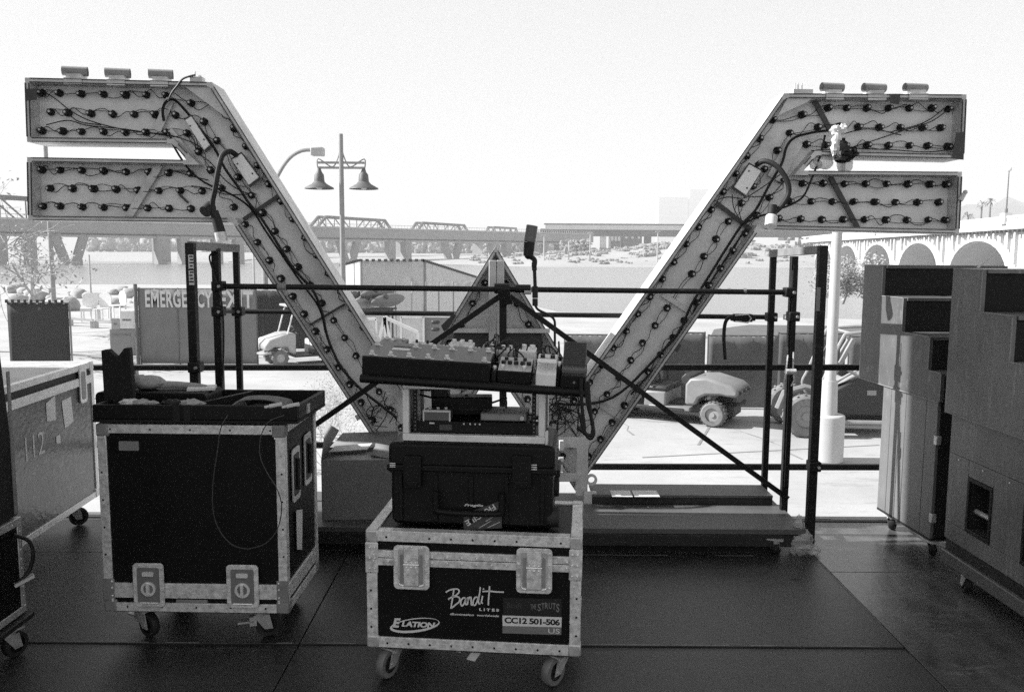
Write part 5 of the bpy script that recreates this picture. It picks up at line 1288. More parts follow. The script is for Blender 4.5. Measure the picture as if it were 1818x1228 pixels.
# tongue and groove band below the lid
zA, zB = bf(840, 982).z, bf(840, 1009).z; zm_ = (zA + zB) / 2
for (u, v) in ((zm_ + .0015, zA), (zB, zm_ - .0015)):
    part('lid_band', MB().box(-BW / 2 - .002, -BD / 2 - .006, u, BW / 2 + .002, -BD / 2 + .01, v), M['alu'], BC, bevel=.002)
    for s in (-1, 1):
        x0, x1 = sorted((s * (BW / 2 + .006), s * (BW / 2 - .01))); part('lid_band', MB().box(x0, -BD / 2 + .012, u, x1, BD / 2, v), M['alu'], BC, bevel=.002)
corner_caps(BC, BW, BD, BZ0, BZ1, .046, M['steel'])
for (x0, x1) in ((-BW / 2 - .006, -BW / 2 + .045), (BW / 2 - .045, BW / 2 + .006)):
    part('corner_brace', MB().box(x0, -BD / 2 - .0085, zB - .03, x1, -BD / 2 - .003, zA + .03), M['alu'], BC, bevel=.004)
def latch(root, px0, py0, px1, py1, big=True):
    a, b = on_plane(root, px0, py0, 1, root['fy']), on_plane(root, px1, py1, 1, root['fy']); w = b.x - a.x; h = a.z - b.z; cx, cz = (a.x + b.x) / 2, (a.z + b.z) / 2; y = root['fy']
    L = part('latch', MB().prism(rounded(w, h, .018, 5, cx, cz), 'y', y - .008, y - .001), M['alu'], root, bevel=.0015)
    if big:
        part('recess', MB().prism(rounded(w * .74, h * .84, .010, 4, cx, cz - h * .01), 'y', y - .0095, y - .0082), M['steel'], L)
        mb = MB()
        for s in (-1, 1): mb.prism(rounded(w * .085, h * .66, .004, 3, cx + s * w * .27, cz - h * .03), 'y', y - .0112, y - .0097)
        part('groove', mb, M['signbar'], L)
        part('tongue', MB().prism(rounded(w * .40, h * .34, .004, 3, cx, cz + h * .27), 'y', y - .0145, y - .0097).prism(rounded(w * .40, h * .46, .004, 3, cx, cz - h * .17), 'y', y - .0145, y - .0097), M['alu'], L, bevel=.001)
        part('pin', MB().cyl((cx - w * .22, y - .014, cz + h * .08), (cx + w * .22, y - .014, cz + h * .08), .0035, 8), M['rivet'], L)
        for s in (-1, 1): part('lip', MB().tube(smooth_pts([(cx + s * w * .36, y - .010, cz - h * .28), (cx + s * w * .34, y - .010, cz - h * .38), (cx + s * w * .22, y - .010, cz - h * .41)], 4), .0028, 6), M['rivet'], L)
        mb = MB()
        for k in (-1, 0, 1):
            for dz in (.13, .02): mb.ball((cx + k * w * .13, y - .0145, cz + h * dz), .004, None, None, 6, 4)
        part('rivets', mb, M['rivet'], L, kind='stuff')
    else:
        part('recess', MB().prism(rounded(w * .72, h * .80, .008, 4, cx, cz), 'y', y - .0095, y - .0082), M['print_grey'], L)
        part('wing', MB().ring((cx, y - .012, cz - h * .08), (0, 1, 0), w * .16, w * .24, .004, 20).box(cx - .006, y - .022, cz - h * .2, cx + .006, y - .0096, cz + h * .06).prism(rounded(w * .36, h * .10, .004, 3, cx, cz + h * .26), 'y', y - .014, y - .0096), M['rivet'], L)
        part('lip', MB().cyl((cx - w * .3, y - .011, cz - h * .40), (cx + w * .3, y - .011, cz - h * .40), .0032, 6), M['rivet'], L)
    pts = []
    for k in range(4):
        for s in (-1, 1): pts.append((cx + s * w * .43, y - .008, cz + h * (.40 - k * .26)))
    for k in range(3): pts += [(cx + (k - 1) * w * .28, y - .008, cz - h * .46), (cx + (k - 1) * w * .28, y - .008, cz + h * .46)]
    mb = MB()
    for p in pts: mb.ball(p, .0036, .003, .0036, 6, 4)
    part('rivets', mb, M['rivet'], L, kind='stuff')
BC['fy'] = FY - .006
latch(BC, 699, 966, 763, 1046); latch(BC, 917, 971, 980, 1053)
pts = []
for x in [i * .058 - .39 for i in range(14)]:
    lx = bf(699, 1000).x; lx2 = bf(763, 1000).x; rx = bf(917, 1000).x; rx2 = bf(980, 1000).x
    if lx - .01 < x < lx2 + .01 or rx - .01 < x < rx2 + .01: continue
    pts += [(x, FY - .003, zm_ + .012), (x, FY - .003, zm_ - .012)]
for x in (-.405, -.385, .385, .405): pts += [(x, FY - .005, zA + .012), (x, FY - .005, zB - .012), (x, FY - .005, zm_)]
rivets(BC, [(a_, b_ - .0035, c_) for a_, b_, c_ in pts], .0052)
pts = [(-.34 + i * .085, FY, BZ0 + .016) for i in range(9)] + [(-.34 + i * .085, FY, BZ1 - .022) for i in range(9) if i not in (1, 7)] + [(s * (BW / 2 - .014), FY, BZ0 + .08 + i * .075) for s in (-1, 1) for i in range(4)]
rivets(BC, pts, .0046, 'cable')
# lettering
def crop2(x, y): return bf(780 + x / 5.904, 1020 + y / 5.904, FY - .0008)
def stroke(pts, w, m='print_white', k=5):
    P = smooth_pts([crop2(*p) for p in pts], k); mb = ribbon([(p.x, p.z) for p in P], w, FY + .0025); return mb
TXY = -BD / 2 + .0025
def face_text(root, s, x0, y0, x1, y1, m, yy, shear=0, bold=0, name='lettering', spacing=1.0):
    a, b = on_plane(root, x0, y0, 1, yy), on_plane(root, x1, y1, 1, yy)
    mb = text_mb(s, b.x - a.x, a.z - b.z, shear=shear, bold=bold, spacing=spacing); mb.xf(Matrix.Translation(Vector(((a.x + b.x) / 2, yy, (a.z + b.z) / 2))))
    return part(name, mb, M[m], root)
mb = MB()
for pts in ([(65, 187), (100, 165), (160, 150), (200, 158), (203, 185), (175, 215), (135, 230)], [(150, 158), (140, 230), (128, 300), (120, 358)], [(92, 262), (110, 245), (150, 232), (190, 232), (212, 252), (205, 285), (170, 315), (122, 355)],
            [(268, 242), (240, 250), (222, 290), (232, 328), (255, 310), (272, 265), (278, 240), (272, 290), (282, 322)], [(300, 235), (298, 280), (292, 318)], [(296, 280), (315, 240), (330, 240), (332, 280), (335, 318), (350, 312)],
            [(402, 240), (375, 238), (356, 270), (352, 308), (370, 322), (392, 290), (405, 245)], [(428, 132), (420, 200), (408, 270), (415, 305), (428, 300)], [(452, 222), (445, 262), (440, 292), (455, 302)], [(456, 146), (466, 156)],
            [(525, 120), (522, 180), (515, 250), (512, 322)], [(450, 178), (520, 174), (590, 180), (676, 184)]):
    P = smooth_pts([on_plane(BC, 780 + x / 5.904, 1020 + y / 5.904, 1, FY) for x, y in pts], 5); mb.join(ribbon([(p.x, p.z) for p in P], .0058, FY + .0028))
for i in range(len(mb.v)): mb.v[i].y = -BD / 2 + .0005 + .0000 * i
mb.xf(Matrix.Identity(4)); part('script_lettering', mb, M['print_white'], BC)
TY = -BD / 2 + .0022
SC = lambda x, y: (780 + x / 5.904, 1020 + y / 5.904)
def st2(s, x0, y0, x1, y1, m, **k): face_text(BC, s, *SC(x0, y0), *SC(x1, y1), m, TY, **k)
st2('L I T E S', 418, 346, 626, 384, 'print_white', bold=.05)
st2('illumination  worldwide', 110, 396, 626, 442, 'print_white', shear=.3, bold=.02)
def face_quad(root, q, m, yy, name='label_plate'):
    P = [on_plane(root, x, y, 1, yy) for x, y in q]; return part(name, MB().prism([(p.x, p.z) for p in P], 'y', yy, yy + .0006), M[m], root)
q = face_quad(BC, [SC(668, 240), SC(1282, 252), SC(1282, 436), SC(668, 424)], 'print_black', TY + .0006)
face_quad(BC, [SC(662, 424), SC(1282, 443), SC(1280, 548), SC(662, 533)], 'print_white', TY); face_quad(BC, [SC(662, 534), SC(1280, 549), SC(1278, 628), SC(662, 610)], 'print_grey', TY)
TY = -BD / 2 + .0012
st2('CC12 501-506', 682, 440, 1264, 530, 'print_black', bold=.035, spacing=.92); st2('US', 1142, 560, 1262, 616, 'print_white', bold=.0)
st2('Bandit', 705, 285, 870, 350, 'print_dim', shear=.3); st2('THE', 955, 305, 1015, 360, 'print_grey', bold=.02)
for i, ch in enumerate('STRUTS'): st2(ch, 1030 + i * 39, 292 - [0, 6, 8, 8, 6, 0][i] * 1.2 + 8, 1030 + i * 39 + 34, 366 + [14, -2, -10, -10, -2, 24][i], 'print_grey', bold=.02)
# oval logo, lower left
mb = MB(); cxp, cyp = 600 + 455 / 3.336, 860 + 832 / 3.336; n = 40
TY2 = -BD / 2 + .0016
o_ = []; i_ = []
for k in range(n + 1):
    a = R(150) + 2 * math.pi * k / n * 1.0; tl = R(7)
    def E(rx, ry, dx=0, dy=0):
        x = rx * math.cos(a) + dx; y = ry * math.sin(a) + dy; return on_plane(BC, cxp + x * math.cos(tl) + y * math.sin(tl), cyp + -x * math.sin(tl) + y * math.cos(tl), 1, TY2)
    o_.append(E(44.5, 12.6)); i_.append(E(41.5, 9.6, 1.2, -1.2))
vs = [p for pr in zip(o_, i_) for p in pr]; mb.add(vs, [(2 * k, 2 * k + 1, 2 * k + 3, 2 * k + 2) for k in range(n)]); part('oval_logo', mb, M['print_white'], BC)
CR3 = lambda x, y: (600 + x / 3.336, 860 + y / 3.336)
TY2 -= .0006
face_text(BC, 'E', *CR3(322, 788), *CR3(372, 846), 'print_white', TY2, shear=.25, bold=.05); face_text(BC, 'LATION', *CR3(376, 806), *CR3(576, 848), 'print_white', TY2, shear=.2, bold=.05, spacing=.95)
part('mark', MB().add([on_plane(BC, *CR3(540, 812), 1, TY2 + .0003), on_plane(BC, *CR3(604, 806), 1, TY2 + .0003), on_plane(BC, *CR3(590, 838), 1, TY2 + .0003), on_plane(BC, *CR3(552, 850), 1, TY2 + .0003)], [(0, 1, 2, 3)]) if False else MB().box(0, 0, 0, .0001, .0001, .0001), M['print_white'], BC) if False else None
for (x, y, a) in ((-.335, -.17, -2.0), (.335, -.17, -2.2), (-.335, .17, .4), (.335, .17, 1.0)): caster(BC, x, y, BZ0 - .018, .060, a, .034, 'wheelgrey')
part('tag', MB().add([(.0, -.16, BZ0 - .02), (.03, -.17, BZ0 - .03), (.0, -.175, BZ0 - .075), (-.035, -.17, BZ0 - .07)], [(0, 1, 2, 3)]).add([(-.07, -.15, BZ0 - .02), (-.05, -.15, BZ0 - .02), (-.06, -.16, BZ0 - .05), (-.08, -.16, BZ0 - .045)], [(0, 1, 2, 3)]), M['paper'], BC)

# ---- hard plastic case
PW, PD, PZ0, PZ1 = .655, .36, .618, .955
fc = Vector((-.158, 3.225, 0)); loc = fc + Matrix.Rotation(RZ, 3, 'Z') @ Vector((0, PD / 2, 0))
PC = thing('hard_case', 'rugged black moulded case with FRAGILE sticker, middle of the front stack', 'hard case', (loc.x, loc.y, PZ0), RZ)
hp = PZ1 - PZ0
def pf(px, py, y=-PD / 2): return on_plane(PC, px, py, 1, y)
zl = pf(836, 832).z
part('lower_shell', MB().prism(rounded(PW - .015, zl - .004, .03, 4, 0, (zl - .004) / 2 + .004), 'y', -PD / 2 + .012, PD / 2), M['plastic'], PC, bevel=.014)
part('lid', MB().prism(rounded(PW, hp - zl, .022, 4, 0, (hp + zl) / 2), 'y', -PD / 2, PD / 2), M['plastic'], PC, bevel=.014)
part('lid_rim', MB().box(-PW / 2 - .006, -PD / 2 - .006, zl - .016, PW / 2 + .006, PD / 2 + .004, zl + .010), M['plastic'], PC, bevel=.006)
for px0, px1 in ((716, 748), (909, 943)):
    a, b = pf(px0, 808, -PD / 2 - .012), pf(px1, 866, -PD / 2 - .012); L = part('latch', MB().prism(rounded(b.x - a.x, a.z - b.z, .008, 3, (a.x + b.x) / 2, (a.z + b.z) / 2), 'y', -PD / 2 - .020, -PD / 2 + .004), M['plastic'], PC, bevel=.003)
    part('hook', MB().box(a.x + .012, -PD / 2 - .028, b.z + .012, b.x - .012, -PD / 2 - .021, b.z + .030), M['plastic'], L, bevel=.003)
for px in (697, 948):
    a, b = pf(px - 5, 821 + (3 if px > 800 else 0), -PD / 2 - .007), pf(px + 5, 829 + (5 if px > 800 else 0), -PD / 2 - .007); h = (a.z - b.z) / 5
    mb = MB()
    for k in range(3): mb.box(a.x, -PD / 2 - .0080, a.z - h * (2 * k + 1), b.x, -PD / 2 - .0065, a.z - h * 2 * k)
    part('hasp', mb, M['print_white'], PC)
mb = MB(); A = [pf(x, y, -PD / 2 - .02) for x, y in ((774, 872), (774, 898), (784, 908), (880, 912), (890, 902), (890, 876))]
part('handle', MB().tube(smooth_pts(A, 4), .012, 10), M['plastic'], PC)
for k in range(5):
    x = -.28 + k * .14; part('rib', MB().box(x - .008, -PD / 2 + .002, .02, x + .008, -PD / 2 + .013, zl - .03), M['plastic'], PC, bevel=.003)
for s in (-1, 1):
    part('side_handle', MB().box(s * (PW / 2 + .008) - .01, -.09, zl - .05, s * (PW / 2 + .008) + .01, .09, zl - .02), M['plastic'], PC, bevel=.005)
for zc in (.045, .12): part('wheel', MB().cyl((PW / 2 - .01, PD / 2 - .15, zc), (PW / 2 + .012, PD / 2 - .15, zc), .04, 20) if zc > .1 else MB().cyl((PW / 2 - .03, -PD / 2 + .05, .042), (PW / 2 + .018, -PD / 2 + .05, .042), .040, 20), M['rubber'], PC, bevel=.004)
# stickers
YS = -PD / 2 - .0005 + .0115
def pquad(q, m, yy, name='sticker'): P = [pf(x, y, yy) for x, y in q]; return part(name, MB().prism([(p.x, p.z) for p in P], 'y', yy, yy + .0005), M[m], PC)
pquad([(823, 912), (890, 888), (891, 937), (823, 941)], 'print_dim', YS - .0075)
mb = text_mb('FRAGILE', .135, .024, bold=.02); a = pf(853, 914, YS - .0085); mb.xf(Matrix.Translation(a) @ Matrix.Rotation(R(180 - 33), 4, 'Y')); part('sticker_lettering', mb, M['print_white'], PC)
mb = MB()
for (x0, y0, x1, y1) in ((862, 925, 891, 908), (850, 937, 872, 924), (866, 936, 888, 926)): p, q = pf(x0, y0, YS - .0085), pf(x1, y1, YS - .0085); mb.join(ribbon([(p.x, p.z), (q.x, q.z)], .0022, YS - .0085))
part('sticker_print', mb, M['offwhite'], PC)
a = pf(841, 897, -PD / 2 - .0335); mb = text_mb('Fragile', .075, .012, shear=.3, bold=.03); mb.xf(Matrix.Translation(a)); part('handle_lettering', mb, M['offwhite'], PC)

# ---- open rack frame with gear
RW_, RD_, RZ0, RZ1 = .562, .34, .957, 1.190
fc = Vector((-.150, 3.25, 0)); loc = fc + Matrix.Rotation(RZ, 3, 'Z') @ Vector((0, RD_ / 2, 0))
RK = thing('rack_case', 'aluminium-edged open rack case holding gear on top of the moulded case', 'rack case', (loc.x, loc.y, RZ0), RZ); hR = RZ1 - RZ0
def rf(px, py, y=-RD_ / 2): return on_plane(RK, px, py, 1, y)
for yy in (-RD_ / 2, RD_ / 2 - .03):
    part('edge_frame', MB().box(-RW_ / 2, yy, 0, RW_ / 2, yy + .03, .028), M['alu_bright'], RK, bevel=.003); part('edge_frame', MB().box(-RW_ / 2, yy, hR - .026, RW_ / 2, yy + .03, hR), M['alu_bright'], RK, bevel=.003)
    for s in (-1, 1):
        x0, x1 = sorted((s * RW_ / 2, s * (RW_ / 2 - .026))); part('edge_frame', MB().box(x0, yy + .001, .028, x1, yy + .029, hR - .026), M['alu_bright'], RK, bevel=.003)
part('bottom_panel', MB().box(-RW_ / 2 + .005, -RD_ / 2 + .031, .004, RW_ / 2 - .005, RD_ / 2 - .031, .014), M['laminate'], RK)
part('top_panel', MB().box(-RW_ / 2 + .005, -RD_ / 2 + .031, hR - .014, RW_ / 2 - .005, RD_ / 2 - .031, hR - .004), M['laminate'], RK)
for s in (-1, 1):
    x0, x1 = sorted((s * (RW_ / 2 - .004), s * (RW_ / 2 - .014))); part('side_panel', MB().box(x0, -RD_ / 2 + .031, .015, x1, RD_ / 2 - .031, hR - .015), M['signbar'] if s < 0 else M['laminate'], RK)
xr = RW_ / 2 - .045
for s in (-1, 1): 
    rl = part('rack_rail', MB().box(s * xr - .008, -RD_ / 2 + .032, .03, s * xr + .008, -RD_ / 2 + .036, hR - .028), M['black_steel'], RK)
    mb = MB()
    for k in range(11): mb.cyl((s * xr, -RD_ / 2 + .0315, .04 + k * .0158), (s * xr, -RD_ / 2 + .0305, .04 + k * .0158), .0028, 6)
    part('hole', mb, M['signbar'], rl, kind='stuff')
a = rf(715, 700)
g = part('corner_clasp', MB().box(RW_ / 2, -RD_ / 2 + .0, -.01, RW_ / 2 + .012, -RD_ / 2 + .03, .05), M['alu_bright'], RK, bevel=.004)
z_u = rf(840, 766).z
dev = thing('rack_unit', 'black rack device filling the bottom of the rack case', 'rack unit', tuple(ROOTM[RK.name] @ Vector((0, 0, .015))), RZ)
part('chassis', MB().box(-.215, -RD_ / 2 + .05, 0.001, .215, RD_ / 2 - .06, .055), M['plastic'], dev); part('face_plate', MB().box(-.235, -RD_ / 2 + .038, .014, .235, -RD_ / 2 + .046, .058), M['plastic'], dev)
part('display', MB().box(-.14, -RD_ / 2 + .0365, .024, -.09, -RD_ / 2 + .0378, .046), M['print_dim'], dev)
mb = MB()
for k, x in enumerate((-.18, -.045, -.02, 0, .018)): mb.box(x, -RD_ / 2 + .034, .048, x + (.02 if k == 0 else .006), -RD_ / 2 + .0378, .054)
part('key', mb, M['offwhite'], dev)
def rbox(name, label, cat, x0, x1, z0, z1, y0, y1, m, rz=0.0, front=None):
    c = ROOTM[RK.name] @ Vector(((x0 + x1) / 2, (y0 + y1) / 2, z0)); o = thing(name, label, cat, tuple(c), RZ + rz); w = (x1 - x0) / 2; d = (y1 - y0) / 2
    part('case', MB().box(-w, -d, 0, w, d, z1 - z0), M[m], o, bevel=.004); return o, w, d, z1 - z0
o, w, d, h = rbox('silver_unit', 'silver-fronted half-width unit on the right inside the rack', 'audio unit', .02, .205, .0735, .104, -.10, .06, 'signbar')
part('front', MB().box(-w + .004, -d - .002, .006, w - .004, -d, h - .006), M['pole_grey'], o); part('knob', MB().cyl((w - .018, -d - .012, h / 2), (w - .018, -d - .0025, h / 2), .009, 12), M['offwhite'], o)
o, w, d, h = rbox('wedge_box', 'long black gear box slanting across the rack, top edge falling right', 'gear box', -.20, .05, .0735, .148, .0, .09, 'plastic', .12)
part('strap', MB().box(-w - .001, -d - .002, h * .3, w + .001, -d, h * .38), M['cable'], o)
o, w, d, h = rbox('small_pedal', 'small grey pedal with a pale rim on the left inside the rack', 'pedal', -.205, -.098, .0735, .116, -.13, -.06, 'pedal')
part('rim', MB().box(-w - .002, -d - .002, 0, -w + .004, -d, h + .001).box(w - .004, -d - .002, 0, w + .002, -d, h + .001).box(-w, -d - .002, h - .006, w, -d, h + .002), M['offwhite'], o)
for s in (-.3, 0, .3): part('knob', MB().cyl((w * 2 * s, 0, h), (w * 2 * s, 0, h + .008), .006, 10), M['print_white'], o)
o, w, d, h = rbox('power_brick', 'square black power brick strapped under the rack top', 'power supply', -.195, -.125, .150, .2185, -.02, .05, 'cable')
part('plug', MB().box(-w - .05, -.01, .02, -w, .01, .04), M['cable'], o)
mb = MB(); random.seed(6)
for pts in (((745, 700), (800, 712), (830, 700)), ((835, 735), (850, 728), (865, 718), (900, 706)), ((893, 695), (899, 715), (893, 738), (872, 744), (860, 740)), ((860, 742), (880, 738), (905, 746), (925, 748)), ((915, 748), (930, 740), (948, 735)), ((800, 730), (835, 736), (860, 745), (890, 748), (920, 745))):
    mb.tube(smooth_pts([tuple(rf(x, y, .05 + random.uniform(-.02, .02))) for x, y in pts], 5), .0045, 6)
c = ROOTM[RK.name] @ Vector((0, 0, .07)); o = single('cable_bundle', MB().join(mb, ROOTM[RK.name]), M['cable'], 'tangle of black cables behind the gear inside the rack', 'cables', tuple(c), world=True)

# ================================================================== PEDALBOARD
from mathutils import Euler
PBL = ROOTM[RK.name] @ Vector((0, 0, 0)); e = (R(7.0), R(2.6), R(-5))
p0 = at_y(838, 684, 3.17)
PB = thing('pedalboard', 'long black pedalboard plank resting tilted on top of the rack case', 'pedalboard', (p0.x, 3.17, p0.z), e)
bw_, bd_ = .865, .36
part('deck', MB().box(-bw_ / 2 + .01, .0, -.004, bw_ / 2 - .01, bd_, .006), M['plastic'], PB)
part('front_tube', MB().cyl((-bw_ / 2, .0, .0), (bw_ / 2, .0, .0), .017, 14), M['plastic'], PB, bevel=.004); part('rear_tube', MB().cyl((-bw_ / 2, bd_, .0), (bw_ / 2, bd_, .0), .017, 14), M['plastic'], PB)
for x in (-bw_ / 2 + .01, -.2, 0, .2, bw_ / 2 - .01): part('rib', MB().box(x - .01, .015, -.016, x + .01, bd_ - .015, -.005), M['plastic'], PB)
def on_board(name, label, cat, x0, x1, y0, y1, h, m, hf=None, rz=0.0, parts=None, bev=.004):
    c = ROOTM[PB.name] @ Vector(((x0 + x1) / 2, (y0 + y1) / 2, .0065)); w, d = (x1 - x0) / 2, (y1 - y0) / 2
    o = thing(name, label, cat, tuple(c), (e[0], e[1], e[2] + rz)); hf = h if hf is None else hf
    part('case', MB().prism([(-d, 0), (d, 0), (d, h), (-d, hf)], 'x', -w, w), M[m], o, bevel=bev)
    if parts: parts(o, w, d, h, hf)
    return o
def fs(mb, x, y, z, r=.0085, h=.016): mb.cyl((x, y, z), (x, y, z + h * .55), r * .55, 10).cyl((x, y, z + h * .55), (x, y, z + h), r, 12, r * .85)
def ring_sw(x, y, z): return MB().cyl((x, y, z), (x, y, z + .003), .012, 14)
def sw_parts(o, w, d, h, hf):
    top = lambda y: hf + (h - hf) * (y + d) / (2 * d)
    for r_, (yy, xs) in enumerate(((-d + .03, (-.215, -.142, -.070, .004, .077, .150 + .072)), (d - .045, (-.225, -.115 + .045, .005, .075, .150, .222)))):
        for x in xs:
            s = part('footswitch', (lambda mb: (fs(mb, x, yy, top(yy)), mb)[1])(MB()), M['print_white'], o); part('collar', ring_sw(x, yy, top(yy)), M['alu'], s)
            part('status_light', MB().box(x + .012, yy - .018, top(yy), x + .026, yy - .010, top(yy) + .0025), M['offwhite'], o)
    part('face', MB().prism([(-d + .004, hf + .0006), (d - .004, h + .0006), (d - .004, h + .0016), (-d + .004, hf + .0016)], 'x', -w + .004, w - .004), M['pedal'], o)
    part('display', MB().prism([(-.0, top(0) + .0018), (.03, top(.03) + .0018), (.03, top(.03) + .003), (0, top(0) + .003)], 'x', -.155, -.085), M['print_white'], o)
    part('display_hood', MB().prism([(.031, top(.03) + .0018), (.045, top(.045) + .0018), (.045, top(.045) + .006), (.031, top(.03) + .006)], 'x', -.155, -.085), M['print_black'], o)
on_board('switcher', 'long grey-topped foot switcher with two rows of switches on the left of the pedalboard', 'foot switcher', -.430, .065, .012, .215, .088, 'plastic', .078, parts=sw_parts)
def knobs(nx, r=.006, m='print_white', rows=1, fsw=True, jack=False):
    def f(o, w, d, h, hf):
        top = lambda y: hf + (h - hf) * (y + d) / (2 * d)
        for j in range(rows):
            for i in range(nx):
                x = -w + (2 * w) * (i + .5) / nx; y = d * (.55 - .75 * j); k = part('knob', MB().cyl((x, y, top(y)), (x, y, top(y) + .012), r, 12, r * .85), M[m], o)
        if fsw: 
            mb = MB(); fs(mb, 0, -d * .6, top(-d * .6)); part('footswitch', mb, M['alu_bright'], o)
        part('side_jack', MB().cyl((w, d * .2, h * .5), (w + .014, d * .2, h * .5), .005, 8), M['steel'], o)
    return f
def multi(o, w, d, h, hf):
    top = lambda y: hf + (h - hf) * (y + d) / (2 * d)
    part('panel', MB().prism([(-d + .002, hf + .0006), (d - .002, h + .0006), (d - .002, h + .0016), (-d + .002, hf + .0016)], 'x', -w + .002, w - .002), M['pedal_light'], o)
    for i in range(5): part('knob', MB().cyl((-w + .017 + i * .0245, .0, top(0)), (-w + .017 + i * .0245, .0, top(0) + .014), .0088, 12), M['print_black'], o)
    for i in range(3): part('knob', MB().cyl((-w + .025 + i * .036, .036, top(.036)), (-w + .025 + i * .036, .036, top(.036) + .012), .0075, 12), M['print_black'], o)
    for x in (-w + .018, w - .03): mb = MB(); fs(mb, x, -d + .018, top(-d + .018)); part('footswitch', mb, M['alu_bright'], o)
on_board('multi_pedal', 'wide pedal with pale face and black knobs beside the switcher', 'pedal', .092, .222, .025, .145, .075, 'plastic', .052, parts=multi)
def tall(o, w, d, h, hf):
    for s in (-1, 1):
        part('knob', MB().cyl((s * w * .5, d * .1, h), (s * w * .5, d * .1, h + .012), .009, 12), M['print_black'], o); part('knob', MB().cyl((s * w * .5, d * .55, h), (s * w * .5, d * .55, h + .012), .006, 12), M['print_black'], o)
    part('treadle', MB().box(-w + .002, -d + .001, h - .002, w - .002, -d * .25, h + .003), M['white'], o, bevel=.002); part('nameplate', MB().box(-w + .006, -d * .22, h, w - .006, -d * .02, h + .0015), M['print_grey'], o)
on_board('white_pedal', 'tall white pedal between the knobbed pedal and the ribbed treadle', 'pedal', .240, .316, .006, .150, .098, 'white', .056, parts=tall)
def expr(o, w, d, h, hf):
    mb = MB()
    for k in range(12):
        u = k / 12; y = -d + .05 + (2 * d - .06) * u; z = .080 + (.047) * u; mb.box(-w + .004, y, z, w - .004, y + .007, z + .012)
    part('tread', mb, M['tread'], o); part('rocker', MB().prism([(-d + .02, .058), (d, .10), (d + .004, .128), (-d + .04, .078), (-d + .02, .074)], 'x', -w + .002, w - .002), M['pedal'], o, bevel=.003)
    part('badge', MB().cyl((.004, -d - .002, .03), (.004, -d, .03), .005, 10), M['print_grey'], o)
on_board('expression_pedal', 'ribbed black rocker pedal at the right end of the pedalboard', 'pedal', .334, .428, .004, .235, .055, 'plastic', .055, parts=expr)
def mini(label, x0, x1, y0, y1, h, m, nx, rows=1, km='print_black', r=.006, fsw=True): return on_board('mini_pedal', label, 'pedal', x0, x1, y0, y1, h, m, parts=knobs(nx, r, km, rows, fsw), bev=.003)
mini('dark pedal with three silver knobs behind the switcher, far left', -.42, -.315, .235, .33, .080, 'pedal', 3, 1, 'alu_bright', .008)
mini('pale slim pedal with a dark slot behind the switcher, second from left', -.295, -.205, .235, .30, .078, 'pedal_light', 2, 1)
mini('white pedal with three tall white knobs behind the middle of the switcher', -.135, -.035, .24, .32, .085, 'offwhite', 3, 1, 'print_white', .010)
mini('black-knobbed pedal behind the right half of the switcher', .0, .09, .25, .34, .078, 'pedal', 3, 2, 'print_black', .007)
mini('pale cube pedal standing right beside the end of the switcher', .075, .135, .20, .27, .085, 'pedal_light', 2, 1, 'white', .009, False)
mini('very pale twin-peaked pedal behind the wide knobbed pedal', .155, .225, .20, .28, .090, 'white', 2, 1, 'white', .013, False)
mini('small black pedal with chrome switch squeezed left of the ribbed treadle', .318, .332, .03, .20, .075, 'plastic', 1)
mini('dark low pedal between switcher and wide knobbed pedal', .068, .088, .03, .16, .045, 'cable', 1)
# row of pale connectors along the back of the switcher
mb = MB(); random.seed(12)
for k in range(17):
    x = -.17 + k * .0145; mb.box(x, .216, .055, x + .010, .235, .093 + random.uniform(-.004, .004))
q = thing('plug_row', 'row of pale plugs along the back edge of the switcher', 'plugs', tuple(ROOTM[PB.name] @ Vector((-.05, .22, .05))), e); mb.xf(ROOTM[PB.name]); part('plug', mb, M['offwhite'], q, world=True, bevel=.002)
mb = MB(); random.seed(14)
for k in range(22):
    x = random.uniform(.02, .33); y = random.uniform(.16, .33)
    pts = [Vector((x, y, .02)), Vector((x + random.uniform(-.03, .03), y + .02, .09 + random.uniform(0, .04))), Vector((x + random.uniform(-.06, .06), y + random.uniform(-.02, .04), .08)), Vector((x + random.uniform(-.08, .08), y + random.uniform(-.03, .03), .02))]
    mb.tube(smooth_pts(pts, 4), .003, 5)
mb.xf(ROOTM[PB.name]); q = thing('patch_cables', 'knot of black patch cables behind the right-hand pedals', 'cables', tuple(ROOTM[PB.name] @ Vector((.2, .2, .02)))); part('cable', mb, M['cable'], q, world=True)
# hanging cable loops at the right end
mb = MB()
for pts in (((1032, 672), (1032, 700), (1034, 730), (1037, 765), (1026, 758)), ((1044, 676), (1046, 710), (1050, 745), (1054, 768), (1047, 778), (1036, 762), (1030, 735)), ((1040, 680), (1044, 720), (1052, 750), (1050, 772), (1036, 768))):
    mb.tube(smooth_pts([W3(x, y, 3.12) for x, y in pts], 6), .0075, 6)
single('cable_loop', mb, M['cable'], 'black cable loops hanging from the right end of the pedalboard', 'cables', W3(1036, 690, 3.12), world=True)
single('paper_scrap', MB().box(-.06, 0, 0, .06, .08, .003), M['paper'], 'pale paper scrap wedged under the left of the pedalboard', 'paper', tuple(ROOTM[RK.name] @ Vector((-.20, -.10, hR + .002))), R(20))
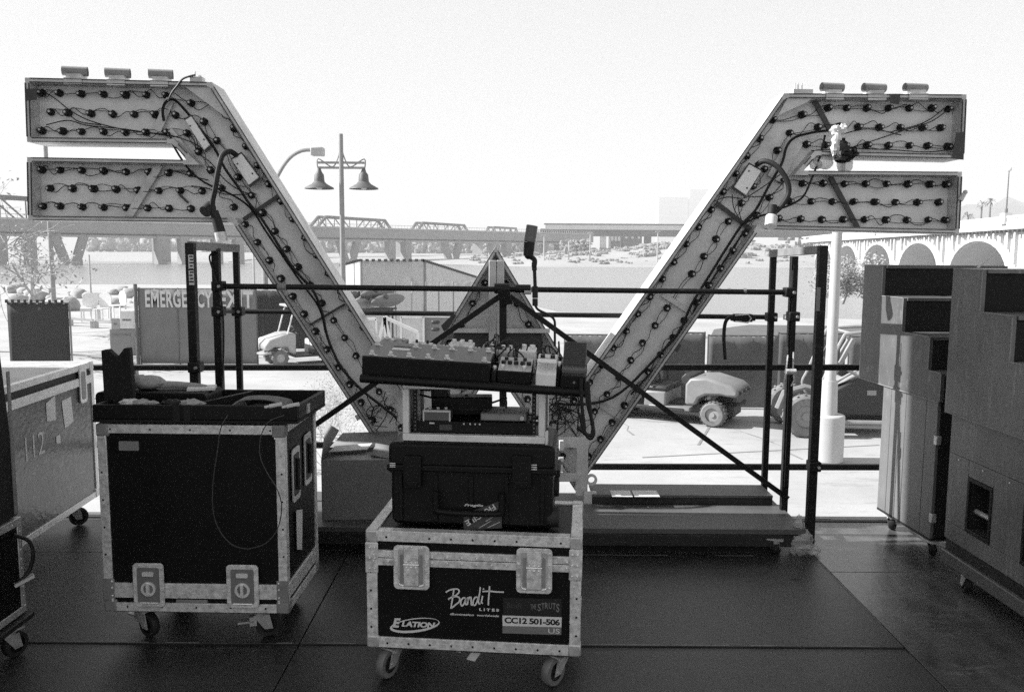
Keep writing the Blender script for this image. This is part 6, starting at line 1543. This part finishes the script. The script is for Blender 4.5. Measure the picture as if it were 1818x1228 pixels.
# talkback microphone
YM = 3.44
MC = thing('microphone', 'black foam-headed microphone standing up from the pedalboard', 'microphone', W3(985, 606, YM))
part('stalk', MB().tube(smooth_pts([W3(x, y, YM) for x, y in ((985, 614), (985, 590), (984, 568), (972, 558), (956, 550), (950, 542))], 5), .005, 8), M['cable'], MC, world=True)
part('connector', MB().cyl(W3(950, 543, YM), W3(950, 530, YM), .0115, 14).cyl(W3(950, 529, YM), W3(950, 508, YM), .012, 14), M['cable'], MC, world=True, bevel=.001)
part('shaft', MB().cyl(W3(950, 508, YM), W3(949, 480, YM), .0075, 10).cyl(W3(949, 480, YM), W3(948, 466, YM), .010, 12), M['cable'], MC, world=True)
part('swivel', MB().tube(smooth_pts([W3(x, y, YM) for x, y in ((948, 474), (949, 462), (942, 456), (936, 455), (937, 445))], 4), .011, 10), M['cable'], MC, world=True)
a, m_, b = Vector(W3(938, 455, YM)), Vector(W3(940, 430, YM)), Vector(W3(945, 400, YM))
part('body', MB().tube([a, a.lerp(m_, .4), m_], .020, 14, .023), M['cable'], MC, world=True, bevel=.002); part('foam_head', MB().tube([m_, m_.lerp(b, .1), m_.lerp(b, .85), b], .0225, 16, .0235), M['tank'], MC, world=True, bevel=.004)
# ================================================================== LEFT FRONT CASE WITH TRAY
LX0, LX1, LY, LD, LZ0, LZ1 = -1.745, -.953, 3.50, .52, .150, .965
LC = thing('flight_case', 'tall black flight case with alloy edges carrying the open tray of cables', 'flight case', ((LX0 + LX1) / 2, LY + LD / 2, 0), R(-1.2)); lw = LX1 - LX0
part('body', MB().box(-lw / 2 + .004, -LD / 2 + .004, LZ0 + .004, lw / 2 - .004, LD / 2 - .004, LZ1 - .004), M['laminate'], LC)
part('base', MB().box(-lw / 2 + .02, -LD / 2 + .02, LZ0 - .015, lw / 2 - .02, LD / 2 - .02, LZ0 - .004), M['platform_dark'], LC)
trim_edges(LC, lw, LD, LZ0, LZ1, .036, M['alu']); corner_caps(LC, lw, LD, LZ0, LZ1, .05, M['signbar'])
def lf(px, py, y=None): return on_plane(LC, px, py, 1, -LD / 2 - .003 if y is None else y)
zA, zB = lf(350, 1036).z, lf(350, 1062).z
part('lid_band', MB().box(-lw / 2 - .001, -LD / 2 - .005, zB, lw / 2 + .001, -LD / 2 + .01, zA), M['alu'], LC, bevel=.002)
part('lid_band', MB().box(lw / 2 - .01, -LD / 2 + .012, zB, lw / 2 + .005, LD / 2, zA), M['alu'], LC, bevel=.002)
for s in (-1, 1):
    x0, x1 = sorted((s * (lw / 2 + .006), s * (lw / 2 - .045))); part('corner_brace', MB().box(x0, -LD / 2 - .008, zB - .012, x1, -LD / 2 - .003, zA + .02), M['signbar'], LC, bevel=.003)
LC['fy'] = -LD / 2 - .006
latch(LC, 236, 998, 294, 1076, False); latch(LC, 402, 1001, 461, 1078, False)
a, b = lf(210, 783), lf(246, 800); part('name_plate', MB().prism(rounded(b.x - a.x, a.z - b.z, .004, 3, (a.x + b.x) / 2, (a.z + b.z) / 2), 'y', -LD / 2 - .0005, -LD / 2 + .003), M['signbar'], LC)
a, b = lf(312, 1064), lf(368, 1074); part('name_plate', MB().box(a.x, -LD / 2 - .0005, b.z, b.x, -LD / 2 + .003, a.z), M['signbar'], LC)
for (yy, z0, z1) in ((-.10, .60, .84), (.10, .62, .86)):   # side handles
    h_ = part('side_handle', MB().prism([(y + yy, z) for y, z in rounded(.12, z1 - z0, .02, 4, 0, (z0 + z1) / 2)], 'x', lw / 2 + .0, lw / 2 + .006), M['steel'], LC, bevel=.001)
    part('grip', MB().prism([(y + yy, z) for y, z in rounded(.085, (z1 - z0) * .78, .014, 4, 0, (z0 + z1) / 2)], 'x', lw / 2 + .006, lw / 2 + .0075), M['print_black'], h_); part('bar', MB().cyl((lw / 2 + .014, yy, z0 + .05), (lw / 2 + .014, yy, z1 - .05), .008, 8), M['rubber'], h_)
part('side_tag', MB().add([(lw / 2 + .006, -.12, .56), (lw / 2 + .012, -.04, .54), (lw / 2 + .012, -.06, .36), (lw / 2 + .006, -.12, .38)], [(0, 1, 2, 3)]), M['paper'], LC)
pts = [(-.34 + i * .17, -LD / 2 - .003, LZ1 - .018) for i in range(5)] + [(s * (lw / 2 - .012), -LD / 2 - .003, .28 + i * .12) for s in (-1, 1) for i in range(5)] + [(-.3 + i * .15, -LD / 2 - .003, LZ0 + .018) for i in range(5)]
rivets(LC, pts, .0046, 'cable')
rivets(LC, [(s * (lw / 2 - .035), -LD / 2 - .008, z) for s in (-1, 1) for z in (zA + .008, zA - .02, zB + .01, zB - .006, LZ1 - .05, LZ0 + .045)], .005)
for (x, y, a) in ((-.27, -.17, -.55), (.25, -.17, .35), (-.27, .17, .5), (.25, .17, .5)):
    c = caster(LC, x, y, LZ0 - .015, .055, a, .034); 
    part('brake_pedal', MB().xf(Matrix.Identity(4)).join(MB().box(-.10, -.02, .075, -.03, .02, .083).box(-.05, -.02, .06, -.02, .02, .10), Matrix.Translation(Vector((x, y, 0))) @ Matrix.Rotation(a, 4, 'Z')), M['steel'], LC)
TZ = LZ1 + .006
TR = thing('tray', 'shallow black foam-lined lid used as a tray on the left flight case', 'tray', ((LX0 + LX1) / 2 + .022, LY + LD / 2 - .02, TZ), (R(-1.5), 0, R(-.8))); tw, td_ = .865, .50; th = .075
part('tray_floor', MB().box(-tw / 2, -td_ / 2, 0, tw / 2, td_ / 2, .012), M['foam'], TR)
for (x0, y0, x1, y1) in ((-tw / 2, -td_ / 2, tw / 2, -td_ / 2 + .02), (-tw / 2, td_ / 2 - .02, tw / 2, td_ / 2)): part('side_wall', MB().box(x0, y0, .012, x1, y1, th), M['plastic'], TR, bevel=.005)
for x in (-tw / 2, tw / 2 - .02): part('side_wall', MB().box(x, -td_ / 2 + .021, .012, x + .02, td_ / 2 - .021, th), M['plastic'], TR, bevel=.005)
part('divider', MB().beam((-.02, -.2, .045), (.10, .2, .045), .02, .06), M['plastic'], TR)
part('clip', MB().box(tw / 2 - .001, -.10, .02, tw / 2 + .006, -.06, .06), M['steel'], TR)
for x in (-.09, -.045): part('tape', MB().box(x, -td_ / 2 - .0015, .004, x + .028, -td_ / 2 - .0002, th + .001), M['cable'], TR)
a = at_y(238, 700, 3.72)
IT = thing('accessory_box', 'long low black box lying in the back left of the tray', 'box', (-1.60, 3.80, TZ + .014), R(-2)); part('box', MB().prism(rounded(.50, .085, .02, 4, 0, .0425), 'y', -.10, .10), M['plastic'], IT, bevel=.004)
part('lid_line', MB().box(-.25, -.1015, .055, .25, -.1003, .058), M['cable'], IT)
V = thing('cradle', 'upright black board with a V notch standing in the tray', 'cradle', (at_y(212, 700, 3.66).x, 3.66, TZ + .013), R(4)); hv = at_y(212, 617, 3.66).z - TZ - .013; wv = .058
part('board', MB().prism([(-wv, 0), (wv + .01, 0), (wv, hv), (wv - .022, hv), (.004, hv - .042), (-wv + .026, hv - .006), (-wv - .004, hv - .010)], 'y', -.02, .02), M['foam'], V, bevel=.004)
T = thing('towel', 'grey rolled towel lying on the long black box', 'towel', (-1.66, 3.80, TZ + .10)); random.seed(17)
mb = MB(); mb.ball((0, 0, .03), .085, .06, .032, 16, 8, .06); mb.tube(smooth_pts([(.05, 0, .02), (.13, .01, .018), (.22, 0, .014), (.27, 0, .008)], 4), .018, 10, .012); part('cloth', mb, M['towel'], T)
part('fold', MB().ball((-.03, -.02, .04), .05, .05, .028, 12, 6, .08), M['towel'], T)
single('notebook', MB().box(-.06, -.05, 0, .06, .05, .012), M['paper'], 'small pale notebook on the right end of the long black box', 'notebook', (-1.41, 3.80, TZ + .10), .25, bevel=.001)
random.seed(31)
for i, (px, py, lab, m) in enumerate(((222, 722, 'pale crumpled tape tail at the left of the tray', 'offwhite'), (244, 719, 'pale rolled glove beside the tape tail in the tray', 'towel'), (300, 722, 'dark crumpled cloth in the middle of the tray', 'cable'), (330, 727, 'pale rag at the divider of the tray', 'towel'))):
    c = at_y(px, py, 3.50); mb = MB(); mb.ball((0, 0, .0), .045, .03, .018, 12, 7, .3); mb.ball((.035, .01, -.002), .03, .02, .012, 10, 6, .3)
    single('crumpled_cloth', mb, M[m], lab, 'cloth', (c.x, 3.54, TZ + .080), smooth=25)
mb = MB()
for k in range(7):
    y = 3.5 + k * .012; z = TZ + .085
    mb.tube(smooth_pts([(-1.19 + .01 * k, y, z - .03), (-1.15, y + .02, z + .012), (-1.05, y + .03, z + .018), (-.98 + .005 * k, y + .01, z + .005), (-.95, y, z - .02)], 5), .0042, 5)
q = single('cable_coil', mb, M['print_grey'], 'coiled cables with pale plugs in the right half of the tray', 'cables', (-1.07, 3.52, TZ + .03), world=True)
for i, (px, lab) in enumerate(((487, 'pale plug at the left of the cable coil in the tray'), (518, 'pale plug at the right end of the cable coil in the tray'))):
    c = at_y(px, 731, 3.47); single('plug', MB().cyl((-.025, 0, 0), (.025, .01, .008), .009, 10).cyl((-.045, 0, -.004), (-.025, 0, 0), .006, 8), M['offwhite'], lab, 'plug', (c.x, 3.49, TZ + .080))
# thin cables hanging over the front of the case
for i, (pts, lab) in enumerate(((((405, 736), (392, 760), (386, 800), (378, 860), (379, 910), (392, 945), (415, 968), (440, 974)), 'thin cable looping down the front of the left case, left strand'),
                 (((505, 737), (478, 748), (463, 775), (462, 810), (475, 840), (492, 868), (500, 900), (492, 940), (470, 965), (440, 974)), 'thin cable looping down the front of the left case, right strand'))):
    mb = MB().tube(smooth_pts([W3(x, y, LY - .045 - (.012 if 0 < j < len(pts) - 1 else 0)) for j, (x, y) in enumerate(pts)], 6), .0024, 6); single('hanging_cable', mb, M['print_dim'], lab, 'cable', W3(*pts[0], LY - .045), world=True)

# ================================================================== BIG ROAD CASE AT THE LEFT
RZL = R(3.4); fx_ = Vector((-2.615, 5.22, 0)); w_, d_ = .80, 1.75
loc = fx_ + Matrix.Rotation(RZL, 3, 'Z') @ Vector((-w_ / 2, -d_ / 2, 0)); z0, z1 = .155, 1.005
LB = thing('road_case', 'large worn grey road case stencilled 112 at the left', 'road case', tuple(loc), RZL)
scuff = mat('scuffed_case_side', 0.11, 0.2, metal=.0, var=.4, scale=2.5, bump=.2, bscale=30, scratch=.22, streak=(1, 1.0, 3)); toppale = mat('skylit_worn_top', 0.42, .5, var=.3, scale=6, bump=.1, scratch=-.2)  # pale top colour stands in for sky and sun; its streaks are wear
part('body', MB().box(-w_ / 2 + .004, -d_ / 2 + .004, z0 + .004, w_ / 2 - .004, d_ / 2 - .004, z1 - .1), scuff, LB)
part('lid', MB().box(-w_ / 2 + .004, -d_ / 2 + .004, z1 - .098, w_ / 2 - .004, d_ / 2 - .004, z1 - .001), M['laminate'], LB); part('lid_top', MB().box(-w_ / 2 + .036, -d_ / 2 + .036, z1 - .001, w_ / 2 - .036, d_ / 2 - .036, z1 + .001), toppale, LB)
trim_edges(LB, w_, d_, z0, z1, .034, M['alu_bright']); corner_caps(LB, w_, d_, z0, z1, .05, M['alu_bright'])
part('lid_band', MB().box(w_ / 2 - .01, -d_ / 2 + .036, z1 - .125, w_ / 2 + .006, d_ / 2 - .036, z1 - .075), M['alu_bright'], LB, bevel=.002)
def ls(px, py, x=None): return on_plane(LB, px, py, 0, w_ / 2 + .008 if x is None else x)
a, b = ls(140, 655), ls(155, 712); L = part('latch', MB().prism([(y, z) for y, z in rounded(abs(b.y - a.y), a.z - b.z, .02, 5, (a.y + b.y) / 2, (a.z + b.z) / 2)], 'x', w_ / 2 + .004, w_ / 2 + .011), M['alu_bright'], LB)
part('recess', MB().prism([(y, z) for y, z in rounded(abs(b.y - a.y) * .6, (a.z - b.z) * .8, .015, 5, (a.y + b.y) / 2, (a.z + b.z) / 2)], 'x', w_ / 2 + .011, w_ / 2 + .0125), M['signbar'], L)
for q in ([(82, 716), (98, 702), (100, 745), (84, 748)], [(110, 712), (126, 704), (131, 748), (116, 760)], [(100, 775), (107, 770), (108, 786), (101, 788)]):
    P = [ls(*p, x=w_ / 2 + .0) for p in q]; part('paper_label', MB().prism([(p.y, p.z) for p in P], 'x', w_ / 2 - .003, w_ / 2 - .001), M['paper'], LB)
a, b = ls(44, 778, w_ / 2 - .0025), ls(80, 802, w_ / 2 - .0025)
mb = text_mb('112', abs(b.y - a.y), .125, bold=.0); mb.xf(Matrix.Translation(Vector((w_ / 2 - .0025, (a.y + b.y) / 2, (a.z + b.z) / 2))) @ Matrix.Rotation(R(90), 4, 'Z')); part('stencil_number', mb, M['offwhite'], LB)
for (x, y, a) in ((w_ / 2 - .1, d_ / 2 - .14, .6), (w_ / 2 - .1, -d_ / 2 + .2, .6), (-w_ / 2 + .1, d_ / 2 - .14, .2), (-w_ / 2 + .1, -d_ / 2 + .2, .6)): caster(LB, x, y, z0 - .004, .055, a, .034)

# tall black cabinet on a low flight case at the left frame edge
CX = -2.072
t = thing('cabinet', 'tall black cabinet cut off by the left edge of the picture', 'cabinet', (CX - .3, 2.95, .58)); zt = at_y(18, 470, 3.4).z
part('shell', MB().prism([(2.3, .585), (3.46, .585), (3.43, 1.0), (3.37, zt - .05), (3.33, zt), (2.3, zt)], 'x', CX - .6, CX), M['curtain'], t, world=True, bevel=.012); part('edge_strip', MB().box(CX, 3.425, .60, CX + .004, 3.445, 1.2), M['signbar'], t, world=True)
t = thing('flight_case', 'low black flight case under the tall cabinet at the left edge', 'flight case', (CX - .3, 2.95, 0)); hw = .3
part('body', MB().box(CX - .6, 2.35, .17, CX, 3.46, .575), M['laminate'], t, world=True)
for (a, b) in (((CX - .03, 2.35, .545), (CX + .004, 3.464, .579)), ((CX - .03, 2.35, .165), (CX + .004, 3.464, .195)), ((CX - .03, 3.434, .196), (CX + .0035, 3.4635, .544))): part('edge_trim', MB().box(*a, *b), M['steel'], t, world=True, bevel=.002)
part('dolly_board', MB().box(CX - .62, 2.33, .135, CX + .03, 3.48, .158), M['platform_dark'], t, world=True, bevel=.004)
rv = MB()
for k in range(8): rv.ball((CX + .003, 3.40 - k * .13, .56), .004, None, None, 6, 4); rv.ball((CX + .003, 3.448, .24 + k * .04), .004, None, None, 6, 4)
part('rivets', rv, M['rivet'], t, world=True, kind='stuff')
part('strap_handle', MB().tube(smooth_pts([(CX + .005, 3.40, .52), (CX + .045, 3.44, .48), (CX + .06, 3.44, .42), (CX + .045, 3.42, .35), (CX + .01, 3.38, .31)], 5), .008, 8), M['cable'], t, world=True)
part('strap_clip', MB().beam((CX + .01, 3.38, .31), (CX + .07, 3.42, .34), .03, .012), M['offwhite'], t, world=True)
caster_w(t, CX - .02, 3.36, .134, .055, 1.2, .034); caster_w(t, CX - .5, 3.36, .134, .055, 1.2, .034); caster_w(t, CX - .02, 2.5, .134, .055, 1.2, .034)

# ================================================================== STAIR UNITS ON CABINETS AT THE RIGHT
def stair_stack(x, y_near, yaw, label_s, label_c, dark, steps, zb, zt, far_len, cab, wdt=.95):
    m = M['stairwood_dark'] if dark else M['stairwood']
    S = thing('stair_unit', label_s, 'stair unit', (x, y_near, zb), yaw)
    prof = [(far_len, 0), (far_len, zt - zb)] + [(a, b - zb) for a, b in steps] + [(0.0, steps[-1][1] - zb), (0.0, 0)]
    for xx in (0.0, wdt - .02): part('side_panel', MB().prism(prof, 'x', xx, xx + .02), m, S, bevel=.002)
    for (u, v) in zip(prof[1:], prof[2:] + prof[:1]):     # worn pale edges of the side panel
        d_ = Vector((v[0] - u[0], v[1] - u[1]))
        if d_.length > .05: d_.normalize(); part('worn_edge', MB().beam((-.0012, u[0] + d_.x * .006, u[1] + d_.y * .006), (-.0012, v[0] - d_.x * .006, v[1] - d_.y * .006), .003, .005), M['signbar'], S)
    # treads and risers
    pts = [(far_len, zt - zb)] + [(a, b - zb) for a, b in steps] + [(0, steps[-1][1] - zb), (0, 0)]
    for (a, b) in zip(pts, pts[1:]):
        if abs(a[1] - b[1]) < 1e-6: part('tread', MB().box(.021, min(a[0], b[0]) - .008, a[1] - .018, wdt - .021, max(a[0], b[0]), a[1] + .002), m, S, bevel=.002)
        else:
            y = a[0]; part('riser', MB().box(.021, y + .004, min(a[1], b[1]) + .004, wdt - .021, y + .02, max(a[1], b[1]) - .019), M['carpet'], S)
    part('bottom', MB().box(.021, .02, .001, wdt - .021, far_len - .02, .014), M['platform_dark'], S)
    part('back_panel', MB().box(.021, far_len - .02, .02, wdt - .021, far_len - .004, zt - zb - .02), m, S)
    return S
# far unit
S1 = stair_stack(2.325, 4.53, R(3.8), 'farther stair unit of pale scuffed plywood stacked on a cabinet', '', False, [(.69, 1.63), (.69, 1.445), (.43, 1.445), (.43, 1.245), (.13, 1.245), (.13, 1.06)], .90, 1.63, .93, None, .80)
C1 = thing('cabinet', 'plywood cabinet with seams on casters under the farther stair unit', 'cabinet', (2.335, 4.56, 0), R(3.8)); m = M['cabwood']
ys = (0, .115, .33, .50, .60)
for i in range(4): part('side_board', MB().box(0, ys[i] + .002, .125, .018, ys[i + 1] - .002, .895), m, C1, bevel=.002)
part('carcass', MB().box(.019, .0, .13, .76, .60, .893), M['carpet'], C1); part('top_board', MB().box(.0, .001, .8955, .76, .60, .899), m, C1)
for z in (.22, .66): part('hinge', MB().box(-.004, -.012, z, .022, .02, z + .05), M['steel'], C1, bevel=.003)
part('base_board', MB().box(.0, .0, .112, .76, .60, .124), M['platform_dark'], C1)
for (x, y, a) in ((.06, .07, .9), (.68, .07, .9), (.06, .52, .9), (.68, .52, .9)): caster(C1, x, y, .110, .053, a, .036, 'rubber', 'white')
# near unit
S2 = stair_stack(2.235, 3.20, R(1.2), 'nearer dark scuffed stair unit cut off by the right edge', '', True, [(.80, 1.63), (.80, 1.43), (.545, 1.43), (.545, 1.225), (.27, 1.225), (.27, 1.03)], .905, 1.63, 1.06, None, 1.1)
C2 = thing('cabinet', 'dark cabinet with recessed handles on a dolly under the nearer stair unit', 'cabinet', (2.26, 3.20, 0), R(1.2)); m = M['stairwood_dark']
H = 1.03
hs = ((.66, .83), (.22, .39)); zh0, zh1 = .365, .60
def side(y0, y1, z0, z1): part('side_board', MB().box(0, y0, z0, .02, y1, z1), m, C2, bevel=.0015)
side(0, H, .702, .90); side(.83 + .022, H, zh0 - .02, .70); side(.41, .64, zh0 - .02, .70); side(0, .20, zh0 - .02, .70); side(0, H, .255, zh0 - .022)
for (a, b) in hs:
    side(a - .018, b + .018, zh1 + .02, .70)
    f = part('handle_frame', MB().box(-.004, a - .018, zh0 - .02, .008, b + .018, zh0).box(-.004, a - .018, zh1, .008, b + .018, zh1 + .018).box(-.004, a - .018, zh0, .008, a, zh1).box(-.004, b, zh0, .008, b + .018, zh1), M['black_steel'], C2, bevel=.002)
    part('recess', MB().box(.09, a, zh0, .10, b, zh1).box(.009, a, zh0 - .01, .10, b, zh0).box(.009, a, zh1, .10, b, zh1 + .01).box(.009, a - .01, zh0, .10, a, zh1).box(.009, b, zh0, .10, b + .01, zh1), M['carpet'], f)
    part('grip', MB().cyl((.04, a, .45), (.04, b, .45), .013, 10), M['steel'], f)
part('carcass', MB().box(.11, .0, .26, 1.1, H, .895), M['carpet'], C2); part('front_board', MB().box(.021, .0, .26, .109, .02, .895), M['carpet'], C2); part('rear_board', MB().box(.021, H - .02, .26, .109, H, .895), M['carpet'], C2)
part('top_board', MB().box(.0, .0, .9005, 1.1, H, .904), m, C2)
part('plinth', MB().box(.01, .0, .195, 1.08, H, .252), M['platform_dark'], C2); part('dolly', MB().box(-.01, -.01, .125, 1.1, H + .01, .193), M['stairwood'], C2, bevel=.006)
rivets(C2, [(-.002, .1 + k * .21, .68) for k in range(5)], .004, 'rivet', 0)
for (x, y, a) in ((.06, .16, 1.3), (.06, H - .14, 1.3), (1.0, .16, 1.3), (1.0, H - .14, 1.3)): caster(C2, x, y, .124, .052, a, .036)
single('rod', MB().cyl((0, 0, 0), (.10, .02, .085), .006, 8), M['offwhite'], 'thin white rod sticking up from the top of the nearer stair unit', 'rod', (2.30, 4.20, 1.633))
# ================================================================== AIR
hz = bpy.data.materials.new('haze'); hz.use_nodes = True; hn = hz.node_tree; hn.nodes.clear()
pv = hn.nodes.new('ShaderNodeVolumePrincipled'); ho = hn.nodes.new('ShaderNodeOutputMaterial')
pv.inputs['Color'].default_value = (.95, .95, .95, 1); pv.inputs['Density'].default_value = 0.0006; pv.inputs['Anisotropy'].default_value = 0.0
hn.links.new(pv.outputs[0], ho.inputs['Volume'])
o = link('haze', mesh_of('haze', MB().box(-2600, -70, -9, 2900, 8100, 260), hz), None, 0, 'stuff'); tag(o, 'thin pale daylight haze over the lake', 'haze')
